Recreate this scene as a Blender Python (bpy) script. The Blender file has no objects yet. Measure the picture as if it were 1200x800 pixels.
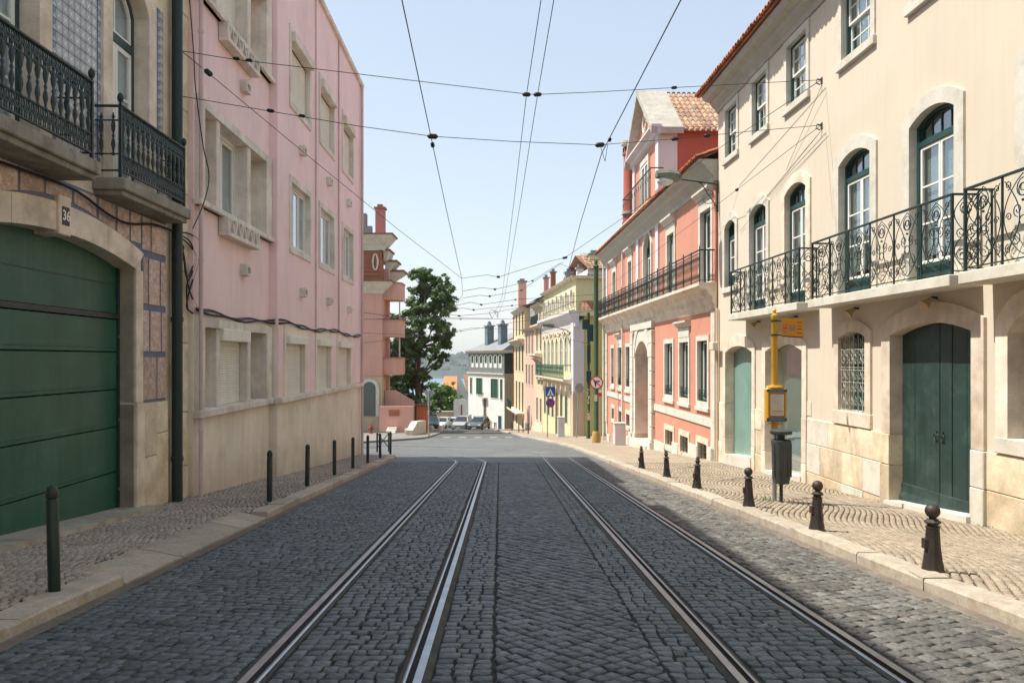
import bpy, bmesh, math, random
from mathutils import Vector, Matrix
random.seed(7)
R = math.radians
SC = bpy.context.scene
COL = SC.collection

# ------------------------------------------------------------------ camera
CAMZ = 1.45
cam_d = bpy.data.cameras.new('camera'); cam = bpy.data.objects.new('camera', cam_d); COL.objects.link(cam)
cam.location = (0, 0, CAMZ); cam.rotation_euler = (R(90), 0, 0)
cam_d.sensor_width = 36; cam_d.lens = 28.0; cam_d.shift_y = 20/1200; cam_d.clip_start = .05; cam_d.clip_end = 20000
SC.camera = cam
# ------------------------------------------------------------------ light
SUN_EL = 59.0
w = bpy.data.worlds.new('World'); SC.world = w; w.use_nodes = True
nt = w.node_tree; nt.nodes.clear()
sky = nt.nodes.new('ShaderNodeTexSky'); sky.sky_type = 'NISHITA'; sky.sun_disc = False
sky.sun_elevation = R(SUN_EL); sky.sun_rotation = R(-88); sky.dust_density = 1.0; sky.air_density = 1.0; sky.ozone_density = 1.5; sky.altitude = 0
bg = nt.nodes.new('ShaderNodeBackground'); bg.inputs[1].default_value = .15
wo = nt.nodes.new('ShaderNodeOutputWorld'); gm = nt.nodes.new('ShaderNodeGamma'); gm.inputs[1].default_value = .4; nt.links.new(sky.outputs[0], gm.inputs[0]); hs_ = nt.nodes.new('ShaderNodeHueSaturation'); hs_.inputs['Saturation'].default_value = 1.08; hs_.inputs['Value'].default_value = .985; nt.links.new(gm.outputs[0], hs_.inputs['Color']); nt.links.new(hs_.outputs[0], bg.inputs[0]); nt.links.new(bg.outputs[0], wo.inputs[0])
sl = bpy.data.lights.new('sun', 'SUN'); sl.energy = 2.0; sl.angle = R(.5); sl.color = (1, .94, .85)
so = bpy.data.objects.new('sun', sl); COL.objects.link(so)
sd = Vector((-math.cos(R(SUN_EL))*math.cos(R(2)), math.cos(R(SUN_EL))*math.sin(R(2)), math.sin(R(SUN_EL))))
so.rotation_euler = sd.to_track_quat('Z', 'Y').to_euler(); so.location = (-30, 5, 50)
SC.view_settings.view_transform = 'Standard'; SC.view_settings.look = 'None'; SC.view_settings.exposure = 1.85; SC.view_settings.gamma = 1
SC.cycles.max_bounces = 8; SC.cycles.diffuse_bounces = 6; SC.cycles.transparent_max_bounces = 16

# ------------------------------------------------------------------ measuring
SL = .07395                      # the street falls 7.4 cm per metre
def G(x, y):
    if y < 118:
        if x > 2.6 and -20 < y < 30 and 'rw' in globals():     # the right pavement falls towards the houses
            t_ = (x-rk(y)-.25)/(rw(y)-rk(y)-.25)
            return -SL*y-max(0, min(1, t_))*.20*max(0, min(1, (24-y)/12))
        return -SL*y
    return max(-62, -SL*118 - .21*(y-118))
def at(px, py, y): return Vector(((px-600)/933*y, y, CAMZ+(420-py)/933*y))

class Frame:                     # a facade line X = x0 + m*Y; local x runs along it, local y stands out from it
    def __init__(s, x0=0, m=0, side=0):
        s.x0, s.m, s.side = x0, m, side; s.n = math.hypot(1, m)
    def T(s, y, o, z):
        if s.side == 0: return (y, o, z)
        return (y*s.n if s.side > 0 else -y*s.n, o, z)
    def place(s, ob):
        if s.side == 0: return
        ob.location = (s.x0, 0, 0)
        xa = Vector((s.m, 1, 0)).normalized()*s.side
        ob.rotation_euler = (0, 0, math.atan2(xa.y, xa.x))
    def Y(s, px, off=0): return (s.x0 - s.side*off)/((px-600)/933 - s.m)
    def Z(s, px, py, off=0): return CAMZ + (420-py)/933*s.Y(px, off)
    def W(s, y, o, z): return Vector((s.x0 + s.m*y - s.side*o, y, z))
ID = Frame()

# ------------------------------------------------------------------ mesh builder
class MB:
    def __init__(s, F=ID): s.v = []; s.f = []; s.mi = []; s.F = F; s.cur = 0; s.tone = None
    def m(s, i): s.cur = i; return s
    def add(s, vs, fs):
        b = len(s.v); s.v += [s.F.T(*p) for p in vs]
        s.f += [tuple(b+i for i in f) for f in fs]; s.mi += [s.cur]*len(fs); return s
    def box(s, a0, a1, b0, b1, c0, c1):
        if a0 > a1: a0, a1 = a1, a0
        if b0 > b1: b0, b1 = b1, b0
        if c0 > c1: c0, c1 = c1, c0
        return s.add([(x, y, z) for z in (c0, c1) for y in (b0, b1) for x in (a0, a1)],
                     [(0,2,3,1), (4,5,7,6), (0,1,5,4), (2,6,7,3), (0,4,6,2), (1,3,7,5)])
    def cbox(s, a0, a1, b0, b1, c0, c1, e=.01):   # chamfered box
        bm = bmesh.new()
        vs = [bm.verts.new(p) for p in [(x, y, z) for z in (c0, c1) for y in (b0, b1) for x in (a0, a1)]]
        for f in [(0,2,3,1), (4,5,7,6), (0,1,5,4), (2,6,7,3), (0,4,6,2), (1,3,7,5)]: bm.faces.new([vs[i] for i in f])
        bmesh.ops.bevel(bm, geom=bm.edges[:], offset=e, segments=1, affect='EDGES', profile=.5)
        bm.verts.index_update()
        s.add([tuple(v.co) for v in bm.verts], [tuple(v.index for v in f.verts) for f in bm.faces]); bm.free(); return s
    def ring(s, inn, out, o0, o1):                # band between two open paths in (y,z), extruded in o
        n = len(inn); vs = []
        for o in (o1, o0): vs += [(y, o, z) for y, z in inn]; vs += [(y, o, z) for y, z in out]
        fs = []
        for i in range(n-1):
            fs += [(i, i+1, n+i+1, n+i), (2*n+i, 3*n+i, 3*n+i+1, 2*n+i+1), (i, 2*n+i, 2*n+i+1, i+1), (n+i, n+i+1, 3*n+i+1, 3*n+i)]
        fs += [(0, n, 3*n, 2*n), (n-1, 3*n-1, 4*n-1, 2*n-1)]
        return s.add(vs, fs)
    def poly(s, pts, o0, o1):                     # polygon in (y,z) extruded in o
        n = len(pts)
        return s.add([(y, o1, z) for y, z in pts]+[(y, o0, z) for y, z in pts],
                     [tuple(range(n)), tuple(range(2*n-1, n-1, -1))]+[(i, n+i, n+(i+1) % n, (i+1) % n) for i in range(n)])
    def prof(s, pts, y0, y1):                     # profile in (o,z) extruded along y
        n = len(pts)
        return s.add([(y0, o, z) for o, z in pts]+[(y1, o, z) for o, z in pts],
                     [tuple(range(n)), tuple(range(2*n-1, n-1, -1))]+[(i, n+i, n+(i+1) % n, (i+1) % n) for i in range(n)])
    def tube(s, pts, r, n=5, closed=False):
        pts = [Vector(p) for p in pts]; N = len(pts); vs = []
        for i, p in enumerate(pts):
            a = pts[(i-1) % N] if (closed or i) else p; b = pts[(i+1) % N] if (closed or i < N-1) else p
            d = (b-a); d = d.normalized() if d.length > 1e-9 else Vector((0, 0, 1))
            u = d.cross(Vector((.13, .27, .95))); u = u.normalized() if u.length > 1e-3 else d.orthogonal().normalized()
            v = d.cross(u); rr = r[i] if isinstance(r, (list, tuple)) else r
            for k in range(n):
                t = 2*math.pi*k/n; vs.append(tuple(p+u*(rr*math.cos(t))+v*(rr*math.sin(t))))
        fs = []
        for i in range(N if closed else N-1):
            j = (i+1) % N
            for k in range(n): fs.append((i*n+k, i*n+(k+1) % n, j*n+(k+1) % n, j*n+k))
        if not closed: fs += [tuple(range(n-1, -1, -1)), tuple((N-1)*n+k for k in range(n))]
        return s.add(vs, fs)
    def lathe(s, prof, cx=0, cy=0, cz=0, n=12, flat=1.0):  # prof: (r,z)
        vs = [(cx+r*math.cos(2*math.pi*k/n), cy+flat*r*math.sin(2*math.pi*k/n), cz+z) for r, z in prof for k in range(n)]
        N = len(prof); fs = [(i*n+k, i*n+(k+1) % n, (i+1)*n+(k+1) % n, (i+1)*n+k) for i in range(N-1) for k in range(n)]
        fs += [tuple(range(n-1, -1, -1)), tuple((N-1)*n+k for k in range(n))]
        return s.add(vs, fs)
    def ball(s, c, r, n=10, k=6, sc=(1, 1, 1)):
        pr = [(max(.001, r*math.sin(math.pi*i/k)), -r*math.cos(math.pi*i/k)) for i in range(k+1)]
        b = len(s.v); s.lathe([(a*sc[0], z*sc[2]) for a, z in pr], c[0], c[1], c[2], n); return s
    def mesh(s, name, mats, smooth=False, recalc=True):
        me = bpy.data.meshes.new(name); me.from_pydata(s.v, [], s.f)
        if not isinstance(mats, (list, tuple)): mats = [mats]
        for mm in mats: me.materials.append(mm)
        if len(mats) > 1: me.polygons.foreach_set('material_index', s.mi)
        if s.tone is not None:
            at_ = me.attributes.new('tone', 'FLOAT', 'FACE'); at_.data.foreach_set('value', s.tone)
        if recalc:
            bm = bmesh.new(); bm.from_mesh(me); bmesh.ops.recalc_face_normals(bm, faces=bm.faces); bm.to_mesh(me); bm.free()
        if smooth:
            me.polygons.foreach_set('use_smooth', [True]*len(me.polygons))
            try: me.set_sharp_from_angle(angle=R(38))
            except Exception: pass
        me.update(); return me
    def build(s, name, mats, parent=None, smooth=False, recalc=True, loc=None):
        o = bpy.data.objects.new(name, s.mesh(name, mats, smooth, recalc)); COL.objects.link(o)
        if parent: o.parent = parent
        if loc is not None: o.location = s.F.T(*loc)
        return o
def tag(o, label=None, cat=None, group=None, kind=None):
    if label: o['label'] = label
    if cat: o['category'] = cat
    if group: o['group'] = group
    if kind: o['kind'] = kind
    return o
def empty(name, loc=(0, 0, 0), rz=0, **k):
    o = bpy.data.objects.new(name, None); COL.objects.link(o); o.location = loc; o.rotation_euler = (0, 0, rz); o.empty_display_size = .2
    return tag(o, **k)
def inst(src, parent, loc, F=ID, rz=None):
    c = src.copy(); COL.objects.link(c); c.parent = parent; c.location = F.T(*loc)
    if rz is not None: c.rotation_euler = (0, 0, rz)
    return c
def copy_tree(o, parent=None):
    kids = list(o.children); c = o.copy(); COL.objects.link(c); c.parent = parent
    for k in kids: copy_tree(k, c)
    return c
def arc(y0, y1, zs, za, n=10, ext=0):             # segmental arch from (y0,zs) over za to (y1,zs)
    h = za-zs; c = (y1-y0)/2
    if h < 1e-4: return [(y0+(y1-y0)*i/n, zs) for i in range(n+1)]
    r = (c*c+h*h)/(2*h); cz = za-r; a = math.asin(min(1, c/r)) if h <= c else math.pi-math.asin(c/r)
    return [((y0+y1)/2+(r+ext)*math.sin(-a+2*a*i/n), cz+(r+ext)*math.cos(-a+2*a*i/n)) for i in range(n+1)]

# ------------------------------------------------------------------ materials
def mat(name, col, rough=.8, var=.12, scale=1.5, grain=.06, gscale=40, bump=.15, bscale=30, metal=0, streak=0, stain=None, stamt=0, stscale=.8,
        tone=0, spec=.4, rnd=0, bdist=.01, dirt_z=None, coord='Object', bumpbig=0, coat=0):
    m_ = bpy.data.materials.new(name); m_.use_nodes = True; t = m_.node_tree; N = t.nodes; L = t.links
    p = N['Principled BSDF']; p.inputs['Roughness'].default_value = rough; p.inputs['Metallic'].default_value = metal
    p.inputs['Specular IOR Level'].default_value = spec
    if coat: p.inputs['Coat Weight'].default_value = coat; p.inputs['Coat Roughness'].default_value = .08
    tc = N.new('ShaderNodeTexCoord'); co = tc.outputs[coord]
    def noise(sc, det=4, vec=co, ro=.6):
        n = N.new('ShaderNodeTexNoise'); n.inputs['Scale'].default_value = sc; n.inputs['Detail'].default_value = det; n.inputs['Roughness'].default_value = ro
        L.new(vec, n.inputs['Vector']); return n.outputs['Fac']
    def mr(fac, a, b, c, d):
        n = N.new('ShaderNodeMapRange'); n.inputs[1].default_value = a; n.inputs[2].default_value = b; n.inputs[3].default_value = c; n.inputs[4].default_value = d
        L.new(fac, n.inputs[0]); return n.outputs[0]
    def mul(a, b):
        n = N.new('ShaderNodeMath'); n.operation = 'MULTIPLY'; L.new(a, n.inputs[0])
        if isinstance(b, float): n.inputs[1].default_value = b
        else: L.new(b, n.inputs[1])
        return n.outputs[0]
    val = mul(mr(noise(scale, 5), .3, .7, 1-var, 1+var), mr(noise(gscale, 3), .3, .7, 1-grain, 1+grain))
    if streak:
        mp = N.new('ShaderNodeMapping'); mp.inputs['Scale'].default_value = (5, 5, .35); L.new(co, mp.inputs[0])
        val = mul(val, mr(noise(1.3, 4, mp.outputs[0]), .45, .75, 1, 1-streak))
    if tone:
        a = N.new('ShaderNodeAttribute'); a.attribute_name = 'tone'; val = mul(val, mr(a.outputs['Fac'], 0, 1, 1-tone, 1+tone))
    if rnd:
        oi = N.new('ShaderNodeObjectInfo'); val = mul(val, mr(oi.outputs['Random'], 0, 1, 1-rnd, 1+rnd))
    hs = N.new('ShaderNodeVectorMath'); hs.operation = 'SCALE'
    if stain:
        mx = N.new('ShaderNodeMix'); mx.data_type = 'RGBA'; mx.inputs[6].default_value = (*col, 1); mx.inputs[7].default_value = (*stain, 1)
        L.new(mr(noise(stscale, 6, ro=.68), .48, .68, 0, stamt), mx.inputs[0]); base = mx.outputs[2]
    else:
        rg = N.new('ShaderNodeRGB'); rg.outputs[0].default_value = (*col, 1); base = rg.outputs[0]
    if dirt_z:
        g = N.new('ShaderNodeNewGeometry'); sx = N.new('ShaderNodeSeparateXYZ'); L.new(g.outputs['Position'], sx.inputs[0])
        ml = N.new('ShaderNodeMath'); ml.operation = 'MULTIPLY_ADD'; L.new(sx.outputs[1], ml.inputs[0]); ml.inputs[1].default_value = SL; L.new(sx.outputs[2], ml.inputs[2])
        n2 = N.new('ShaderNodeMath'); n2.operation = 'MULTIPLY_ADD'; L.new(noise(2.2, 5), n2.inputs[0]); n2.inputs[1].default_value = -1.2; L.new(ml.outputs[0], n2.inputs[2])
        mx = N.new('ShaderNodeMix'); mx.data_type = 'RGBA'; L.new(base, mx.inputs[6]); mx.inputs[7].default_value = (*dirt_z[0], 1)
        L.new(mr(n2.outputs[0], -.5, dirt_z[1]-.5, dirt_z[2], 0), mx.inputs[0]); base = mx.outputs[2]
    L.new(base, hs.inputs[0]); L.new(val, hs.inputs['Scale']); L.new(hs.outputs[0], p.inputs['Base Color'])
    if bump:
        b = N.new('ShaderNodeBump'); b.inputs['Strength'].default_value = bump; b.inputs['Distance'].default_value = bdist
        L.new(noise(bscale, 6), b.inputs['Height']); nn = b.outputs[0]
        if bumpbig:
            b2 = N.new('ShaderNodeBump'); b2.inputs['Strength'].default_value = bumpbig; b2.inputs['Distance'].default_value = .05
            L.new(noise(bscale/12, 3), b2.inputs['Height']); L.new(nn, b2.inputs['Normal']); nn = b2.outputs[0]
        L.new(nn, p.inputs['Normal'])
    return m_
def glass(name, tint=(.8, .87, .87), base=.06, k=.8, rough=.02):
    m_ = bpy.data.materials.new(name); m_.use_nodes = True; t = m_.node_tree; N = t.nodes; L = t.links; N.remove(N['Principled BSDF'])
    gl = N.new('ShaderNodeBsdfGlossy'); gl.inputs['Roughness'].default_value = rough; gl.inputs['Color'].default_value = (.95, .97, 1, 1)
    tr = N.new('ShaderNodeBsdfTransparent'); tr.inputs[0].default_value = (*[v**.5 for v in tint], 1); mx = N.new('ShaderNodeMixShader')
    lw_ = N.new('ShaderNodeLayerWeight'); lw_.inputs[0].default_value = .5
    pw = N.new('ShaderNodeMath'); pw.operation = 'POWER'; L.new(lw_.outputs['Facing'], pw.inputs[0]); pw.inputs[1].default_value = 2.6
    am = N.new('ShaderNodeMath'); am.operation = 'MULTIPLY_ADD'; am.use_clamp = True; L.new(pw.outputs[0], am.inputs[0]); am.inputs[1].default_value = k; am.inputs[2].default_value = base; L.new(am.outputs[0], mx.inputs[0])
    tc = N.new('ShaderNodeTexCoord'); n = N.new('ShaderNodeTexNoise'); n.inputs['Scale'].default_value = 1.2; L.new(tc.outputs['Object'], n.inputs['Vector'])
    b = N.new('ShaderNodeBump'); b.inputs['Strength'].default_value = .10; b.inputs['Distance'].default_value = .05; L.new(n.outputs['Fac'], b.inputs['Height']); L.new(b.outputs[0], gl.inputs['Normal'])
    L.new(tr.outputs[0], mx.inputs[1]); L.new(gl.outputs[0], mx.inputs[2]); L.new(mx.outputs[0], N['Material Output'].inputs['Surface']); return m_

M = {}
DIRT = (.27, .2, .13)
M['pink'] = mat('pink paint', (.87, .655, .64), .85, .08, .7, .03, 60, .12, 50, streak=.09, stain=(.76, .55, .52), stamt=.35, stscale=.5)
M['concrete'] = mat('cast stone', (.73, .665, .585), .9, .16, 1.2, .08, 50, .3, 35, streak=.18, stain=(.38, .32, .25), stamt=.45, stscale=1.5)
M['render'] = mat('beige render', (.80, .72, .60), .9, .1, .8, .05, 60, .25, 25, streak=.12, stain=(.60, .49, .35), stamt=.5, stscale=.9, dirt_z=((.44, .35, .24), .9, .55))
M['shutter'] = mat('shutter plastic', (.76, .73, .63), .6, .05, 2, .03, 60, .05, streak=.1)
M['stone'] = mat('limestone', (.69, .59, .475), .8, .18, 2.5, .1, 60, .35, 18, stain=(.42, .33, .22), stamt=.6, stscale=1.6, rnd=.1, bumpbig=.25)
M['stone_warm'] = mat('worn limestone', (.70, .60, .44), .85, .2, 2.5, .12, 50, .5, 12, stain=(.46, .34, .19), stamt=.75, stscale=1.3, rnd=.13, dirt_z=((.38, .29, .18), 1.0, .45), bumpbig=.4)
M['pale'] = mat('whitewashed stone', (.60, .57, .49), .85, .08, 2.5, .06, 60, .3, 14, stain=(.42, .37, .29), stamt=.55, stscale=2.2, bumpbig=.2)
M['cream'] = mat('cream paint', (.62, .55, .44), .88, .04, .6, .03, 60, .16, 35, streak=.05, stain=(.62, .52, .39), stamt=.45, stscale=.7, dirt_z=((.45, .33, .2), 1.0, .35))
M['salmon'] = mat('salmon paint', (.54, .25, .17), .88, .05, .8, .03, 60, .12, 35, streak=.08, stain=(.62, .26, .16), stamt=.4, stscale=1, dirt_z=((.5, .3, .22), .8, .4))
M['red'] = mat('red paint', (.40, .10, .07), .85, .08, .8, .03, 60, .1, streak=.05)
M['lilac'] = mat('off white paint', (.60, .57, .58), .85, .05, .8, .03, 60, .1, streak=.06)
M['white'] = mat('white paint', (.78, .76, .70), .6, .05, 2, .03, 60, .05, streak=.06)
M['offwhite'] = mat('white wall', (.66, .655, .62), .9, .05, .5, .03, 20, .1, streak=.08, stain=(.55, .5, .42), stamt=.3)
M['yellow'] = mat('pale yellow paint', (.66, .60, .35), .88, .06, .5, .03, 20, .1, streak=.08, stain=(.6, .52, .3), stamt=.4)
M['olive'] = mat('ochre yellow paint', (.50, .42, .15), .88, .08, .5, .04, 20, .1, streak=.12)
M['tan'] = mat('tan render', (.5, .40, .28), .9, .1, .5, .05, 20, .1, streak=.15)
M['blush'] = mat('blush paint', (.72, .46, .36), .9, .08, .5, .03, 20, .1, streak=.1)
M['orange'] = mat('terracotta paint', (.60, .34, .27), .9, .08, .5, .03, 20, .1, streak=.1)
M['orange2'] = mat('bright terracotta paint', (.66, .22, .1), .9, .08, .5, .03, 20, .1)
M['brick'] = mat('brown brick', (.32, .13, .07), .9, .12, 1, .1, 12, .2)
M['doorgreen'] = mat('dark green door paint', (.018, .043, .038), .5, .16, 1.5, .08, 40, .15, 60, streak=.3, stain=(.055, .085, .075), stamt=.55, stscale=3)
M['garage'] = mat('green garage paint', (.014, .098, .056), .45, .15, 1.2, .06, 30, .12, 25, streak=.28, stain=(.04, .115, .08), stamt=.7, stscale=1.2, rnd=.05)  # paler patches: scuffs, with wavy reflections put into the colour
M['darkgreen'] = mat('dark green iron', (.014, .032, .030), .45, .1, 3, .05, 60, .2, 60)
M['framegreen'] = mat('green window paint', (.018, .06, .055), .45, .1, 3, .05, 60, .1)
M['shuttergreen'] = mat('green shutter paint', (.02, .085, .05), .55, .12, 3, .05, 60, .1)
M['polegreen'] = mat('green pole paint', (.035, .08, .035), .5, .2, 2, .08, 30, .2, stain=(.03, .05, .03), stamt=.6, stscale=1.5)
M['iron'] = mat('painted iron', (.022, .038, .035), .5, .2, 3, .1, 60, .3, 50)
M['bollard'] = mat('bollard green', (.012, .026, .024), .38, .15, 6, .08, 60, .2, 50, stain=(.06, .05, .035), stamt=.2, stscale=7)
M['ironrust'] = mat('rusty bollard iron', (.042, .036, .032), .5, .25, 8, .12, 60, .4, 50, stain=(.085, .048, .03), stamt=.55, stscale=9, metal=.3)
M['terracotta'] = mat('roof tile', (.50, .19, .09), .9, .25, 3, .12, 30, .3, tone=.3, stain=(.24, .13, .08), stamt=.6, stscale=2)
M['oldroof'] = mat('old roof tile', (.34, .17, .1), .9, .25, 1, .15, 10, .3, tone=.3, stain=(.18, .12, .09), stamt=.6)
M['greyroof'] = mat('grey roof', (.22, .23, .23), .7, .1, .5, .05, 5, .1)
M['greystone'] = mat('grey plaster', (.24, .255, .26), .9, .12, 1, .06, 20, .2, streak=.2)
M['dark'] = mat('dark interior', (.012, .013, .013), .9, bump=0)
M['curtain'] = mat('curtain cloth', (.58, .58, .54), .9, .1, 4, .05, 40, .1)
M['blind'] = mat('window blind', (.36, .43, .42), .8, .08, 4, .05, 40, .1)
M['glass'] = glass('window glass')
M['glassblue'] = glass('upper window glass', (.85, .92, .95), .10, .9)
M['frost'] = mat('frosted teal glass', (.17, .30, .26), .22, .12, .9, .04, 30, .03, spec=.7, stain=(.24, .38, .34), stamt=.6, stscale=.8)
M['shopglass'] = glass('shop glass', (.7, .8, .74), .12, .9)
M['mortar'] = mat('road joint', (.027, .03, .03), .95, .3, 3, .2, 80, .5, 60)
M['cobble'] = mat('basalt cobble', (.082, .108, .115), .5, .2, 1.3, .42, 24, .9, 30, tone=.42, stain=(.115, .118, .108), stamt=.5, stscale=.55, bdist=.012, coord='Object', spec=.5)
M['cobble_kerbside'] = mat('kerbside basalt cobble', (.112, .110, .100), .6, .2, 1.3, .42, 24, .9, 30, tone=.42, stain=(.15, .13, .105), stamt=.6, stscale=.9, bdist=.012, spec=.45)  # paler, warmer setts between the outer rail and the right kerb
M['roadfar'] = mat('distant cobbles', (.11, .118, .115), .6, .18, .8, .35, 9, .9, 9, stain=(.19, .18, .16), stamt=.5, stscale=.3, bdist=.03, spec=.5)
M['asphalt'] = mat('worn asphalt', (.10, .10, .095), .8, .15, .5, .1, 20, .3, 40)
M['gutter'] = mat('gutter grit', (.15, .125, .10), .9, .2, 2, .2, 30, .6, 40, stain=(.24, .20, .16), stamt=.6, stscale=5)
M['calcada'] = mat('limestone sett', (.31, .255, .185), .75, .12, 1, .12, 60, .4, 45, tone=.22, stain=(.27, .21, .14), stamt=.55, stscale=.7)
M['calcada_dk'] = mat('trodden limestone sett', (.36, .315, .25), .7, .16, 1, .14, 60, .4, 45, tone=.3, stain=(.33, .28, .2), stamt=.6, stscale=.8)
M['joint'] = mat('sandy joint', (.085, .06, .04), .95, .25, 3, .2, 60, .5, 60)
M['jointdk'] = mat('dark joint', (.055, .045, .035), .95, .25, 3, .2, 60, .5, 60)
M['pavefar'] = mat('distant setts', (.31, .255, .185), .85, .12, .8, .25, 12, .6, 12)
M['kerb'] = mat('kerb limestone', (.42, .37, .295), .85, .2, 2.5, .12, 40, .55, 14, stain=(.22, .15, .09), stamt=.65, stscale=2.2, rnd=.14, bumpbig=.4)
M['steel'] = mat('polished rail', (.40, .44, .49), .33, .2, 5, .1, 90, .05, metal=.9)
M['rust'] = mat('rail rust', (.065, .06, .056), .7, .3, 8, .2, 60, .3, metal=.2)
M['grit'] = mat('rail bed grit', (.07, .068, .06), .95, .3, 4, .25, 60, .6, 60)
M['wire'] = mat('wire', (.02, .02, .02), .5, bump=0)
M['cable'] = mat('black cable', (.012, .012, .013), .6, .2, 5, bump=0)
M['buscol'] = mat('yellow enamel', (.60, .33, .03), .4, .1, 4, .05, 60, .05, stain=(.4, .2, .03), stamt=.4, stscale=4)
M['blue'] = mat('blue enamel', (.015, .09, .17), .4, bump=0)
M['signblue'] = mat('sign blue', (.01, .09, .33), .4, bump=0)
M['signred'] = mat('sign red', (.5, .02, .02), .4, bump=0)
M['signwhite'] = mat('sign white', (.75, .75, .72), .4, bump=0)
M['orangesign'] = mat('orange sign', (.62, .27, .02), .5, .06, 4, bump=0)
M['paper'] = mat('paper', (.62, .54, .47), .7, .1, 10, .05, 80, bump=0)
M['bingrey'] = mat('bin plastic', (.055, .065, .065), .45, .12, 3, .06, 60, .1)
M['galv'] = mat('galvanised steel', (.34, .34, .33), .45, .15, 5, .06, 60, .05, metal=.6)
M['lampglass'] = mat('lamp glass', (.62, .62, .58), .25, .1, 5, bump=0)
M['pipepink'] = mat('pink pipe paint', (.62, .47, .45), .7, .12, 2, .05, 40, .1, streak=.2)
M['bark'] = mat('bark', (.10, .07, .05), .95, .3, 3, .2, 20, .6, 10)
M['leaf'] = mat('dark foliage', (.095, .155, .05), .6, .35, .5, .2, 6, 0, tone=.5, spec=.3)
M['leaf2'] = mat('garden foliage', (.12, .20, .045), .6, .3, .5, .2, 6, 0, tone=.5, spec=.3)
M['grass'] = mat('weeds', (.08, .14, .03), .7, .3, 5, bump=0, tone=.4)
M['land'] = mat('hillside', (.085, .09, .05), .95, .3, .02, .1, .5, 0)
M['hills'] = mat('wooded shore', (.035, .06, .035), .95, .4, .004, .2, .03, 0, stain=(.1, .11, .07), stamt=.6, stscale=.006)
M['number'] = mat('black enamel', (.012, .014, .016), .35, bump=0)
def scroll(cx, cz, r, turns, a0, sgn=1, n=18, r1=.25):   # a spiral in (y,z)
    return [(cx+sgn*(r*(1-(1-r1)*i/n))*math.cos(a0+turns*2*math.pi*i/n), cz+(r*(1-(1-r1)*i/n))*math.sin(a0+turns*2*math.pi*i/n)) for i in range(n+1)]
M['grille'] = mat('chipped white iron', (.42, .43, .38), .6, .3, 12, .2, 60, .2, stain=(.05, .06, .05), stamt=.8, stscale=9)
M['oldtile'] = mat('lichened roof tile', (.36, .22, .14), .9, .25, 3, .15, 20, .3, tone=.35, stain=(.42, .36, .27), stamt=.7, stscale=3)
M['tanbrown'] = mat('brown door', (.2, .12, .06), .7, .1, 1, bump=0)
M['darkslate'] = mat('dark slate', (.05, .06, .05), .8, .2, .6, .1, 10, .2)
M['greenrail'] = mat('green railing paint', (.05, .14, .09), .5, .15, 3, bump=0)
M['creamfar'] = mat('aged cream paint', (.66, .54, .38), .9, .1, .5, .05, 15, .1, streak=.15)
M['ochrefar'] = mat('pale ochre paint', (.70, .55, .32), .9, .1, .5, .05, 15, .1, streak=.1)
M['louvrebrown'] = mat('weathered brown shutter', (.3, .23, .16), .8, .1, 1, bump=0)
M['shutpale'] = mat('pale shutter paint', (.46, .42, .38), .7, .1, 1, bump=0)
M['doorblue'] = mat('blue door paint', (.02, .09, .16), .5, bump=0)
M['slategrey'] = mat('grey attic render', (.15, .17, .16), .9, .1, .6, .05, 10, .1)
M['slatechim'] = mat('slate grey chimney', (.15, .19, .21), .9, .2, .8, .1, 8, .2, streak=.2)
M['greydoor'] = mat('grey green pane', (.10, .12, .11), .4, .1, 1, bump=0)
M['terracotta2'] = mat('brown eaves tile', (.24, .12, .08), .9, .2, 2, .1, 10, .2)
M['blushdk'] = mat('rose chimney paint', (.46, .19, .17), .9, .1, .6, .05, 10, .1)
M['hydrant'] = mat('hydrant red', (.3, .03, .02), .5, .1, 3, bump=0)
M['sky_sheer'] = mat('sky reflection cloth', (.46, .60, .66), .9, .08, 2, .05, 40, bump=0)  # pale blue puts the sky's reflection into the cloth behind the left windows
# ------------------------------------------------------------------ terrain, water, hills
def sheet(name, pts, mat_, parent=None, kind='structure', label=None, lift=0, sub=1):
    """pts: rows of (xl, xr, y); a strip following the slope"""
    mb = MB(); vs = []; fs = []
    for xl, xr, y in pts: vs += [(xl, y, G(xl, y)+lift), (xr, y, G(xr, y)+lift)]
    for i in range(len(pts)-1): fs.append((2*i, 2*i+1, 2*i+3, 2*i+2))
    mb.add(vs, fs); o = mb.build(name, mat_, parent, recalc=False)
    if kind: o['kind'] = kind
    return o
sheet('ground', [(-700, 700, y) for y in (-60, 118)]+[(-700-4*(y-118), 700+4*(y-118), y) for y in (150, 200, 250, 300, 340, 371, 900)], M['land'], lift=-.45)
wm = bpy.data.materials.new('river water'); wm.use_nodes = True; _p = wm.node_tree.nodes['Principled BSDF']
_p.inputs['Base Color'].default_value = (.10, .21, .28, 1); _p.inputs['Roughness'].default_value = .3
_n = wm.node_tree.nodes.new('ShaderNodeTexNoise'); _n.inputs['Scale'].default_value = .08; _b = wm.node_tree.nodes.new('ShaderNodeBump'); _b.inputs['Strength'].default_value = .6; _b.inputs['Distance'].default_value = 2
_g = wm.node_tree.nodes.new('ShaderNodeNewGeometry'); wm.node_tree.links.new(_g.outputs['Position'], _n.inputs['Vector'])
wm.node_tree.links.new(_n.outputs['Fac'], _b.inputs['Height']); wm.node_tree.links.new(_b.outputs[0], _p.inputs['Normal'])
mb = MB(); mb.add([(-5000, 300, -60), (5000, 300, -60), (5000, 9000, -60), (-5000, 9000, -60)], [(0, 1, 2, 3)]); tag(mb.build('river', wm, recalc=False), kind='structure')
mb = MB(); NX, NY = 150, 26; rnd = random.Random(3)                 # far shore with wooded ridge
prof = [0]*(NX+1)
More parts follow.
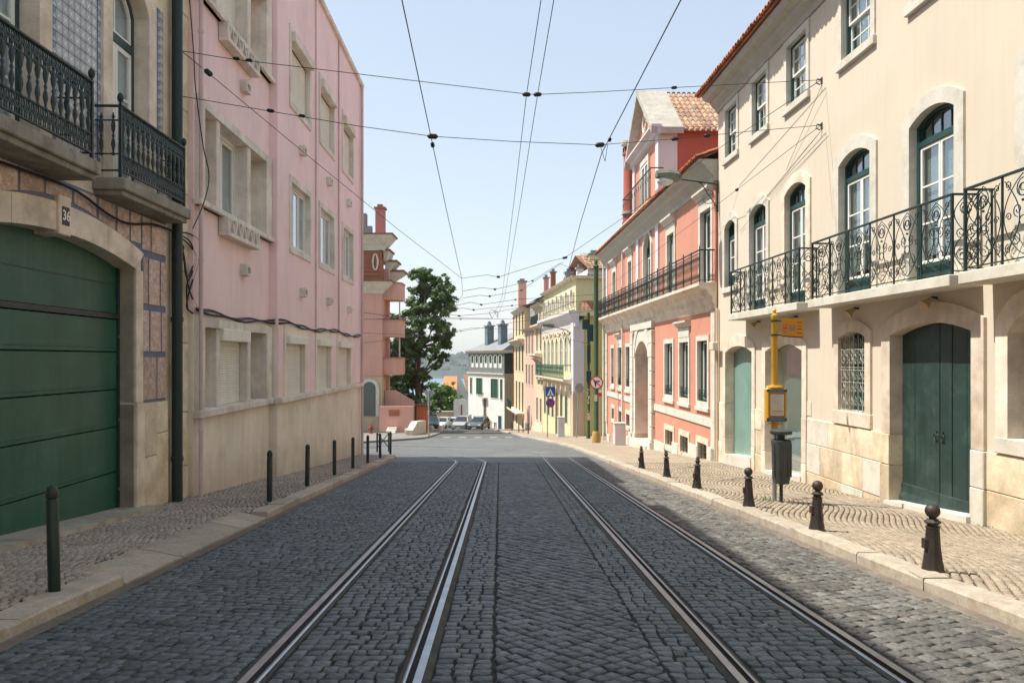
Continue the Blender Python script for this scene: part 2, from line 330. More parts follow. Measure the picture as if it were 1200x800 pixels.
for k in range(1, 14):
    a, ph, fr = rnd.uniform(2, 9)/k**.6, rnd.uniform(0, 6), k*rnd.uniform(.02, .05)
    for i in range(NX+1): prof[i] += a*math.sin(i*fr*2+ph)
vs = []
for j in range(NY+1):
    y = 2450+j*55; tt = j/NY
    for i in range(NX+1):
        x = -3000+i*40; hh = min(1, tt*2.2)**.8*(78+prof[i])
        vs.append((x, y, -61+hh+rnd.uniform(0, 3)*min(1, j/3)))
mb.add(vs, [(j*(NX+1)+i, j*(NX+1)+i+1, (j+1)*(NX+1)+i+1, (j+1)*(NX+1)+i) for j in range(NY) for i in range(NX)])
tag(mb.build('far_hills', M['hills'], smooth=True, recalc=False), kind='structure')
mb = MB(); mb.tone = []
for k in range(1500):                                               # the wood along the ridge, one mass far away
    i = rnd.uniform(40, 110); x = -3000+i*40; y = rnd.choice([rnd.uniform(2960, 3120), rnd.uniform(2600, 3000)])
    tt = (y-2450)/1430; hh = -61+min(1, tt*2.2)**.8*(78+prof[int(i)]); r = rnd.uniform(4, 11); hgt = rnd.uniform(7, 15)*(1.6 if rnd.random() < .04 else 1)
    n0 = len(mb.f)
    mb.lathe([(r*.6, 0), (r, hgt*.35), (r*.75, hgt*.75), (.5, hgt)], x, y, hh-1, 6)
    mb.tone += [rnd.random()]*(len(mb.f)-n0)
tag(mb.build('far_wood', mat('far trees', (.035, .06, .03), .95, .2, .01, bump=0, tone=.4)), 'hazy green wood on the hills across the river', 'wood', kind='stuff')

# ------------------------------------------------------------------ street lines
def lk(y): return -3.13-.035*y                    # road face of left kerb
def rk(y):                                        # road face of right kerb
    P = [(-30, 4.2), (0, 3.6), (38.6, 2.83), (48, 2.0), (60, .8), (80, -.9), (94, -2.2)]
    for (a, x0), (b, x1) in zip(P, P[1:]):
        if y <= b: return x0+(x1-x0)*(y-a)/(b-a)
    return P[-1][1]
FL = Frame(-5.22, -.0236, -1); FP1 = Frame(-5.08, -.0236, -1); FP2 = Frame(-4.90, -.0236, -1)
FR = Frame(7.15, -.0322, 1)
lw = lambda y: FP2.x0-.0236*y if y > 18.09 else (FP1.x0-.0236*y if y > 13.5 else FL.x0-.0236*y)
rw = lambda y: FR.x0-.0322*y
YS = [-18, -8, 0, 5, 10, 15, 20, 26]
road = sheet('road', [(lk(y)-.02, rk(y)+.02, y) for y in YS], M['mortar'], lift=-.016)
sheet('distant_road', [(lk(y)-.02, rk(y)+.02, y) for y in (26, 28.6)]+[(-60, rk(y)+.02, y) for y in (28.6001, 32, 38.6, 44)], M['roadfar'], lift=-.004)
sheet('distant_road', [(lx, rk(y)+.02, y) for lx, y in ((-60, 44.001), (-5.9, 54), (-6.2, 56))], M['roadfar'], lift=-.0045)
sheet('lower_road', [(lx, rk(y)+.02, y) for lx, y in ((-6.2, 56.0001), (-6.4, 72), (-9, 86), (-14, 94), (-16, 105), (-16, 118), (-20, 150))], M['asphalt'], lift=-.003)
# tracks
def track_pt(tr, off, s):                         # s = distance along, returns (x,y)
    if tr == 0: cx, m, Y0, Rr = -.93, -.0155, 25.5, 8.6
    else: cx, m, Y0, Rr = 1.77, -.006, 30.5, 11.0
    if s <= Y0: return (cx+m*s+off, s)
    xa = cx+m*Y0; a = (s-Y0)/Rr; a0 = math.atan(-m)
    if a < math.pi/2-a0:
        return (xa-Rr*math.cos(a0)+(Rr+off)*math.cos(a0+a)*1.0, Y0-Rr*math.sin(a0)+(Rr+off)*math.sin(a0+a))
    e = (a-(math.pi/2-a0))*Rr
    return (xa-Rr*math.cos(a0)-e, Y0-Rr*math.sin(a0)+Rr+off)
for tr, lab in ((0, 'left pair of steel tram rails curving into the side street'), (1, 'right pair of steel tram rails bending left at the junction')):
    t = empty('tram_track', (track_pt(tr, 0, 0)[0], 0, 0)); tag(t, lab, 'tram track', 'tram tracks in the cobbles')
    for side in (-1, 1):
        SS = [-16, -8, 0, 4, 8, 12, 16, 20, 24]+[25+.6*i for i in range(40)]+[52, 60, 80]
        # cross-section: (offset from gauge line away from the track centre, z, material)
        secs = [(-.085, -.012, 2), (-.058, -.001, 1), (-.048, .004, 0), (-.036, .003, 1), (-.030, -.035, 1), (0, -.035, 1), (.004, .006, 0), (.052, .007, 0), (.060, -.004, 2), (.095, -.013, 2)]
        mb = MB(); vs = []; n = len(secs)
        for s_ in SS:
            for o_, z_, _m in secs:
                x, y = track_pt(tr, side*(.45+o_), s_); vs.append((x-t.location.x, y, G(x, y)+z_))
        mb.v = vs
        for i in range(len(SS)-1):
            for k in range(n-1):
                mb.f.append((i*n+k, i*n+k+1, (i+1)*n+k+1, (i+1)*n+k)); mb.mi.append({0: 2, 1: 0, 2: 0, 3: 1, 4: 1, 5: 1, 6: 0, 7: 2, 8: 2}[k] if not (k in (6,)) else 0)
        # head (6) polished, flank (5) dark
        if side < 0: pass
        mb.build('rail', [M['steel'], M['rust'], M['grit']], t)

# ------------------------------------------------------------------ setts
def stone_faces(cx, cy, pts, z0, dep, inset, rng, full):
    """one sett: pts = 4 ground corners (counter-clockwise)"""
    mx = sum(p[0] for p in pts)/4; my = sum(p[1] for p in pts)/4
    tx, ty = rng.uniform(-.02, .02), rng.uniform(-.02, .02); h = rng.uniform(-.004, .003)
    Z = lambda x, y, d: G(x, y)+z0+h-d+tx*(x-mx)+ty*(y-my)
    vs = []
    if full: vs += [(x, y, G(x, y)+z0-dep) for x, y in pts]
    sh = [(mx+(x-mx)*.97, my+(y-my)*.97) for x, y in pts]
    vs += [(x, y, Z(x, y, .007)) for x, y in sh]
    k = 1-inset
    vs += [(mx+(x-mx)*k, my+(y-my)*k, Z(x, y, rng.uniform(0, .002))) for x, y in pts]
    fs = []; b = 0
    if full:
        fs += [(i, (i+1) % 4, 4+(i+1) % 4, 4+i) for i in range(4)]; b = 4
    fs += [(b+i, b+(i+1) % 4, b+4+(i+1) % 4, b+4+i) for i in range(4)]+[(b+4, b+5, b+6, b+7)]
    return vs, fs
def lay(cells, name, mat_, parent, z0, dep, inset, rng, nmax=300, far=14, ymin=4.2):
    """cells: list of 4-corner polygons. The nearest in view become single stones, the rest one joined mesh"""
    cells.sort(key=lambda c: sum(p[1] for p in c))
    inview = [i for i, c in enumerate(cells) if c[0][1] > ymin and abs(c[0][0]) < .66*c[0][1]][:nmax]
    single = set(inview); rest = MB(); rest.tone = []
    for i, c in enumerate(cells):
        y = c[0][1]; vs, fs = stone_faces(0, 0, c, z0, dep, inset, rng, y < far); tone = min(1, max(0, rng.gauss(.5, .24)))
        if i in single:
            mb = MB(); cx, cy = c[0]; cz = G(cx, cy)+z0
            mb.add([(x-cx, yy-cy, z-cz) for x, yy, z in vs], fs); mb.tone = [tone]*len(fs)
            o = mb.build(name, mat_, parent, recalc=False); o.data.polygons.foreach_set('use_smooth', [True]*len(o.data.polygons)); o.location = (cx, cy, cz)
        else:
            rest.add(vs, fs); rest.tone += [tone]*len(fs)
    o = rest.build(name+'s', mat_, parent, recalc=False); o.data.polygons.foreach_set('use_smooth', [True]*len(o.data.polygons)); o['kind'] = 'stuff'
def quadcell(cx, cy, hw, hl, ang, rng, j):
    ca, sa = math.cos(ang), math.sin(ang); out = []
    for a, b in ((-1, -1), (1, -1), (1, 1), (-1, 1)):
        u = a*hw+rng.uniform(-j, j); v = b*hl+rng.uniform(-j, j); out.append((cx+u*ca-v*sa, cy+u*sa+v*ca))
    return out
rng = random.Random(11); cells = []
gap = .0052
def rails_x(y): return [track_pt(0, -.45, y)[0], track_pt(0, .45, y)[0], track_pt(1, -.45, y)[0], track_pt(1, .45, y)[0]]
def rows(xl, xr, y0, y1, sx, sy, slant=0, j=.008, wav=0):
    """courses across the street between two boundary functions"""
    y = y0; r = 0
    while y < y1:
        L0 = xl(y); R0 = xr(y); wd = R0-L0; n = max(1, round(wd/sx*rng.uniform(.92, 1.08))); off = rng.uniform(0, 1)
        xs = [L0]; acc = [rng.uniform(.72, 1.28) for _ in range(n)]; tot = sum(acc)
        for a in acc: xs.append(xs[-1]+wd*a/tot)
        for a, b in zip(xs, xs[1:]):
            cx = (a+b)/2; cy = y+slant*(cx-L0)+wav*math.sin(cx*2.3+y*.35)
            cells.append(quadcell(cx, cy, (b-a)/2-gap, sy/2-gap*.9, math.atan(slant), rng, j))
        y += sy; r += 1
def diag(xl, xr, y0, y1, s_, ang, j=.008, wav=0, sl=1.0):
    ca, sa = math.cos(ang), math.sin(ang); n = int(40/s_)
    for iu in range(-n, n):
        for iv in range(-n, n):
            u = (iu+.5*(iv % 2)*0)*s_*sl; v = iv*s_
            x = u*ca-v*sa; y = u*sa+v*ca+13
            if not (y0 < y < y1): continue
            x += wav*math.sin(y*.8)+rng.uniform(-.006, .006); y += wav*math.sin(x*1.7)
            a, b = xl(y), xr(y)
            if a-.05 < x < b+.05:
                q = [(min(max(p[0], a+.004+rng.uniform(-.012, .006)), b-.004-rng.uniform(-.012, .006)), p[1]) for p in quadcell(x, y, s_*sl/2-gap, s_/2-gap, ang, rng, j)]
                if max(p[0] for p in q)-min(p[0] for p in q) > .035: cells.append(q)
Y0, Y1 = 2.6, 26.0
B = .10
rx = lambda i, d: (lambda y: rails_x(y)[i]+d)
rows(lambda y: lk(y)+.13, rx(0, -.10), Y0, Y1, .105, .095, slant=-.16, j=.010, wav=.03)
rows(rx(0, B), rx(1, -B), Y0, Y1, .095, .112, j=.011, wav=.014)
rows(rx(1, .10), rx(1, .44), Y0, Y1, .10, .108, j=.010)
diag(rx(1, .455), rx(2, -.41), Y0, Y1, .104, R(38), j=.012, wav=.035)
rows(rx(2, -.40), rx(2, -.10), Y0, Y1, .10, .105, j=.010)
rows(rx(2, B), rx(3, -B), Y0, Y1, .105, .105, slant=.05, j=.012)
lay(cells, 'cobblestone', M['cobble'], road, 0, .035, .2, rng, nmax=210)
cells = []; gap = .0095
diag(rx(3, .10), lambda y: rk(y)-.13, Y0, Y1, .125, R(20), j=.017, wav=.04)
lay(cells, 'cobblestone', M['cobble_kerbside'], road, 0, .035, .2, rng, nmax=90)
for a, b, nm in ((lambda y: lk(y)+.0, lambda y: lk(y)+.13, 0), (lambda y: rk(y)-.30, lambda y: rk(y), 1)):
    sheet('gutter', [(a(y), b(y), y) for y in YS+([30, 38.6, 48] if nm else [28.6])], M['gutter'], lift=-.0075)
# pale crumbled joints in the right track
mb = MB(); rr = random.Random(5)
for k in range(90):
    y = 5.5+20*rr.random()**1.3; x = rails_x(y)[2]+.25+.4*rr.random(); a = rr.uniform(0, 3); L = rr.uniform(.02, .07); q = quadcell(x, y, L, .008, a, rr, .006)
    mb.add([(px, py, G(px, py)+.001) for px, py in q], [(0, 1, 2, 3)])
tag(mb.build('mortar_crumbs', mat('pale mortar', (.3, .28, .24), .9, bump=0), road, recalc=False), kind='stuff')

# kerbs
def kerb(name, fx, y0, y1, wd, ht, sgn, Ls, k=None):
    k = k or tag(empty(name), kind='structure'); y = y0; rg = random.Random(len(name)*7+3)
    while y < y1:
        L = rg.uniform(*Ls); e = y1 if y1-y-L < .4 else y+L
        if True:
            mb = MB(); x0, x1 = fx(y), fx(e); hh = ht+rg.uniform(-.008, .008); ws = wd+rg.uniform(-.01, .01); dx = rg.uniform(-.008, .008)
            pr = [(0, -.12), (0, hh-.025), (.022, hh), (ws, hh), (ws, -.12)]; N = 5; vs = []
            for i in range(N):
                t_ = i/(N-1); yy = y+.006+(e-y-.012)*t_; xx = x0+(x1-x0)*t_; sh = .012 if i in (0, N-1) else 0
                vs += [(sgn*(o+dx+(sh if j_ in (0, 1) else 0)+rg.uniform(-.006, .006))+xx-x0, yy-y, z-(sh if j_ in (1, 2, 3) else 0)+rg.uniform(-.004, .004)+G(xx, yy)-G(x0, y)) for j_, (o, z) in enumerate(pr)]
            n = 5; fs = [(i*n+q, i*n+(q+1) % n, (i+1)*n+(q+1) % n, (i+1)*n+q) for i in range(N-1) for q in range(n)]+[tuple(range(n)), tuple((N-1)*n+q for q in range(n-1, -1, -1))]
            mb.add(vs, fs); o = mb.build('kerb_stone', M['kerb'], k); o.location = (x0, y, G(x0, y))
        y = e
    return k
kl = kerb('left_kerb', lk, -10, 6.95, .26, .10, -1, (.9, 1.6)); kerb('left_kerb', lk, 11.55, 28.2, .26, .10, -1, (.9, 1.6), kl)
kerb('right_kerb', rk, -10, 60, .24, .11, 1, (1.1, 2.0))
kerb('lower_right_kerb', rk, 60, 93, .24, .1, 1, (2.5, 4))
# dropped kerb: broad worn stones sloping from the pavement to the road in front of the garage
y = 6.95; rg = random.Random(9)
while y < 11.5:
    L = rg.uniform(.62, .8); e = min(y+L, 11.55); x0 = lk(y); mb = MB(); vs = []
    for i in range(4):
        t_ = i/3; yy = y+.006+(e-y-.012)*t_; xx = lk(yy); j = lambda: rg.uniform(-.006, .006); q = .014 if i in (0, 3) else 0
        for o, z in ((0, -.1), (0, .012), (.10, .035-q), (.34, .088-q), (.46, .103-q), (.46, -.1)): vs.append((-o+xx-x0+j(), yy-y, z+j()+G(xx, yy)-G(x0, y)))
    mb.add(vs, [(i*6+q, i*6+(q+1) % 6, (i+1)*6+(q+1) % 6, (i+1)*6+q) for i in range(3) for q in range(6)]+[tuple(range(6)), tuple(18+q for q in range(5, -1, -1))])
    o = mb.build('ramp_stone', M['kerb'], kl); o.location = (x0, y, G(x0, y)); y = e
# corner of the left pavement
mb = MB(); pts = [(lk(28.2), 28.2)]+[(lk(28.2)-1.0+1.0*math.cos(a), 28.2+1.0*math.sin(a)) for a in [math.pi/2*i/6 for i in range(1, 7)]]+[(-9, 29.2), (-40, 29.2)]
for (xa, ya), (xb, yb) in zip(pts, pts[1:]):
    d = Vector((xb-xa, yb-ya)).normalized(); nx, ny = -d.y*.25, d.x*.25
    mb.add([(xa, ya, G(xa, ya)-.1), (xb, yb, G(xb, yb)-.1), (xb+nx, yb+ny, G(xb, yb)-.1), (xa+nx, ya+ny, G(xa, ya)-.1), (xa, ya, G(xa, ya)+.1), (xb, yb, G(xb, yb)+.1), (xb+nx, yb+ny, G(xb, yb)+.1), (xa+nx, ya+ny, G(xa, ya)+.1)], [(0, 1, 5, 4), (3, 2, 6, 7), (4, 5, 6, 7), (0, 3, 7, 4), (1, 2, 6, 5)])
mb.build('kerb_corner', M['kerb'], kl)

# pavements
def pave_cells(xl, xr, y0, y1, s_, wav, ph, rg, sly=1.0):
    out = []; v = -6.0
    while v < y1+6:
        u = -8.0
        while u < 9:
            su = s_*rg.uniform(.82, 1.18); uc = u+su/2; u += su
            x = uc; y = v+wav*math.sin(uc*1.9+ph)+.12*math.sin(v*.6+uc*.7+ph)+.35*uc*(1 if ph else .55)
            if not (y0 < y < y1) or not (xl(y)+.02 < x < xr(y)-.02): continue
            sl_ = wav*1.9*math.cos(uc*1.9+ph)+.35*(1 if ph else .55)
            out.append(quadcell(x, y, su/2-.0085, s_*sly/2-.0085, math.atan(sl_), rg, .005))
        v += s_*sly
    return out
def pave_cells_long(xl, xr, y0, y1, pitch, rg):
    out = []; x0 = -9.0
    while x0 < 11:
        y = y0-.3+rg.uniform(0, .1)
        while y < y1:
            L = rg.uniform(.075, .13); yc = y+L/2; y += L
            ph = yc*1.25+x0*.9; x = x0+.30*(yc-10)+.14*math.sin(ph); sl_ = .30+.175*math.cos(ph)
            if yc < y0 or not (xl(yc)+.02 < x < xr(yc)-.02): continue
            out.append(quadcell(x, yc, pitch/2-.0075, L/2-.0055, -math.atan(sl_), rg, .005))
        x0 += pitch
    return out
pr_ = sheet('right_pavement', [(rk(y)+.2, rw(y)+.05, y) for y in [-18, 0, 10, 12, 16, 20, 24]], M['joint'], lift=.082)
rgp = random.Random(21)
lay(pave_cells_long(lambda y: rk(y)+.24, rw, 4, 24, .078, rgp), 'paving_stone', M['calcada'], pr_, .10, .03, .2, rgp, far=12, ymin=6.0)
sheet('right_pavement', [(rk(y)+.2, rw(y)+.1 if y < 46 else 14, y) for y in (24, 26, 38.6, 46, 48, 60, 80, 93)], M['pavefar'], lift=.096)
pl_ = sheet('left_pavement', [(lw(y)-.3, lk(y)-q, y) for y, q in ((-18, .2), (0, .2), (6.95, .2), (6.951, .44), (9, .44), (11.55, .44), (11.551, .2), (13.5, .2), (18, .2), (26, .2))], M['jointdk'], lift=.082)
lay(pave_cells(lambda y: lw(y)-.05, lambda y: lk(y)-(.46 if 6.95 < y < 11.5 else .26), 4, 24, .070, .06, 0, rgp, 1.25), 'paving_stone', M['calcada_dk'], pl_, .10, .03, .2, rgp, far=12, ymin=5.0)
mb = MB(); poly = [(lw(24)-.1, 24), (lk(24)-.2, 24), (lk(28.2)-.22, 28.2), (lk(28.2)-1.0+.75, 28.5), (lk(28.2)-.7, 28.85), (lk(28.2)-1.1, 28.96), (-40, 28.96), (-40, 27)]
mb.add([(x, y, G(x, y)+.096) for x, y in poly], [tuple(range(len(poly)))]); tag(mb.build('left_pavement', M['calcada_dk'], recalc=False), kind='structure')
# pavement across the junction, on the left
P3 = [(-60, 44), (-8.5, 44.6), (-6.2, 53), (-5.9, 56), (-6.4, 72), (-7.5, 82), (-12, 88), (-60, 88)]
mb = MB(); n = len(P3); mb.add([(x, y, G(x, y)+.11) for x, y in P3]+[(x, y, G(x, y)-.05) for x, y in P3], [tuple(range(n))]+[(i, (i+1) % n, n+(i+1) % n, n+i) for i in range(n)])
tag(mb.build('far_pavement', mat('grey paving', (.2, .19, .17), .9, .15, .6, .1, 15, .3)), kind='structure')
# pedestrian crossing
mb = MB()
for k in range(6):
    x = -5.0+1.13*k; q = [(x, 56.9), (x+.55, 56.9), (x+.5, 59.4), (x-.05, 59.4)]
    mb.add([(a, b, G(a, b)+.001+.004) for a, b in q], [(0, 1, 2, 3)])
zc = mb.build('crossing_stripes', mat('worn white road paint', (.27, .27, .26), .9, .2, 2, .3, 20, .2), None, recalc=False); tag(zc, kind='structure')
# weeds at the foot of walls
mb = MB(); mb.tone = []
for k in range(520):
    c = rr.choice([(0, 13.2, .35), (0, 13.1, .2), (0, 14.5, .6), (1, 14.5, .3), (1, 12.4, .4), (0, 18, 1), (2, 13.3, .12), (1, 16.2, .3), (0, 16, 1.2), (0, 24, 3), (1, 11.4, .1), (0, 12.6, .2)])
    y = rr.gauss(c[1], c[2]); x = (lw(y)+abs(rr.gauss(.03, .05)) if c[0] == 0 else rw(y)-abs(rr.gauss(.04, .05)) if c[0] == 1 else {8.4: 3.9, 13.3: 4.25, 6.3: 4.0}[c[1]]+rr.gauss(0, .08))
    h = rr.uniform(.01, .035)*(2.5 if c[1] == 13.3 else 1); a = rr.uniform(0, 6.3); z = G(x, y)+.1; wv = .006
    dx, dy = math.cos(a), math.sin(a)
    mb.add([(x-dy*wv, y+dx*wv, z), (x+dy*wv, y-dx*wv, z), (x+dx*h*.6, y+dy*h*.6, z+h)], [(0, 1, 2)]); mb.tone.append(rr.random())
tag(mb.build('weeds', M['grass'], recalc=False), 'small weeds sprouting between pavement and walls', 'weeds', kind='stuff')
# ------------------------------------------------------------------ facade helpers
def wall(F, y0, y1, z0, z1, holes, name, mat_, parent, o=0, rev=.3, depth=7, top=True, backz=None):
    ys = sorted({y0, y1, *[h[0] for h in holes], *[h[1] for h in holes]}); zs = sorted({z0, z1, *[h[2] for h in holes], *[h[3] for h in holes]})
    mb = MB(F)
    for a, b in zip(ys, ys[1:]):
        for c, d in zip(zs, zs[1:]):
            my, mz = (a+b)/2, (c+d)/2
            if any(h[0] < my < h[1] and h[2] < mz < h[3] for h in holes): continue
            mb.add([(a, o, c), (b, o, c), (b, o, d), (a, o, d)], [(0, 1, 2, 3)])
    for h in holes:
        a, b, c, d = h[:4]
        mb.add([(a, o, c), (b, o, c), (b, o, d), (a, o, d), (a, o-rev, c), (b, o-rev, c), (b, o-rev, d), (a, o-rev, d)], [(0, 1, 5, 4), (1, 2, 6, 5), (2, 3, 7, 6), (3, 0, 4, 7)])
    mb.add([(y0, o, z0), (y1, o, z0), (y1, o, z1), (y0, o, z1), (y0, o-depth, z0), (y1, o-depth, z0), (y1, o-depth, z1), (y0, o-depth, z1)],
           [(0, 4, 7, 3), (1, 2, 6, 5), (4, 5, 6, 7)]+([(3, 7, 6, 2)] if top else []))
    return mb.build(name, mat_, parent, recalc=False)
def surround(F, y0, y1, zb, zs, za, wd, o0, o1, n=10, sq=False, top=None):
    """stone frame of an arched opening. sq: the outer head is square-eared"""
    inn = [(y0, zb)]+arc(y0, y1, zs, za, n)+[(y1, zb)]
    if sq:
        tp = top if top else za+wd; h = arc(y0-wd, y1+wd, zs+(tp-za)*.55, tp, n); out = [(y0-wd, zb)]+h+[(y1+wd, zb)]
    else:
        out = [(y0-wd, zb)]+[(y0-wd+(y1-y0+2*wd)*i/n, (top or za+wd)) if za == zs else None for i in range(n+1)]+[(y1+wd, zb)]
        if za != zs:
            tp = top or za+wd; h = arc(y0-wd, y1+wd, zs+(tp-za)*.7, tp, n); out = [(y0-wd, zb)]+h+[(y1+wd, zb)]
    return MB(F).ring(inn, out, o0, o1)
def sash_grid(F, parent, y0, y1, z0, z1, o, cols, rows_, fr, bar, fm, gm, name='casement', arch_h=0, th=.04):
    """a glazed leaf: frame with glazing bars, and one pane per opening"""
    mb = MB(F); zt = z1
    if arch_h: zt = z1-arch_h
    mb.box(y0, y0+fr, o-th, o, z0, zt if arch_h else z1); mb.box(y1-fr, y1, o-th, o, z0, zt if arch_h else z1)
    mb.box(y0+fr, y1-fr, o-th, o, z0, z0+fr)
    if arch_h: mb.ring(arc(y0+fr, y1-fr, zt, z1-fr, 8), arc(y0, y1, zt, z1, 8), o-th, o)
    else: mb.box(y0+fr, y1-fr, o-th, o, z1-fr, z1)
    ih = (z1 if not arch_h else z1)-fr
    ya = [y0+fr+(y1-y0-2*fr)*i/cols for i in range(cols+1)]; za = [z0+fr+(ih-z0-fr)*i/rows_ for i in range(rows_+1)]
    def top_at(y):
        if not arch_h: return ih
        c = (y1-y0-2*fr)/2; t_ = (y-(y0+y1)/2)/c; return zt+(ih-zt)*math.sqrt(max(0, 1-t_*t_*.9))
    for y in ya[1:-1]: mb.box(y-bar/2, y+bar/2, o-th*.8, o-.004, z0+fr, top_at(y))
    for z in za[1:-1]: mb.box(y0+fr, y1-fr, o-th*.75, o-.007, z-bar/2, z+bar/2)
    f = mb.build(name, fm, parent)
    if arch_h:
        g = [(y0+fr, z0+fr), (y1-fr, z0+fr)]+[(a, b) for a, b in reversed(arc(y0+fr, y1-fr, zt, ih, 8))]
        MB(F).poly(g, o-th*.6, o-th*.5).build('pane', gm, parent)
    else:
        for a, b in zip(ya, ya[1:]):
            for c, d in zip(za, za[1:]): MB(F).box(a, b, o-th*.6, o-th*.5, c, d).build('pane', gm, parent)
    return f
def cloth(F, parent, y0, y1, z0, z1, o, m_='curtain', name='curtain'):
    n = 14; vs = []; rg = random.Random(int(abs(y0*100)))
    for i in range(n+1):
        y = y0+(y1-y0)*i/n; d = .02*math.sin(i*2.4)+rg.uniform(-.005, .005)
        vs += [(y, o+d, z0), (y, o+d, z1)]
    return MB(F).add(vs, [(2*i, 2*i+2, 2*i+3, 2*i+1) for i in range(n)]).build(name, M[m_], parent)
def slats(F, y0, y1, z0, z1, o, step, th=.012):
    mb = MB(F); z = z0; mb.box(y0, y1, o-.03, o-.02, z0, z1)
    while z+step <= z1+1e-4:
        mb.prof([(o-.02, z), (o-.004, z+.004), (o, z+step*.5), (o-.006, z+step-.004), (o-.02, z+step-.001)], y0, y1); z += step
    return mb

# ------------------------------------------------------------------ LEFT 1: tiled house with the green garage
F = FL
gb = empty('tiled_house'); F.place(gb); tag(gb, 'tile-clad house with green garage door and ornate iron balconies', 'house')
ZF = 3.84
mblue = mat('blue painted band', (.15, .17, .24), .8, .15, 4, .1, 60, .2, stain=(.25, .2, .18), stamt=.4, stscale=5)
wall(F, -22, 13.52, -2.5, 11.9, [(7.59, 11.57, -2, 2.97), (10.83, 12.02, ZF, 6.95), (7.88, 9.12, ZF, 6.95), (4.7, 5.9, ZF, 6.95)], 'wall', M['stone_warm'], gb, rev=.5, depth=9)
# blue painted ground of the panelled zone, cut round the arch
mb = MB(F); mb.box(11.80, 12.66, .001, .012, .79, 3.02); mb.box(4.6, 12.66, .001, .012, 3.30, 3.60)
inn = [(7.36+4.44*i/12, 3.0) for i in range(13)]; mb.poly([(11.15, 3.02), (12.66, 3.02), (12.66, 3.30), (9.9, 3.30)], .001, .0118)
mb.poly([(4.6, 3.02), (8.0, 3.02), (9.2, 3.30), (4.6, 3.30)], .001, .0116)
mb.build('painted_band', mblue, gb)
mpan = mat('sgraffito panel', (.50, .36, .31), .85, .22, 9, .2, 45, .4, 24, stain=(.60, .50, .38), stamt=.9, stscale=18, rnd=.18)
def panel(y0, y1, z0, z1, cut=False):
    mb = MB(F)
    if cut:
        n = 5; bot = [(y0+(y1-y0)*i/n, archz(y0+(y1-y0)*i/n)+.07) for i in range(n+1)]; mb.poly([(y0, z1), (y1, z1)]+bot[::-1], .012, .026)
    else:
        mb.cbox(y0, y1, .012, .028, z0, z1, .005); mb.box(y0+.035, y1-.035, .028, .031, z0+.035, z0+.042); mb.box(y0+.035, y1-.035, .028, .031, z1-.042, z1-.035)
        mb.box(y0+.035, y0+.042, .028, .0305, z0+.045, z1-.045); mb.box(y1-.042, y1-.035, .028, .0305, z0+.045, z1-.045)
    mb.build('tile_panel', mpan, gb)
def archz(y): c = 2.2; return 2.74+.57*(1-((y-9.58)/2.22)**2)
for z0, z1, cols in ((.83, 1.47, ((11.83, 12.28), (12.33, 12.64))), (1.56, 2.17, ((11.83, 12.02), (12.08, 12.44), (12.49, 12.64))), (2.27, 2.96, ((11.83, 11.98), (12.03, 12.40), (12.46, 12.64)))):
    for a, b in cols: panel(a, b, z0, z1)
for a, b in ((11.42, 11.74), (11.80, 12.07), (12.12, 12.64)): panel(a, b, 3.07 if a > 11.7 else 3.14, 3.56)
for a, b in ((4.65, 5.1), (5.15, 5.6), (5.65, 6.1), (6.15, 6.6), (6.65, 7.1)): panel(a, b, 3.1, 3.56)
for a, b in ((7.15, 7.6), (7.65, 8.1), (8.15, 8.7), (8.75, 9.2), (9.26, 9.82), (9.88, 10.42), (10.50, 10.95), (11.02, 11.37)): panel(a, b, 0, 3.56 if a > 7 else 3.5, cut=True)
# garage arch in stone voussoirs
for a, b in ((7.36, 8.55), (8.56, 9.44), (9.72, 10.7), (10.71, 11.80)):
    n = 6
    def zi(y): return 2.74+.23*(1-((y-9.58)/1.99)**2) if 7.59 <= y <= 11.57 else 2.74
    def zo(y): return 3.0+.31*(1-((y-9.58)/2.22)**2)
    ys = [a+(b-a)*i/n for i in range(n+1)]; inn = [(max(7.59, min(11.57, y)), zi(max(7.59, min(11.57, y)))) for y in ys]; out = [(y, zo(y)) for y in ys]
    MB(F).ring(inn, out, -.3, .045).build('arch_stone', M['stone'], gb)
ks = MB(F).cbox(9.445, 9.715, -.3, .075, 2.93, 3.40, .012).build('keystone', M['stone'], gb)
np_ = MB(F).cbox(9.50, 9.66, .075, .085, 3.05, 3.27, .004).build('number_plate', M['number'], ks)
def text_mesh(txt, size, mat_, name, parent, loc, rot, extrude=.001, align='CENTER', bold=0):
    cu = bpy.data.curves.new(name, 'FONT'); cu.body = txt; cu.size = size; cu.extrude = extrude; cu.align_x = align; cu.align_y = 'CENTER'; cu.offset = bold; cu.resolution_u = 3
    tmp = bpy.data.objects.new(name, cu); COL.objects.link(tmp); dg = bpy.context.evaluated_depsgraph_get(); me = bpy.data.meshes.new_from_object(tmp.evaluated_get(dg))
    bpy.data.objects.remove(tmp); bpy.data.curves.remove(cu)
    me.materials.clear(); me.materials.append(mat_); o = bpy.data.objects.new(name, me); COL.objects.link(o)
    if parent: o.parent = parent
    o.location = loc; o.rotation_euler = rot; return o
text_mesh('36', .17, M['signwhite'], 'numeral', ks, F.T(9.58, .087, 3.16), (R(90), 0, R(180)), bold=.004)
for y0, y1 in ((11.57, 11.80), (7.36, 7.59)):
    MB(F).cbox(y0, y1, -.3, .04, .80, 2.74 if y0 > 9 else 2.74, .01).build('jamb_stone', M['stone'], gb)
MB(F).cbox(11.57, 11.82, -.3, .055, -1.2, .795, .012).build('jamb_stone', M['stone'], gb)
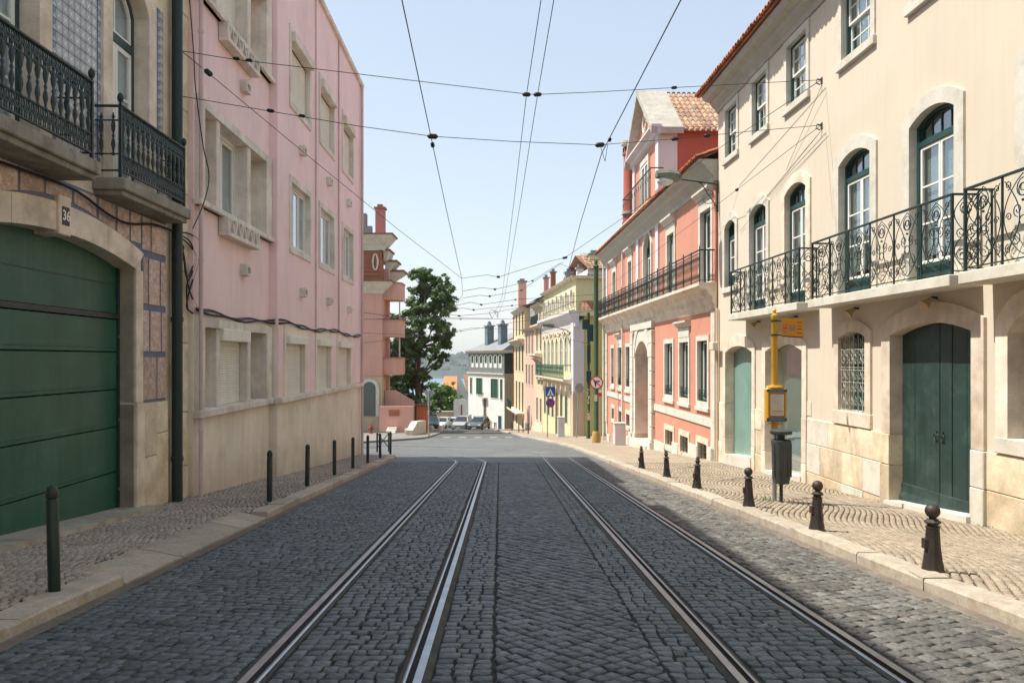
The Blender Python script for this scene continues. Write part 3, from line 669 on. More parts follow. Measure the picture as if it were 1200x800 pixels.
MB(F).cbox(7.33, 7.59, -.3, .055, -1.2, .795, .012).build('jamb_stone', M['stone'], gb); MB(F).cbox(11.825, 12.25, -.02, .05, -.02, .78, .01).build('plinth_stone', M['stone_warm'], gb); MB(F).cbox(11.825, 12.25, -.02, .047, -1.3, -.03, .01).build('plinth_stone', M['stone_warm'], gb)
MB(F).cbox(12.255, 12.67, -.02, .048, .30, .78, .01).build('plinth_stone', M['stone_warm'], gb); MB(F).cbox(12.255, 12.67, -.02, .052, -1.3, .29, .01).build('plinth_stone', M['stone_warm'], gb)
for z0, z1 in ((-1.5, -.35), (-.34, .55), (.56, 1.7), (1.71, 2.9), (2.91, 4.2), (4.21, 5.6), (5.61, 7.2), (7.21, 9), (9.01, 11.9)):
    MB(F).cbox(13.03, 13.5, -.05, .05+.01*random.random(), z0, z1, .012).build('quoin_stone', M['stone_warm'], gb)
_v = [(y, o, z) for y in (7.3, 11.85) for o in (-.5, .32) for z in (-1.4, -SL*y+.15)]
MB(F).add(_v, [(0, 1, 3, 2), (4, 6, 7, 5), (0, 4, 5, 1), (2, 3, 7, 6), (1, 5, 7, 3), (0, 2, 6, 4)]).build('door_sill', M['kerb'], gb)
# garage door
gd = MB(F).box(11.50, 11.57, -.26, -.20, -1.2, 2.76).box(7.59, 7.66, -.26, -.20, -1.2, 2.76).box(7.66, 11.5, -.25, -.195, 2.02, 2.09)
gd = gd.build('garage_door', M['darkgreen'], gb)
for z0, z1 in ((-.70, -.18), (-.17, .46), (.47, 1.0), (1.01, 1.54), (1.55, 2.01)):
    mb = MB(F); mb.cbox(7.66, 11.5, -.26, -.215, z0+.002, z1-.002, .006); mb.prof([(-.215, z0+.05), (-.209, z0+.055), (-.209, z0+.075), (-.215, z0+.08)], 7.68, 11.48)
    mb.build('door_panel', M['garage'], gd)
def sarc(z): return z
pts = [(7.66, 2.10), (11.5, 2.10)]+[(y, 2.74+.23*(1-((y-9.58)/1.99)**2)+.01) for y in [11.5-3.84*i/12 for i in range(13)]]
MB(F).poly(pts, -.26, -.225).build('door_panel', M['garage'], gd); MB(F).box(7.66, 11.5, -.225, -.219, 2.50, 2.515).build('door_seam', M['darkgreen'], gd)
MB(F).box(7.66, 11.5, -.24, -.16, -.80, -.70).build('door_seal', M['number'], gd)
for z in (-.45, .55, 1.75): MB(F).box(11.52, 11.55, -.20, -.19, z, z+.03).build('door_bolt', M['galv'], gd)
# azulejo tiles
def azul():
    m_ = bpy.data.materials.new('azulejo glaze'); m_.use_nodes = True; t = m_.node_tree; N = t.nodes; L = t.links; p = N['Principled BSDF']; p.inputs['Roughness'].default_value = .25
    tc = N.new('ShaderNodeTexCoord'); sp = N.new('ShaderNodeSeparateXYZ'); L.new(tc.outputs['Object'], sp.inputs[0])
    def w(o, sc):
        a = N.new('ShaderNodeMath'); a.operation = 'MULTIPLY'; a.inputs[1].default_value = sc; L.new(o, a.inputs[0]); b = N.new('ShaderNodeMath'); b.operation = 'COSINE'; L.new(a.outputs[0], b.inputs[0]); return b.outputs[0]
    a = N.new('ShaderNodeMath'); a.operation = 'ADD'; L.new(w(sp.outputs[0], 45), a.inputs[0]); L.new(w(sp.outputs[2], 45), a.inputs[1])
    b = N.new('ShaderNodeMath'); b.operation = 'MULTIPLY'; L.new(w(sp.outputs[0], 115), b.inputs[0]); L.new(w(sp.outputs[2], 115), b.inputs[1])
    c = N.new('ShaderNodeMath'); c.operation = 'MULTIPLY_ADD'; L.new(b.outputs[0], c.inputs[0]); c.inputs[1].default_value = .8; L.new(a.outputs[0], c.inputs[2])
    cr = N.new('ShaderNodeValToRGB'); e = cr.color_ramp.elements; e[0].position = 0; e[0].color = (.21, .22, .26, 1); e[1].position = 1; e[1].color = (.68, .66, .6, 1)
    x = e.new(.25); x.color = (.46, .43, .38, 1); x = e.new(.55); x.color = (.32, .33, .35, 1); x = e.new(.7); x.color = (.46, .44, .39, 1)
    mr_ = N.new('ShaderNodeMapRange'); mr_.inputs[1].default_value = -1.6; mr_.inputs[2].default_value = 2.2; L.new(c.outputs[0], mr_.inputs[0]); L.new(mr_.outputs[0], cr.inputs[0])
    oi = N.new('ShaderNodeObjectInfo'); mm = N.new('ShaderNodeMapRange'); mm.inputs[3].default_value = .85; mm.inputs[4].default_value = 1.12; L.new(oi.outputs['Random'], mm.inputs[0])
    hs = N.new('ShaderNodeVectorMath'); hs.operation = 'SCALE'; L.new(cr.outputs[0], hs.inputs[0]); L.new(mm.outputs[0], hs.inputs['Scale']); L.new(hs.outputs[0], p.inputs['Base Color']); return m_
M['azul'] = azul(); M['azulborder'] = mat('blue border glaze', (.13, .17, .28), .25, .3, 30, .3, 90, .05, stain=(.5, .5, .48), stamt=.9, stscale=22, rnd=.2)
tmb = MB(F).cbox(-.068, .068, 0, .012, -.068, .068, .003); tmesh = tmb.mesh('tile', M['azul']); tmb2 = MB(F).cbox(-.038, .038, 0, .014, -.068, .068, .003); tmeshb = tmb2.mesh('border_tile', M['azulborder'])
def tile(me, name, y, z):
    o = bpy.data.objects.new(name, me); COL.objects.link(o); o.parent = gb; o.location = F.T(y, .001, z)
nt_ = 0
z = 4.02
while z < 6.9:
    for i in range(7):
        tile(tmesh, 'tile', 9.555+.14*i, z)
    tile(tmeshb, 'border_tile', 9.44, z); tile(tmeshb, 'border_tile', 10.52, z)
    tile(tmeshb, 'border_tile', 12.39, z); tile(tmesh, 'tile', 12.50, z); z += .14
mb = MB(F)
for y0, y1 in ((2.0, 4.45), (6.15, 7.62)):
    z = 3.95
    while z < 6.9:
        y = y0
        while y < y1-.1: mb.box(y, y+.134, 0, .012, z, z+.134); y += .14
        z += .14
o = mb.build('tiles_by_camera', M['azul'], gb); o['kind'] = 'stuff'; o.name = 'tiles'
# french windows
for (a, b) in ((10.83, 12.02), (7.88, 9.12), (4.7, 5.9)):
    s_ = surround(F, a+.02, b-.02, ZF, 6.55, 6.93, .26, -.32, .04, top=7.22).build('window', M['stone'], gb)
    fr = MB(F).ring([(a+.09, ZF)]+arc(a+.09, b-.09, 6.5, 6.86, 8)+[(b-.09, ZF)], [(a+.02, ZF)]+arc(a+.02, b-.02, 6.55, 6.93, 8)+[(b-.02, ZF)], -.27, -.19)
    fr.box(a+.09, b-.09, -.26, -.18, 5.98, 6.10).build('frame', M['framegreen'], s_)
    c = (a+b)/2
    for q0, q1 in ((a+.09, c-.005), (c+.005, b-.09)):
        sash_grid(F, s_, q0, q1, ZF+.02, 5.975, -.2, 1, 3, .07, .03, M['white'], M['glassblue'])
    sash_grid(F, s_, a+.09, b-.09, 6.1, 6.855, -.205, 2, 1, .05, .035, M['white'], M['glassblue'], name='fanlight', arch_h=.34)
    cloth(F, s_, a+.1, b-.1, ZF, 6.7, -.29, 'sky_sheer')
# balconies with cast-iron balusters
def bal_profile():
    P = [(.012, 0), (.03, .01), (.03, .03), (.014, .05), (.022, .09), (.036, .14), (.030, .19), (.014, .23), (.026, .26), (.012, .29), (.028, .33), (.038, .39), (.024, .45), (.013, .48), (.028, .51), (.012, .54), (.012, .56)]
    return P
bmesh_ = MB(ID).lathe(bal_profile(), n=7, flat=.7).mesh('baluster', M['iron'], smooth=True)
def frieze_unit(L, h, F_=F):
    mb = MB(F_); n = max(1, round(L/.085)); st = L/n
    for i in range(n):
        cy = st*(i+.5)
        for k in range(8):
            a0, a1 = 2*math.pi*k/8, 2*math.pi*(k+1)/8; ro, ri = min(st, h)*.50, min(st, h)*.28
            mb.add([(cy+ro*math.cos(a0), .006, h/2+ro*math.sin(a0)), (cy+ro*math.cos(a1), .006, h/2+ro*math.sin(a1)), (cy+ri*math.cos(a1), .006, h/2+ri*math.sin(a1)), (cy+ri*math.cos(a0), .006, h/2+ri*math.sin(a0)),
                    (cy+ro*math.cos(a0), -.006, h/2+ro*math.sin(a0)), (cy+ro*math.cos(a1), -.006, h/2+ro*math.sin(a1)), (cy+ri*math.cos(a1), -.006, h/2+ri*math.sin(a1)), (cy+ri*math.cos(a0), -.006, h/2+ri*math.sin(a0))], [(0, 1, 2, 3), (7, 6, 5, 4), (0, 4, 5, 1), (3, 2, 6, 7)])
        mb.box(cy-.008, cy+.008, -.004, .004, 0, h); mb.poly([(cy-st/2, 0), (cy-st/2+.022, 0), (cy-st/2, h*.35)], -.005, .005); mb.poly([(cy+st/2, h), (cy+st/2-.022, h), (cy+st/2, h*.65)], -.005, .005)
        mb.box(cy-st/2, cy-st/2+.012, -.0045, .0045, 0, h)
    return mb
def iron_balcony(y0, y1, p, zt, far_ret=True, near_ret=True):
    sl_ = MB(F).cbox(y0-.06, y1+.06, -.1, p+.09, zt-.19, zt-.03, .015).cbox(y0-.02, y1+.02, -.1, p+.04, zt-.26, zt-.185, .01).build('balcony', M['greystone2'], gb)
    zr0, zr1 = zt+.06, zt+.93
    hr = MB(F); hr.cbox(y0, y1, p-.03, p+.03, zr1-.03, zr1, .006); hr.box(y0, y1, p-.012, p+.012, zr1-.21, zr1-.195); hr.box(y0, y1, p-.015, p+.015, zr0, zr0+.02); hr.box(y0, y1, p-.012, p+.012, zr0+.22, zr0+.235)
    for yy in ((y1, ) if not near_ret else (y0, y1)):
        hr.cbox(yy-.02, yy+.02, 0, p-.03, zr1-.03, zr1-.001, .005); hr.box(yy-.012, yy+.012, 0, p, zr0+.001, zr0+.021); hr.box(yy-.012, yy+.012, 0, p, zr0+.22, zr0+.235); hr.box(yy-.012, yy+.012, 0, p, zr1-.21, zr1-.195)
        hr.box(yy-.018, yy+.018, p-.018, p+.018, zt-.06, zr1)
    hr.build('handrail', M['iron'], sl_)
    n = int((y1-y0)/.15)
    for i in range(n):
        o = bpy.data.objects.new('baluster', bmesh_); COL.objects.link(o); o.parent = sl_; o.location = F.T(y0+(y1-y0)*(i+.5)/n, p, zr0+.235-.03); o.scale = (1, 1, 1.0)
    for yy in ((y1, ) if not near_ret else (y0, y1)):
        for k in range(2):
            o = bpy.data.objects.new('baluster', bmesh_); COL.objects.link(o); o.parent = sl_; o.location = F.T(yy, p*(k+.6)/2.2, zr0+.205)
    L = y1-y0
    for z_, h_ in ((zr0+.02, .2), (zr1-.195, .165)):
        frieze_unit(L, h_).build('frieze', M['iron'], sl_, loc=(y0, p, z_))
    mb = MB(F)                                                  # lace hanging from the upper band
    for i in range(n*2):
        yy = y0+L*(i+.5)/(n*2); d = .055 if i % 2 else .03; mb.poly([(yy-.03, zr1-.21), (yy+.03, zr1-.21), (yy+.008, zr1-.21-d), (yy-.008, zr1-.21-d)], p-.005, p+.005)
    mb.build('lace', M['iron'], sl_)
    for yy in ((y1, ) if not near_ret else (y0, y1)):
        c = F.T(yy, p, zr1); MB().lathe([(.012, 0), (.02, .02), (.012, .03), (.03, .045), (.042, .085), (.036, .125), (.015, .15), (.004, .16)], c[0], c[1], c[2], 10).build('finial', M['iron'], sl_, smooth=True)
M['greystone2'] = mat('weathered slab stone', (.30, .27, .225), .9, .22, 2.5, .12, 50, .5, 18, streak=.3, stain=(.14, .12, .095), stamt=.7, stscale=3)
iron_balcony(5.0, 9.53, .41, ZF, near_ret=False)
iron_balcony(10.42, 12.56, .34, ZF)
# green downpipe
mb = MB(F); c = (12.85, .12, 0); mb.lathe([(.085, -1.2), (.085, 11.7)], c[0], c[1], 0, 14)
for z in (-.2, 2.05, 4.6): mb.lathe([(.098, z), (.098, z+.07)], c[0], c[1], 0, 14)
mb.build('downpipe', M['darkgreen'], gb, smooth=True)
# roof eave of the tiled house
MB(F).prof([(0, 11.6), (.22, 11.9), (.25, 12.02), (-9, 12.03), (-9, 11.9)], -22, 13.5).build('cornice', M['stone'], gb)

# ------------------------------------------------------------------ LEFT 2: pink building
pb = empty('pink_building'); FP2.place(pb); tag(pb, 'long pink rendered building with beige plinth and rolled down shutters', 'building')
F = FP2; DP = .18*-1      # first bay stands back from the second
ZT = 11.47
H2 = [(19.25, 21.2, 4.15, 5.74), (22.5, 24.4, 4.15, 5.74), (25.9, 27.7, 4.15, 5.74)]
H3 = [(a, b, 7.66, 9.36) for a, b, *_ in H2]
H1 = [(18.8, 20.65, .57, 2.0), (22.1, 23.95, .57, 2.0), (25.1, 27.25, .57, 2.0)]
wall(F, 18.09, 29.5, 2.23, ZT, H2+H3, 'wall', M['pink'], pb, rev=.25, depth=9)
wall(F, 18.09, 29.5, -3.2, 2.229, H1, 'ground_wall', M['render'], pb, o=-.012, rev=.25, depth=8.9)
# bay section stands DP back
Bm = dict(a=13.5, b=18.088)
BY = [(13.88, 17.6)]
wall(F, Bm['a'], Bm['b'], 2.23, ZT-.001, [(13.84, 17.64, 4.16, 5.84), (13.84, 17.64, 7.76, 9.44)], 'bay_wall', M['pink'], pb, o=DP, rev=.3, depth=8.8)
wall(F, Bm['a'], Bm['b'], -2.6, 2.229, [(13.84, 17.64, .55, 2.04)], 'bay_ground_wall', M['render'], pb, o=DP-.01, rev=.3, depth=8.7)
# pink pilasters between ground-floor windows
for a, b in ((18.12, 18.55), (20.9, 21.85), (24.2, 24.85), (27.5, 29.45)): MB(F).box(a, b, -.03, .012, .57, 2.225).build('pilaster', M['pink'], pb)
MB(F).cbox(13.5, 18.07, DP-.05, DP+.13, .43, .56, .012).build('ledge', M['concrete'], pb); MB(F).cbox(18.0, 29.5, -.05, .12, .43, .56, .012).build('ledge', M['concrete'], pb)
MB(F).cbox(18.02, 29.62, -.4, .10, ZT, ZT+.16, .02).build('coping', M['concrete'], pb); MB(F).cbox(13.4, 18.015, DP-.4, DP+.1, ZT, ZT+.158, .02).build('coping', M['concrete'], pb)
MB(F).box(13.5, 29.5, -8.5, -.41, ZT-.02, ZT+.05).build('roof', M['greyroof'], pb)
def frame4(a, b, c, d, wd, o0, o1, F_=F):
    return MB(F_).ring([(a, c), (a, d), (b, d), (b, c), (a, c)], [(a-wd, c-wd), (a-wd, d+wd), (b+wd, d+wd), (b+wd, c-wd), (a-wd, c-wd)], o0, o1)
for a, b, c, d in H2:
    s_ = frame4(a+.01, b-.01, c+.01, d-.01, .15, -.2, .035).build('window', M['concrete'], pb)
    m_ = (a+b)/2
    frame4(a+.06, b-.06, c+.06, d-.06, .05, -.17, -.10).build('frame', M['white'], s_)
    for i_, (q0, q1) in enumerate(((a+.07, m_-.26), (m_-.25, m_+.25), (m_+.26, b-.07))): sash_grid(F, s_, q0, q1, c+.07, d-.07, -.11-.012*(i_ == 1), 1, 1, .055, .03, M['white'], M['glassblue'])
    cloth(F, s_, a+.05, b-.05, c, d, -.2, 'sky_sheer')
for a, b, c, d in H3:
    s_ = frame4(a+.01, b-.01, c+.01, d-.01, .15, -.2, .035).build('window', M['concrete'], pb)
    MB(F).cbox(a-.02, b+.02, -.1, .14, d-.26, d-.01, .015).build('shutter_box', M['concrete'], s_)
    slats(F, a+.03, b-.03, c+.02, d-.26, -.10, .045).build('roller_shutter', M['shutter'], s_)
for a, b, c, d in H1:
    s_ = MB(F).ring([(a+.01, c-.02), (a+.01, d-.01), (b-.01, d-.01), (b-.01, c-.02)], [(a-.2, c-.02), (a-.2, d+.22), (b+.2, d+.22), (b+.2, c-.02)], -.22, .03).build('window', M['render'], pb)
    MB(F).cbox(a-.01, b+.01, -.1, .12, d-.2, d-.01, .012).build('shutter_box', M['shutter'], s_)
    slats(F, a+.03, b-.03, c-.01, d-.2, -.09, .045).build('roller_shutter', M['shutter'], s_)
# the three framed bays
def bay(zb, zt, kind):
    o0, o1 = DP-.28, DP+.07
    s_ = MB(F).ring([(13.86, zb), (13.86, zt), (17.62, zt), (17.62, zb), (13.86, zb)], [(13.55, zb-.13), (13.55, zt+.16), (18.05, zt+.16), (18.05, zb-.13), (13.55, zb-.13)], o0, o1).build('bay_window', M['concrete'], pb)
    for q0, q1 in ((14.55, 14.74), (16.38, 16.60)): MB(F).cbox(q0, q1, DP-.30, DP+.03, zb, zt, .008).build('fin', M['concrete'], s_)
    for q0, q1 in ((13.8, 14.6), (16.55, 17.7)): MB(F).box(q0, q1, DP-.31, DP-.28, zb-.05, zt+.05).build('recess_wall', M['concrete'], s_)
    if kind == 'shut':
        MB(F).cbox(14.74, 16.38, DP-.25, DP+.10, zt-.22, zt, .01).build('shutter_box', M['shutter'], s_)
        slats(F, 14.76, 16.36, zb, zt-.22, DP-.13, .045).build('roller_shutter', M['shutter'], s_)
        slats(F, 13.9, 14.5, zb, zt-.22, DP-.2, .045).build('roller_shutter', M['shutter'], s_)
    else:
        frame4(14.80, 16.32, zb+.06, zt-.06, .055, DP-.29, DP-.22).build('frame', M['white'], s_)
        if kind == 'open':
            for q0, q1 in ((14.82, 15.55), (15.57, 16.30)): sash_grid(F, s_, q0, q1, zb+.07, zt-.07, DP-.235, 1, 1, .06, .03, M['white'], M['glass'])
            cloth(F, s_, 14.8, 16.3, zb, zt, DP-.33, 'blind')
        else: slats(F, 14.82, 16.3, zb+.03, zt-.05, DP-.22, .05).build('roller_shutter', M['shutter'], s_)
    if kind != 'shut':
        mb = MB(F); mb.cbox(13.5, 18.07, DP-.04, DP+.14, zb-.13, zb-.03, .01); mb.build('sill', M['concrete'], s_)
        mb = MB(F); mb.cbox(14.7, 16.7, DP+.01, DP+.20, zb-.48, zb-.40, .008)
        n = 5
        for i in range(n):
            y = 14.78+1.84*i/n; w_ = 1.84/n
            for (ya, yb) in ((y, y+w_/2), (y+w_, y+w_/2)): mb.poly([(ya, zb-.40), (ya+.05*(1 if yb > ya else -1), zb-.40), (yb, zb-.14), (yb-.05*(1 if yb > ya else -1), zb-.14)], DP+.12, DP+.18)
        mb.cbox(14.7, 14.78, DP+.01, DP+.19, zb-.40, zb-.13, .005); mb.cbox(16.62, 16.7, DP+.01, DP+.19, zb-.40, zb-.13, .005)
        mb.build('planter_lattice', M['concrete'], s_)
bay(.57, 2.0, 'shut'); bay(4.2, 5.8, 'open'); bay(7.8, 9.4, 'closed')
# vents, pipes, cable bundle
for px, py, Fo in ((284, 317, DP), (284, 103, DP), (353, 343, 0), (384, 353, 0), (407.5, 363, 0), (352, 177, 0), (384, 213, 0), (407, 238, 0)):
    y = FP2.Y(px, Fo); z = FP2.Z(px, py, Fo); MB(F).ring([(y-.1, z-.06), (y-.1, z+.06), (y+.1, z+.06), (y+.1, z-.06), (y-.1, z-.06)], [(y-.15, z-.11), (y-.15, z+.11), (y+.15, z+.11), (y+.15, z-.11), (y-.15, z-.11)], Fo-.02, Fo+.14).box(y-.1, y+.1, Fo-.01, Fo+.03, z-.06, z+.06).build('vent', M['concrete'], pb)
mb = MB(F); c = (13.60, DP+.09, 0); mb.lathe([(.04, -1.0), (.04, ZT)], c[0], c[1], 0, 8)
for z in (.2, 1.6, 3.1, 5, 7): mb.lathe([(.05, z), (.05, z+.05)], c[0], c[1], 0, 8)
mb.build('pipe', M['pipepink'], pb, smooth=True)
mb = MB(F); c = (29.3, .08, 0); mb.lathe([(.05, -2.1), (.05, ZT)], c[0], c[1], 0, 8)
c = (25.15, .03, 0); mb.lathe([(.025, 2.3), (.025, ZT)], c[0], c[1], 0, 6); c = (21.9, .03, 0); mb.lathe([(.02, 2.3), (.02, ZT)], c[0], c[1], 0, 6); mb.build('pipe', M['pipepink'], pb, smooth=True)
rg = random.Random(2)
def cable(name, pts, r, label, group=None, parent=None, m_='cable', cat='cable', n=5):
    o0 = Vector(pts[0]); mb = MB(); mb.tube([Vector(p)-o0 for p in pts], r, n); o = mb.build(name, M[m_], parent, smooth=True); o.location = o0
    if parent is None: tag(o, label, cat, group)
    return o
cb = empty('cable_bundle', FP2.W(13.5, 0, 2.2)); tag(cb, 'bundle of black cables sagging along the pink facade above the shutters', 'cable bundle')
for k in range(4):
    pts = []; ph = rg.uniform(0, 6)
    y = 13.45
    while y < 29.3:
        off = DP if y < 18.05 else 0
        pts.append(FP2.W(y, off+.05+.015*math.sin(y*2+ph), 2.23+.04*math.sin(y*1.1)+.025*math.sin(y*3.1+ph*2)+(.02*k))-cb.location); y += .3
    mb = MB(); mb.tube(pts, .012, 5); mb.build('cable', M['cable'], cb, smooth=True)
# rising loops at the corner by the green pipe and along the balcony underside
def P(px, py, off=.1, Fr=FL): return Fr.W(Fr.Y(px, off), off, Fr.Z(px, py, off))
def smooth_pts(p, k=4):
    out = []; n = len(p)
    for i in range(n-1):
        a, b, c, d = p[max(0, i-1)], p[i], p[i+1], p[min(n-1, i+2)]
        for j in range(k):
            t_ = j/k; out.append(.5*((2*b)+(c-a)*t_+(2*a-5*b+4*c-d)*t_*t_+(3*b-a-3*c+d)*t_**3))
    return out+[p[-1]]
cb2 = empty('cable_tangle', P(213, 290)); tag(cb2, 'tangle of looping black cables beside the green downpipe corner', 'cable bundle')
for L in ([(205, 272), (222, 274), (233, 282), (235, 297), (228, 322), (221, 345), (219, 360), (226, 367)], [(206, 278), (218, 283), (230, 300), (226, 318), (219, 335), (220, 362)],
          [(213, 276), (224, 285), (228, 305), (219, 325), (215, 300), (212, 285)], [(207, 288), (214, 298), (212, 312), (206, 318)], [(211, 282), (216, 300), (222, 340), (236, 368)], [(209, 285), (204, 300), (208, 312)]):
    mb = MB(); mb.tube([p-cb2.location for p in smooth_pts([P(x, y, .13) for x, y in L])], rg.uniform(.008, .016), 5); mb.build('cable', M['cable'], cb2, smooth=True)
MB().ball((0, 0, 0), .05, 8, 5).build('splice', M['cable'], cb2, smooth=True)
cable('wall_cable', smooth_pts([P(x, y, .08) for x, y in ((0, 190), (40, 204), (90, 224), (125, 250), (150, 262), (180, 263), (205, 272))], 3), .018, 'thick black cable running under the iron balconies to the corner')
cable('wall_cable', smooth_pts([P(x, y, .30, FP2) for x, y in ((221, -15), (227, 60), (229, 100), (238, 170), (245, 205), (240, 235), (226, 268))], 4), .009, 'thin loose cable hanging over the pink bay windows')
# ------------------------------------------------------------------ RIGHT 1: cream house
F = FR
cbd = empty('cream_house'); F.place(cbd); tag(cbd, 'cream rendered house with scrolled iron balconies and dark green doors', 'house')
Yp, Zp = F.Y, F.Z
ZT = 9.2; YE = 24.55
SB = 2.66                                   # balcony slab top
def HY(a, b): y0, y1 = sorted((Yp(a), Yp(b))); return y0, y1
# openings: far y, near y from the photograph's edges
doorG = HY(1045, 1142); doorA = HY(851, 882.5); doorB = HY(898, 941.5); grW = HY(984, 1016)
FW = [HY(850, 862.5), HY(879, 899), HY(920.5, 946), HY(984, 1021.6), HY(1067, 1121), (9.3, 10.5), (6.6, 7.8), (3.9, 5.1)]
SW = [HY(850.5, 864), HY(882, 899), HY(922.5, 946), HY(987, 1022), HY(1070, 1116), (9.4, 10.45), (6.7, 7.75)]
zA = Zp(866, 404); lastW = (9.75, 10.87)
holes = [(doorG[0], doorG[1], -1.4, 2.04), (doorA[0], doorA[1], -1.75, 1.82), (doorB[0], doorB[1], -1.75, 1.82), (grW[0], grW[1], .42, 1.98), (lastW[0], lastW[1], .35, 2.1), (5.2, 7.4, -.7, 2.1)]
for i, (a, b) in enumerate(FW): holes.append((a, b, 3.55 if i == 0 else SB, 5.5))
for a, b in SW: holes.append((a, b, 7.38, 8.83))
wall(F, -20, YE, -2.2, ZT, holes, 'wall', M['cream'], cbd, rev=.4, depth=10)
# door and window stones on the ground floor
def stones(y0, y1, zb, zs, za, wd, o0, o1, name, mt, base=None, top=None, sq=True):
    p_ = surround(F, y0+.015, y1-.015, zb, zs, za-.01, wd, o0, o1, sq=sq, top=top).build(name, M[mt], cbd); return p_
# green double door
a, b = doorG; sG = stones(a, b, .13, 1.86, 2.04, .30, -.2, .05, 'door_surround', 'stone', top=2.36)
for y0, y1 in ((a-.30, a+.015), (b-.015, b+.30)):
    zz = [-1.35, -.42, .125]
    for c, d in zip(zz, zz[1:]): MB(F).cbox(y0, y1, -.2, .075+random.uniform(-.006, .006), c+.004, d-.004, .012).build('jamb_stone', M['pale' if y0 < a else 'stone_warm'], cbd)
gdr = MB(F).box(a, b, -.24, -.215, -1.2, 2.03).build('green_door', M['doorgreen'], cbd)
n = 6; W_ = b-a; ys = [a+.02, a+W_*.20, a+W_*.36, a+W_*.497, a+W_*.503, a+W_*.66, a+W_*.82, b-.02]
gb_ = G(0, (a+b)/2)+.1
def dz(y): return 1.86+.17*(1-((y-(a+b)/2)/(W_/2))**2)-.02
for y0, y1 in zip(ys, ys[1:]):
    if y1-y0 < .05: continue
    MB(F).poly([(y0+.006, -.72), (y1-.006, -.72), (y1-.006, dz(y1-.006)), ((y0+y1)/2, dz((y0+y1)/2)), (y0+.006, dz(y0+.006))], -.215, -.18 if (abs((y0+y1)/2-(a+b)/2) > W_*.13) else -.172).build('door_plank', M['doorgreen'], gdr)
for y0, y1 in ((a+.02, a+W_*.497), (a+W_*.503, b-.02)): MB(F).prof([(-.215, -1.15), (-.12, -1.15), (-.12, -.96), (-.16, -.88), (-.16, -.74), (-.175, -.72), (-.215, -.72)], y0, y1).build('kick_board', M['doorgreen'], gdr)
for sgn in (-1, 1):
    yc = a+W_*.5+sgn*.09; mb = MB(F)
    mb.tube([(yc+.045*math.cos(t_), -.15+.01*math.sin(t_*2), .18+.062*math.sin(t_)) for t_ in [2*math.pi*i/14 for i in range(14)]], .010, 5, closed=True)
    mb.box(yc-.022, yc+.022, -.172, -.150, .235, .275); mb.box(yc-.018, yc+.018, -.172, -.160, .10, .13); mb.build('door_knocker', M['iron'], gdr, smooth=False)
_v = [(y, o, z) for y in (a-.02, b+.02) for o in (-.3, .14) for z in (0, 1)]
MB(F).add([(y, o, (-1.7 if k % 2 == 0 else -SL*y+.0)) for k, (y, o, z) in enumerate(_v)], [(0, 1, 3, 2), (4, 6, 7, 5), (0, 4, 5, 1), (2, 3, 7, 6), (1, 5, 7, 3), (0, 2, 6, 4)]).build('door_step', M['pale'], cbd)
# glazed doors
def plinth_pair(a, b, wd, nm='jamb_stone', zs=(-1.75, -.9, .125), mt='stone'):
    for y0, y1 in ((a-wd, a+.015), (b-.015, b+wd)):
        for c, d in zip(zs, zs[1:]): MB(F).cbox(y0, y1, -.28, .055+random.uniform(-.006, .006), c+.004, d-.004, .012).build(nm, M[mt], cbd)
for (a, b), kind in ((doorA, 'frost'), (doorB, 'shop')):
    stones(a, b, .13, 1.63, 1.82, .24, -.28, .04, 'door_surround', 'stone', top=2.12); plinth_pair(a, b, .24, mt='stone')
    d_ = MB(F).ring([(a+.05, -1.5), *arc(a+.05, b-.05, 1.6, 1.77, 8), (b-.05, -1.5)], [(a, -1.5), *arc(a, b, 1.63, 1.82, 8), (b, -1.5)], -.27, -.22).build('glass_door', M['galv'], cbd)
    g = [(a+.05, -1.6), (b-.05, -1.6)]+[p for p in reversed(arc(a+.05, b-.05, 1.6, 1.77, 8))]
    MB(F).poly(g, -.25, -.24).build('pane', M['frost'] if kind == 'frost' else M['shopglass'], d_)
    if kind == 'shop':
        MB(F).box(a-.1, b+.1, -.45, -.43, -1.75, 1.9).build('blind', M['blind'], d_)  # panel colour stands in for pale reflections in the shop glass
        MB(F).box(a+.05, b-.05, -.262, -.232, -1.02, -.98).build('bar', M['galv'], d_)
    y_ = (a+b)/2; _g = G(0, y_)+.1
    MB(F).add([(y, o, (-2.2 if k % 2 == 0 else -SL*y+.1+(.28 if kind == 'frost' else .02))) for k, (y, o, z) in enumerate([(y, o, z) for y in (a-.02, b+.02) for o in (-.35, .09) for z in (0, 1)])], [(0, 1, 3, 2), (4, 6, 7, 5), (0, 4, 5, 1), (2, 3, 7, 6), (1, 5, 7, 3), (0, 2, 6, 4)]).build('door_step', M['pale'], cbd)
# plinth blocks between the openings
def blocks(y0, y1, seed, mt='stone_warm'):
    r_ = random.Random(seed); rows_z = [(-2.0, -1.05), (-1.045, -.42), (-.415, .13)]
    for j, (c, d) in enumerate(rows_z):
        n = max(1, round((y1-y0)/r_.uniform(.75, 1.1))); cuts = [y0]+[y0+(y1-y0)*(i+r_.uniform(-.18, .18))/n for i in range(1, n)]+[y1]
        for p, q in zip(cuts, cuts[1:]): MB(F).cbox(p+.004, q-.004, -.02, .035+r_.uniform(-.008, .008), c, d-.004, .01).build('plinth_stone', M[mt if r_.random() < .7 else 'pale'], cbd)
ga, gb2 = doorG; 
blocks(gb2+.31, doorB[0]-.25, 4); blocks(doorB[1]+.25, doorA[0]-.25, 6); blocks(doorA[1]+.25, YE, 8, 'stone'); blocks(lastW[0]-.3, ga-.31, 9); blocks(7.6, lastW[0]-.31, 10)
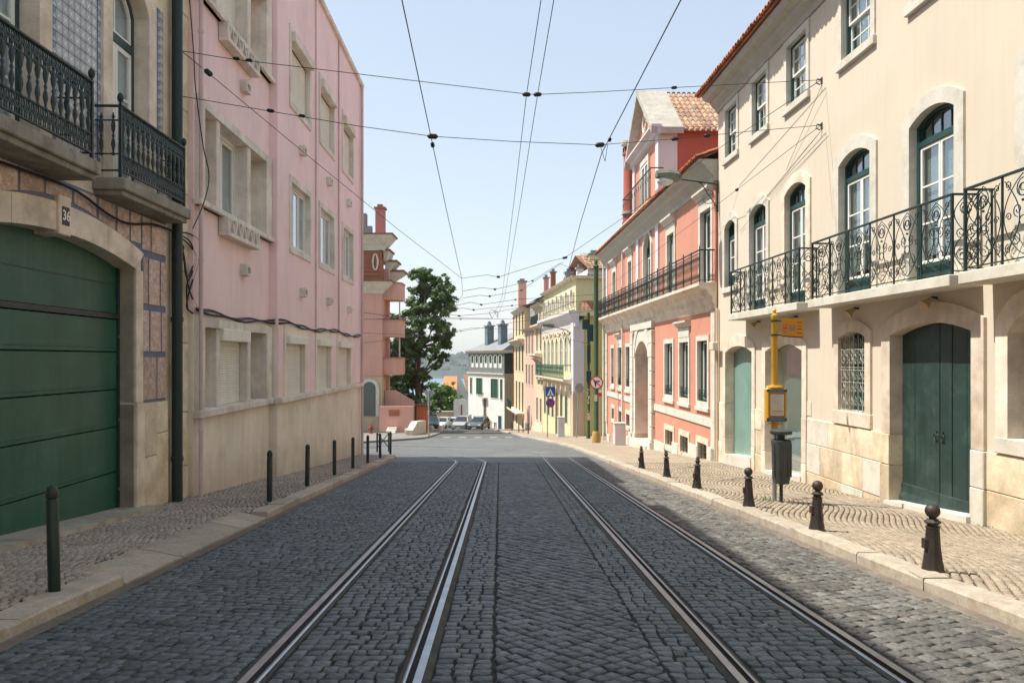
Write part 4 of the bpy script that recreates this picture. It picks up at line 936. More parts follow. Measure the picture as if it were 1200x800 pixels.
MB(F).cbox(Yp(951), Yp(942.5), 0, .012, Zp(945, 488.5)+.04, Zp(945, 470), .003).build('meter_cover', M['cream'], cbd)
# grille window
def ironmat(): return M['darkgreen']
a, b = grW
gw = stones(a, b, .30, 1.86, 1.985, .22, -.2, .045, 'window', 'stone', top=2.2); MB(F).cbox(a-.22, b+.22, -.2, .06, .14, .41, .01).build('sill', M['stone'], gw)
MB(F).box(a-.02, b+.02, -.3, -.28, .3, 2.0).build('shutter', M['framegreen'], gw)
mb = MB(F); w_ = b-a
n = 6
for i in range(n+1):
    y = a+.04+(w_-.08)*i/n; h = 1.86+.12*(1-((y-(a+b)/2)/(w_/2))**2)-.03
    mb.tube([(y, -.02, .42), (y, -.02, h)], .008, 4)
for z_ in (.43, .98, 1.22, 1.27, 1.62): mb.box(a, b, -.026, -.012, z_, z_+.014)
for i in range(n):
    y = a+.04+(w_-.08)*(i+.5)/n
    for zc, rr_ in ((.60, .07), (.86, .07), (1.10, .075), (1.40, .07), (1.55, .07), (1.72, .055)):
        mb.tube([(p, -.018, q) for p, q in scroll(y, zc, min(rr_, w_/n/2), 1.6, math.pi/2, 1 if i % 2 else -1, 12)], .006, 3)
        mb.tube([(y-.03, -.018, zc+.06), (y+.03, -.018, zc+.12)], .006, 3)
mb.build('grille', M['grille'], gw)
# right-most ground window
a, b = lastW; gw2 = stones(a, b, .30, 1.80, 2.1, .26, -.2, .05, 'window', 'stone', top=2.4); MB(F).cbox(a-.26, b+.26, -.2, .06, .14, .36, .01).build('sill', M['pale'], gw2); MB(F).box(a, b, -.26, -.22, .3, 2.1).build('shutter', M['doorgreen'], gw2)
mb = MB(F)
for i in range(5): mb.box(a+(b-a)*i/5+.01, a+(b-a)*(i+1)/5-.01, -.22, -.20, .37, 2.05)
mb.build('shutter_boards', M['doorgreen'], gw2)
MB(F).box(5.2, 7.4, -.26, -.22, -.7, 2.1).build('green_door', M['doorgreen'], cbd); surround(F, 5.22, 7.38, -.6, 1.8, 2.09, .3, -.2, .05, sq=True, top=2.4).build('door_surround', M['stone'], cbd)
# first-floor french windows
for i, (a, b) in enumerate(FW):
    zb = 3.55 if i == 0 else SB; wd = .20 if i < 2 else .24
    mt = 'stone' if i == 2 else 'pale'
    s_ = surround(F, a+.015, b-.015, zb, 5.31, 5.49, wd, -.24, .04, top=5.49+.24, sq=True).build('window', M[mt], cbd)
    if i == 0: MB(F).cbox(a-wd, b+wd, -.2, .07, zb-.16, zb, .01).build('sill', M['pale'], s_)
    wf = .055
    fr = MB(F).ring([(a+.015+wf, zb)]+arc(a+.015+wf, b-.015-wf, 5.27, 5.43, 8)+[(b-.015-wf, zb)], [(a+.015, zb)]+arc(a+.015, b-.015, 5.31, 5.48, 8)+[(b-.015, zb)], -.23, -.10)
    fr.box(a+.07, b-.07, -.2, -.11, 4.97, 5.06).build('frame', M['framegreen'], s_)
    c = (a+b)/2
    for q0, q1 in ((a+.075, c-.004), (c+.004, b-.075)):
        sash_grid(F, s_, q0, q1, zb+.36, 4.965, -.13, 1, 3 if i else 2, .05, .028, M['white'], M['glass'])
        MB(F).cbox(q0, q1, -.17, -.13, zb+.02, zb+.355, .01).build('bottom_panel', M['framegreen'], s_)
    sash_grid(F, s_, a+.075, b-.075, 5.06, 5.42, -.14, 4, 1, .03, .025, M['framegreen'], M['glass'], name='fanlight', arch_h=.15)
    if i in (3, 4): slats(F, a+.1, b-.1, zb+.5, 4.95, -.22, .03).build('blind', M['blind'], s_)
    else: cloth(F, s_, a+.08, b-.08, zb, 5.3, -.26, 'curtain' if i % 2 else 'blind')
# second-floor sash windows
for i, (a, b) in enumerate(SW):
    s_ = frame4(a+.015, b-.015, 7.395, 8.815, .16, -.22, .035, F).build('window', M['pale'], cbd)
    MB(F).cbox(a-.17, b+.17, -.2, .075, 7.22, 7.39, .01).build('sill', M['pale'], s_)
    frame4(a+.06, b-.06, 7.44, 8.77, .05, -.2, -.08, F).build('frame', M['framegreen'], s_)
    for q0, q1 in ((7.44, 8.10), ): sash_grid(F, s_, a+.065, b-.065, 7.445, 8.12, -.15, 3, 2, .04, .022, M['white'], M['glass'])
    sash_grid(F, s_, a+.065, b-.065, 8.08, 8.765, -.105, 3, 2, .045, .022, M['white'], M['glass'])
    cloth(F, s_, a+.05, b-.05, 7.4, 8.8, -.25, 'curtain' if i % 2 == 0 else 'blind')
# balconies with scrolled iron
def scroll_mesh(W, H):
    mb = MB(F); r_ = .0075
    y0, y1 = .02, W-.02; c = W/2
    def S(pts): mb.tube([(p, 0, q) for p, q in pts], r_, 4)
    k = min(1, W/.6)
    for sg in (-1, 1):
        S(scroll(c+sg*.0, H*.80, .13*k, 1.45, math.pi/2, sg, 18)); S(scroll(c+sg*.10*k, H*.56, .09*k, 1.3, -math.pi/2, sg, 14)); S(scroll(c+sg*.13*k, H*.24, .12*k, 1.4, math.pi/2, -sg, 16))
        S([(c+sg*W*.46*math.sin(math.pi*t_)**.8, H*(.03+.94*t_)) for t_ in [i/16 for i in range(17)]])
        S([(c+sg*(W*.44-W*.36*math.sin(math.pi*t_)), H*(.04+.9*t_)) for t_ in [i/12 for i in range(13)]])
        S(scroll(c+sg*W*.36, H*.88, .065*k, 1.3, -math.pi/2, -sg, 12)); S(scroll(c+sg*W*.36, H*.12, .065*k, 1.3, math.pi/2, -sg, 12)); S(scroll(c+sg*W*.34, H*.5, .06*k, 1.2, 0, sg, 12))
    S(scroll(c, H*.42, .07*k, 1.0, 0, 1, 12, .9)); mb.ball(F.T(c, 0, H*.66) if False else (c, 0, H*.66), .02, 6, 4)
    return mb
def scroll_panel(): pass
PR = .42
ZR = 3.84
def scroll_balcony(y0, y1, label=None):
    bal = MB(F).cbox(y0-.05, y1+.05, -.05, PR+.08, SB-.17, SB, .012).build('balcony', M['pale'], cbd)
    npan = max(1, round((y1-y0)/.78)); W = (y1-y0)/npan; H = ZR-SB-.10
    me = scroll_mesh(W, H).mesh('scroll_panel', M['darkgreen'])
    for i in range(npan):
        o = bpy.data.objects.new('scroll_panel', me); COL.objects.link(o); o.parent = bal; o.location = F.T(y0+W*i, PR, SB+.07)
        mb = MB(F)
        if i: mb.box(y0+W*i-.012, y0+W*i+.012, PR-.012, PR+.012, SB, ZR-.03); mb.build('post', M['darkgreen'], bal)
    mr_ = MB(F); mr_.cbox(y0-.02, y1+.02, PR-.025, PR+.025, ZR-.035, ZR, .008); mr_.box(y0, y1, PR-.009, PR+.009, SB+.05, SB+.068)
    for yy in (y0, y1):
        mr_.cbox(yy-.02, yy+.02, .02, PR-.026, ZR-.034, ZR-.001, .006); mr_.box(yy-.009, yy+.009, .02, PR, SB+.051, SB+.067)
    mr_.build('handrail', M['darkgreen'], bal)
    for yy in (y0, y1): MB(F).box(yy-.018, yy+.018, PR-.018, PR+.018, SB, ZR-.03).build('post', M['darkgreen'], bal)
    # return panels to the wall
    for yy in (y0, y1):
        W2 = PR-.02; mb = MB()
        c = W2/2
        def S(pts): mb.tube([F.T(yy, .02+p, q) for p, q in pts], .0075, 4)
        H0 = SB+.07
        for sg in (-1, 1):
            S(scroll(c, H0+H*.82, .10, 1.3, math.pi/2, sg, 14)); S(scroll(c+sg*.07, H0+H*.5, .075, 1.3, -math.pi/2, sg, 12)); S(scroll(c+sg*.06, H0+H*.2, .09, 1.3, math.pi/2, -sg, 12))
            S([(c+sg*.17*math.sin(math.pi*2*t_), H0+H*t_) for t_ in [i/16 for i in range(17)]])
        mb.build('scroll_panel', M['darkgreen'], bal)
        MB(F).box(yy-.012, yy+.012, .03, .054, SB, ZR-.03).build('post', M['darkgreen'], bal)
for a, b in ((17.15, 21.9), (11.52, 16.45), (6.4, 11.2), (1, 6.1)): scroll_balcony(a, b)
# small cone lamps under the balcony
for px, py in ((884, 385), (927, 377), (997, 365), (1087, 352)):
    y = Yp(px, .15); mb = MB(F); z = SB-.17
    p_ = F.W(y, .0, 0); L_ = empty('cone_lamp', F.W(y, .02, z)); L_.rotation_euler = cbd.rotation_euler
    tag(L_, {884: 'small cone spotlight under balcony above the teal glass door', 927: 'small cone spotlight behind the orange bus stop sign', 997: 'small cone spotlight above the white grille window', 1087: 'small cone spotlight above the large green door'}[px], 'lamp', 'cone spotlights under the balconies')
    mb = MB(); mb.tube([(0, -.02, -.08), (0, .06, -.07), (0, .12, -.12)], .022, 6); mb.build('arm', M['iron'], L_)
    mb = MB(); mb.tube([(0, .07, -.09), (0, .12, -.13), (0, .20, -.20)], [.035, .05, .10], 12); mb.build('lamp_shade', mat('lamp shade %d' % px, (.45, .33, .18), .6, bump=0), L_, smooth=True)
# eaves: moulded cornice, board and barrel tiles
cor = MB(F).prof([(0, ZT-.22), (.05, ZT-.2), (.08, ZT-.1), (.22, ZT+.02), (.26, ZT+.10), (.42, ZT+.16), (.50, ZT+.26), (.50, ZT+.32), (-.3, ZT+.32), (-.3, ZT-.22)], -20, YE+.02).build('cornice', mat('grey eaves moulding', (.42, .40, .35), .85, .1, 2, .05, 40, .2, streak=.1), cbd)
def roof_tiles(F_, y0, y1, zt, o_e, run, rise, parent, mtile='terracotta', step=.2, rows_=3, single=False):
    mb = MB(F_); mb.tone = []; y = y0; rg_ = random.Random(4); cnt = 0
    slope = rise/run
    while y < y1:
        for r_ in range(rows_):
            o1 = o_e-r_*.36; o0 = o1-.42; z1 = zt+r_*.36*slope; z0 = z1+.42*slope; dj = rg_.uniform(-.012, .012); n0 = len(mb.f); vs = []
            for (o, z, rr_) in ((o1+dj, z1+.02, .085), (o0+dj, z0, .07)):
                for k in range(6):
                    t_ = math.pi*k/5; vs.append((y+rr_*math.cos(t_), o, z+rr_*.8*math.sin(t_)))
                for k in range(6):
                    t_ = math.pi*(5-k)/5; vs.append((y+(rr_-.018)*math.cos(t_), o, z+(rr_-.018)*.8*math.sin(t_)))
            mb.add(vs, [(i, (i+1) % 12, 12+(i+1) % 12, 12+i) for i in range(12)]+[tuple(range(12))]); 
            # channel tile between
            vs = []
            for (o, z, rr_) in ((o1+dj-.02, z1-.015, .075), (o0+dj, z0-.015, .08)):
                for k in range(5):
                    t_ = math.pi+math.pi*k/4; vs.append((y+step/2+rr_*math.cos(t_), o, z+.05+rr_*.6*math.sin(t_)))
            mb.add(vs, [(i, i+1, 6+i, 5+i) for i in range(4)])
            mb.tone += [rg_.random()]*(len(mb.f)-n0)
        y += step
    o = mb.build('roof_tiles', M[mtile], parent, recalc=False); o['kind'] = 'stuff'
    MB(F_).prof([(o_e-.08, zt-.03), (o_e-.08, zt-.01), (o_e-8, zt-.01+slope*7.9), (o_e-8, zt-.2+slope*7.9)], y0, y1).build('roof', M[mtile], parent)
roof_tiles(F, -19.9, YE+.3, ZT+.36, .68, 1, .38, cbd)
# grey downpipe and camera box at the boundary with the salmon house
mb = MB(F); c = F.T(YE-.12, .07, 0); mb.lathe([(.045, -1.75), (.045, 3.0)], c[0], c[1], 0, 8); mb.build('downpipe', mat('cream pipe', (.6, .47, .32), .7, bump=0), cbd, smooth=True)
MB(F).cbox(YE-.5, YE-.1, .15, .32, .25+.0, .5, .02).build('box_lamp', M['cream'], cbd).location = F.T(0, 0, 1.45)

# ------------------------------------------------------------------ RIGHT 2: salmon house
F = Frame(7.10, -.0322, 1)
sb = empty('salmon_house'); F.place(sb); tag(sb, 'salmon house with white stone portal, long iron balcony and gabled dormer', 'house')
Yp, Zp = F.Y, F.Z
def HY(a, b): y0, y1 = sorted((Yp(a), Yp(b))); return y0, y1
YN, YF = 24.6, 47.0; ZC = 7.15
GW = [HY(818, 830), HY(797, 807.5), HY(779.5, 789), HY(733.8, 738.5), HY(724.3, 729.3), HY(716.7, 720)]
BW = [HY(818, 829), HY(797.3, 807), HY(780, 789), HY(734, 738.4), HY(725, 729), HY(717, 720)]
UW = [HY(821.5, 834), HY(782.5, 790.5), HY(736.5, 740.5), HY(718.5, 722)]
portal = HY(746.5, 762); arcW = HY(755, 763.5)
holes = [(a, b, .02, 2.05) for a, b in GW]+[(a, b, -1.95, -1.32) for a, b in BW]+[(a, b, 3.75, 6.25) for a, b in UW]+[(portal[0], portal[1], -3, 2.25), (arcW[0], arcW[1], 3.75, 7.0)]
wall(F, YN, YF, -4.2, 7.6, holes, 'wall', M['salmon'], sb, rev=.45, depth=10)
for i, (a, b) in enumerate(GW):
    mid = i in (1, 4)
    s_ = frame4(a+.015, b-.015, .035, 2.035, .17, -.2, .04, F).build('window', M['pale'], sb)
    MB(F).cbox(a-.19, b+.19, -.15, .08, -.27, -.135, .01).build('sill', M['pale'], s_)
    if mid:
        MB(F).box(a-.12, b+.12, 0, .05, 2.21, 2.55).build('frieze', M['pale'], s_); MB(F).prof([(0, 2.55), (.12, 2.6), (.12, 2.66), (.22, 2.72), (.22, 2.78), (0, 2.80)], a-.25, b+.25).build('hood', M['pale'], s_)
    frame4(a+.06, b-.06, .08, 1.99, .045, -.22, -.1, F).build('frame', M['framegreen'], s_)
    c = (a+b)/2
    for q0, q1 in ((a+.065, c-.003), (c+.003, b-.065)): sash_grid(F, s_, q0, q1, .085, 1.985, -.15, 1, 1, .05, .03, M['white'], M['glass'])
    cloth(F, s_, a+.05, b-.05, 0, 2.0, -.26, 'curtain')
    mb = MB(F); L_ = b-a-.06
    for k in range(3):
        for sg in (-1, 1): mb.tube([(p, -.03, q) for p, q in scroll(a+.03+L_*(k+.5)/3+sg*L_*.08, .2, .12, 1.3, math.pi/2, sg, 10)], .011, 3)
    mb.box(a, b, -.04, -.02, .40, .425); mb.box(a, b, -.04, -.02, .05, .075)
    for k in range(7): mb.box(a+(b-a)*k/6.2, a+(b-a)*k/6.2+.016, -.035, -.02, .06, .41)
    mb.build('window_guard', M['iron'], s_)
for a, b in BW:
    s_ = frame4(a+.01, b-.01, -1.94, -1.33, .2, -.2, .03, F).build('basement_window', M['stone'], sb)
    mb = MB(F)
    for k in range(5): mb.box(a, b, -.06, -.04, -1.87+.125*k, -1.85+.125*k)
    for k in range(3): mb.box(a+(b-a)*(k+.5)/3-.01, a+(b-a)*(k+.5)/3+.01, -.062, -.05, -1.95, -1.33)
    mb.build('bars', M['iron'], s_); MB(F).box(a, b, -.25, -.22, -1.95, -1.3).build('pane', M['glass'], s_)
def band(a, b, o, z0, z1, m_='pale', nm='band'): MB(F).cbox(a, b, -.02, o, z0, z1, .01).build(nm, M[m_], sb)
pa, pb_ = portal; PA, PB = pa-.95, pb_+.95
band(YN, PA-.02, .045, -.72, -.45); band(PB+.02, YF, .045, -.72, -.45)
# plinth stones standing between basement windows
for a, b in ((24.6, 25.35), (26.75, 27.85), (29.35, 30.3), (31.6, PA-.02), (PB+.02, 40.2), (41.2, 42.2), (43.3, 44.4), (45.7, YF)):
    MB(F).cbox(a, b-.01, -.02, .06, -4.1, G(0, b)+.55+random.uniform(-.03, .03), .012).build('plinth_stone', M['pale'], sb)
# corner strips
MB(F).cbox(YN+.001, YN+.42, -.02, .06, -2.3, 2.95, .01).build('corner_strip', M['pale'], sb); MB(F).cbox(YF-.42, YF+.04, -.02, .06, -3.9, 2.95, .01).build('corner_strip', M['pale'], sb)
for k, (c, d) in enumerate(zip([-2.3, -1.6, -.9, -.2, .5, 1.2, 1.9], [-1.6, -.9, -.2, .5, 1.2, 1.9, 2.95])): MB(F).cbox(YF-.5, YF+.045, -.01, .09, c+.02, d-.02, .012).build('quoin_stone', M['pale'], sb)
# portal
po = surround(F, pa+.01, pb_-.01, -3.0, 1.65, 2.24, .42, -.6, .10, 12, sq=True, top=2.75).build('portal', M['pale'], sb)
for y0, y1 in ((PA, pa-.42), (pb_+.42, PB)):
    zz = [-3.6, -2.05]+[-2.05+.59*k for k in range(1, 9)]
    for c, d in zip(zz, zz[1:]): MB(F).cbox(y0-.02, y1+.02, -.02, .17 if c > -3 else .24, c+.012, d-.012, .02).build('portal_stone', M['pale'], po)
for q0, q1, h in ((pa-.42, pa+.01, -2.05), (pb_-.01, pb_+.42, -2.05)): MB(F).cbox(q0, q1, -.6, .15, -3.6, h, .015).build('portal_base', M['pale'], po)
n = 9
for k in range(n):                                       # fan of voussoirs
    a0 = math.pi*(k+.04)/n; a1 = math.pi*(k+.96)/n; c = (pa+pb_)/2; r0, r1 = (pb_-pa)/2+.02, (pb_-pa)/2+.36; zc_ = 1.50
    MB(F).poly([(c+r0*math.cos(a0), zc_+r0*.9*math.sin(a0)), (c+r1*math.cos(a0), zc_+r1*math.sin(a0)), (c+r1*math.cos(a1), zc_+r1*math.sin(a1)), (c+r0*math.cos(a1), zc_+r0*.9*math.sin(a1))], .05, .135).build('voussoir', M['pale'], po)
MB(F).box(PA, PB, -.02, .16, 2.76, 3.04).build('lintel', M['pale'], po)
MB(F).cbox(pa-.3, pb_+.3, -.6, .3, -3.3, G(0, pa)+.27, .02).build('door_step', M['stone'], po)
dr = MB(F).box(pa, pb_, -.65, -.58, -3, 2.24).build('door', mat('red brown door', (.33, .09, .045), .5, .1, 2, bump=.1), po); c = (pa+pb_)/2
# (door leaf mouldings)
mb = MB(F)
for q0, q1 in ((pa+.08, c-.05), (c+.05, pb_-.08)):
    for z0, z1 in ((-2.4, -1.5), (-1.35, .75)): mb.cbox(q0, q1, -.58, -.54, z0, z1, .02)
mb.build('door_moulding', bpy.data.materials['red brown door'], po); MB(F).box(pa+.1, pb_-.1, -.58, -.56, 1.05, 2.0).build('fanlight', M['glass'], po)
# balcony entablature and slab
ent = MB(F).prof([(0, 2.94), (.06, 3.0), (.06, 3.14), (.12, 3.2), (.12, 3.36), (.22, 3.44), (.30, 3.58), (.52, 3.66), (.55, 3.70), (.55, 3.80), (-.02, 3.80)], YN-.02, YF+.1).build('balcony', M['stone'], sb)
PRr = .50; r0, r1 = YN+.05, YF
npan = 22; W = (r1-r0)/npan; mb = MB(F)
def lattice(W, H):
    mb = MB(F); st = .145; n = int(W/st)+1
    for i in range(n):
        y = W*(i+.5)/n; hw = W/n/2
        mb.tube([(y-hw, 0, 0), (y, 0, H*.33), (y+hw, 0, H*.66), (y, 0, H), ], .0065, 3); mb.tube([(y+hw, .004, 0), (y, .004, H*.33), (y-hw, .004, H*.66), (y, .004, H)], .0065, 3)
        mb.tube([(p, 0, q) for p, q in scroll(y, H*.17, hw*.8, 1, 0, 1, 8, .9)], .008, 3); mb.tube([(p, 0, q) for p, q in scroll(y, H*.8, hw*.8, 1, 0, 1, 8, .9)], .008, 3)
    return mb
me = lattice(W, .86).mesh('railing_panel', M['iron'])
for i in range(npan):
    o = bpy.data.objects.new('railing_panel', me); COL.objects.link(o); o.parent = ent; o.location = F.T(r0+W*i, PRr, 3.87)
    MB(F).box(r0+W*i-.013, r0+W*i+.013, PRr-.013, PRr+.018, 3.8, 4.86+(.06 if i % 2 == 0 else 0)).build('post', M['iron'], ent)
mb = MB(F); mb.cbox(r0-.03, r1, PRr-.022, PRr+.022, 4.79, 4.83, .006); mb.box(r0, r1, PRr-.012, PRr+.012, 3.86, 3.88); mb.box(r0, r1, PRr-.012, PRr+.012, 4.70, 4.715); mb.box(r0-.02, r0+.02, 0, PRr, 4.79, 4.829); mb.box(r0-.012, r0+.012, 0, PRr, 3.86, 3.879)
for k in range(3): mb.box(r0-.008, r0+.008, .1+.13*k, .115+.13*k, 3.87, 4.8)
mb.build('handrail', M['iron'], ent)
# upper windows
for i, (a, b) in enumerate(UW):
    s_ = MB(F).ring([(a+.01, 3.85), (a+.01, 6.24), (b-.01, 6.24), (b-.01, 3.85)], [(a-.2, 3.85), (a-.2, 6.42), (b+.2, 6.42), (b+.2, 3.85)], -.2, .045).build('window', M['pale'], sb)
    MB(F).box(a-.16, b+.16, 0, .05, 6.42, 6.60).build('frieze', M['pale'], s_); MB(F).prof([(0, 6.6), (.12, 6.64), (.12, 6.72), (.25, 6.8), (.25, 6.87), (0, 6.9)], a-.32, b+.32).build('hood', M['pale'], s_)
    frame4(a+.06, b-.06, 3.9, 6.19, .05, -.22, -.1, F).build('frame', M['framegreen'], s_); c = (a+b)/2
    for q0, q1 in ((a+.065, c-.003), (c+.003, b-.065)): sash_grid(F, s_, q0, q1, 3.9, 6.185, -.15, 1, 2, .06, .03, M['white'], M['glass'])
    cloth(F, s_, a+.05, b-.05, 3.8, 6.2, -.34, 'curtain' if i else 'blind')
a, b = arcW; s_ = surround(F, a+.01, b-.01, 3.85, 6.3, 6.98, .2, -.2, .06, 12, top=7.1).build('window', M['pale'], sb)
MB(F).box(a+.05, b-.05, -.2, -.14, 5.95, 6.05).box(a, a+.06, -.2, -.12, 3.8, 6.4).box(b-.06, b, -.2, -.12, 3.8, 6.4).build('frame', M['framegreen'], s_); c = (a+b)/2
for q0, q1 in ((a+.065, c-.003), (c+.003, b-.065)): sash_grid(F, s_, q0, q1, 3.9, 5.95, -.15, 1, 2, .06, .03, M['white'], M['glass'])
sash_grid(F, s_, a+.06, b-.06, 6.05, 6.93, -.15, 3, 1, .04, .025, M['framegreen'], M['glass'], name='fanlight', arch_h=.55)
cloth(F, s_, a, b, 3.8, 6.9, -.34)
for px in (771, 748): y = Yp(px); MB(F).cbox(y-.28, y+.28, -.02, .07, 3.8, 7.0, .01).build('pilaster', M['lilac'], sb)
MB(F).cbox(YF-.5, YF+.03, -.02, .06, 3.8, 7.0, .01).build('corner_strip', M['lilac'], sb); MB(F).cbox(YN+.0, YN+.3, -.02, .03, 3.8, 6.9, .01).build('corner_strip', M['salmon'], sb)
# main cornice and eaves
MB(F).prof([(0, 6.93), (.05, 6.95), (.08, 7.08), (.3, 7.3), (.36, 7.42), (.52, 7.52), (.55, 7.6), (-.2, 7.6), (-.2, 6.93)], YN-.03, YF+.5).build('cornice', bpy.data.materials['grey eaves moulding'], sb)
roof_tiles(F, YN, YF+.55, 7.65, .66, 1, .36, sb, rows_=2)
# dormer with gable
ya, yb, zk = 32.6, 38.3, 10.85; yc = (ya+yb)/2
dm = MB(F).add([(ya, 0, 7.5), (yb, 0, 7.5), (yb, 0, zk), (yc, 0, 13.1), (ya, 0, zk), (ya, -8, 7.5), (yb, -8, 7.5), (yb, -8, zk), (yc, -8, 13.1), (ya, -8, zk)], [(0, 1, 2, 3, 4), (1, 6, 7, 2), (5, 6, 7, 8, 9)]).build('dormer', M['salmon'], sb)
MB(F).box(ya-.001, ya-.012, -8, -.72, 7.5, zk).build('side_wall', M['red'], dm)
MB(F).cbox(ya-.03, ya+.55, -.72, .08, 7.6, zk+.1, .01).build('corner_strip', M['lilac'], dm); MB(F).cbox(yb-.5, yb+.03, -1.0, .08, 7.6, zk+.1, .01).build('corner_strip', M['lilac'], dm)
for sg, y_e in ((1, ya), (-1, yb)):      # raking cornice and roof slopes
    dx = (yc-y_e); ye = y_e-(.35 if sg > 0 else -.35); zs_ = zk-.35*2.25/2.85
    mb = MB(F); th = .26
    mb.add([(ye, .42, zs_), (yc, .42, 13.1), (yc, .42, 13.1+th), (ye, .42, zs_+th), (ye, -.9, zs_), (yc, -.9, 13.1), (yc, -.9, 13.1+th), (ye, -.9, zs_+th)], [(0, 1, 2, 3), (7, 6, 5, 4), (0, 4, 5, 1), (2, 6, 7, 3), (0, 3, 7, 4)])
    mb.build('raking_cornice', mat('grey gable stone %d' % sg, (.42, .39, .33), .9, .15, 2, .08, 30, .3, streak=.2), dm)
    rt = MB(F); rt.tone = []; rgt = random.Random(8); L_ = math.hypot(2.85+.35, 2.5); ux, uz = (yc-ye)/1.0, 13.1-zs_
    for r_ in range(9):
        for q in range(30):
            o_ = -1.0-q*.23; t0, t1 = r_/9, (r_+1.15)/9; n0 = len(rt.f); vs = []
            for t_, rr_ in ((t0, .095), (t1, .08)):
                for k in range(5):
                    a_ = math.pi*k/4; vs.append((ye+ux*t_, o_+rr_*math.cos(a_), zs_+uz*t_+.10+rr_*.85*math.sin(a_)+(.03 if t_ == t0 else 0)))
            rt.add(vs, [(i, i+1, 6+i, 5+i) for i in range(4)]+[(0, 1, 2, 3, 4)]); rt.tone += [rgt.random()]*(len(rt.f)-n0)
    rt.add([(ye, -.9, zs_+.1), (yc, -.9, 13.2), (yc, -8, 13.2), (ye, -8, zs_+.1)], [(0, 1, 2, 3)]); rt.tone += [.5]
    o = rt.build('roof_tiles', M['oldtile'], dm, recalc=False); o['kind'] = 'stuff'
MB(F).prof([(.0, zk-.28), (.15, zk-.2), (.2, zk-.05), (.42, zk+.02), (.42, zk+.1), (0, zk+.1)], ya-.35, yb+.35).build('string_course', M['lilac'], dm)
MB(F).prof([(.0, zk-.1), (.0, zk+.05), (-8, zk+.05), (-8, zk-.1)], ya-.2, ya-.02).build('side_cornice', M['salmon'], dm)
mb = MB(); cc = F.T(yc, .06, 11.9); mb.tube([(cc[0]+.3*math.cos(t_), cc[1], cc[2]+.42*math.sin(t_)) for t_ in [2*math.pi*i/16 for i in range(16)]], .06, 5, closed=True); mb.build('oculus', M['pale'], dm)
MB(F).poly([(yc+.28*math.cos(t_), 11.9+.4*math.sin(t_)) for t_ in [2*math.pi*i/14 for i in range(14)]], .005, .03).build('oculus_pane', M['glass'], dm)
a, b = yc-.75, yc+.75
s_ = MB(F).ring([(a, 7.7), (a, 10.1), (b, 10.1), (b, 7.7)], [(a-.2, 7.7), (a-.2, 10.35), (b+.2, 10.35), (b+.2, 7.7)], -.05, .09).build('dormer_door', M['pale'], dm)
MB(F).box(a, b, .004, .02, 7.7, 10.1).build('pane', M['glass'], dm); mb = MB(F); mb.box(a, a+.12, .02, .06, 7.7, 10.1); mb.box(b-.12, b, .02, .06, 7.7, 10.1); mb.box(yc-.06, yc+.06, .02, .06, 7.7, 10.1); mb.box(a+.12, yc-.06, .02, .055, 9.98, 10.1); mb.box(yc+.06, b-.12, .02, .055, 9.98, 10.1); mb.build('door_leaf', M['white'], dm)
mb = MB(F); mb.box(31.9, 38.4, .5, .54, 9.06, 9.1); mb.box(31.9, 38.4, .5, .54, 7.9, 7.93)
y = 31.9
while y < 38.4: mb.box(y, y+.014, .513, .527, 7.8, 9.07); y += .24
y = 31.9
while y < 38.3: mb.tube([(p, .52, q) for p, q in scroll(y+.12, 8.75, .09, 1, 0, 1, 8, .9)], .008, 3); y += .48
mb.box(31.89, 31.93, 0, .5, 9.06, 9.099); mb.box(38.36, 38.4, -.3, .5, 9.06, 9.099)
mb.build('dormer_railing', M['iron'], sb); MB(F).cbox(31.8, 38.5, 0, .6, 7.66, 7.84, .01).build('dormer_sill', M['stone'], sb)
# round chimney column
c = F.T(39.6, .0, 0); mb = MB(); mb.lathe([(.36, 7.5), (.36, 8.2), (.30, 8.3), (.28, 11.5), (.34, 11.55), (.34, 11.65), (.27, 11.7), (.27, 11.95)], c[0], c[1], 0, 16); mb.build('chimney', M['red'], sb, smooth=True)
mb = MB(); mb.lathe([(.27, 11.95), (.40, 12.05), (.42, 12.2), (.1, 12.3)], c[0], c[1], 0, 16); mb.lathe([(.40, 8.6), (.40, 8.72)], c[0], c[1], 0, 16); mb.build('chimney_cap', M['pale'], sb, smooth=True)
for k in range(8): a_ = 2*math.pi*k/8; MB().box(c[0]+.275*math.cos(a_)-.04, c[0]+.275*math.cos(a_)+.04, c[1]+.275*math.sin(a_)-.04, c[1]+.275*math.sin(a_)+.04, 11.68, 11.9).build('vent_slot', M['dark'], sb)
MB(F).poly([(Yp(832, .02)+.12*math.cos(t_), 4.05+.12*math.sin(t_)) for t_ in [2*math.pi*i/10 for i in range(10)]], 0, .03).build('vent', M['iron'], sb)
mb = MB(F); c = F.T(41.0, .1, 0); mb.lathe([(.05, -3.2), (.05, 7)], c[0], c[1], 0, 8); c = F.T(YF+.0, .2, 0); mb.lathe([(.06, -3.6), (.06, 7)], c[0], c[1], 0, 8); mb.build('downpipe', M['pale'], sb, smooth=True)
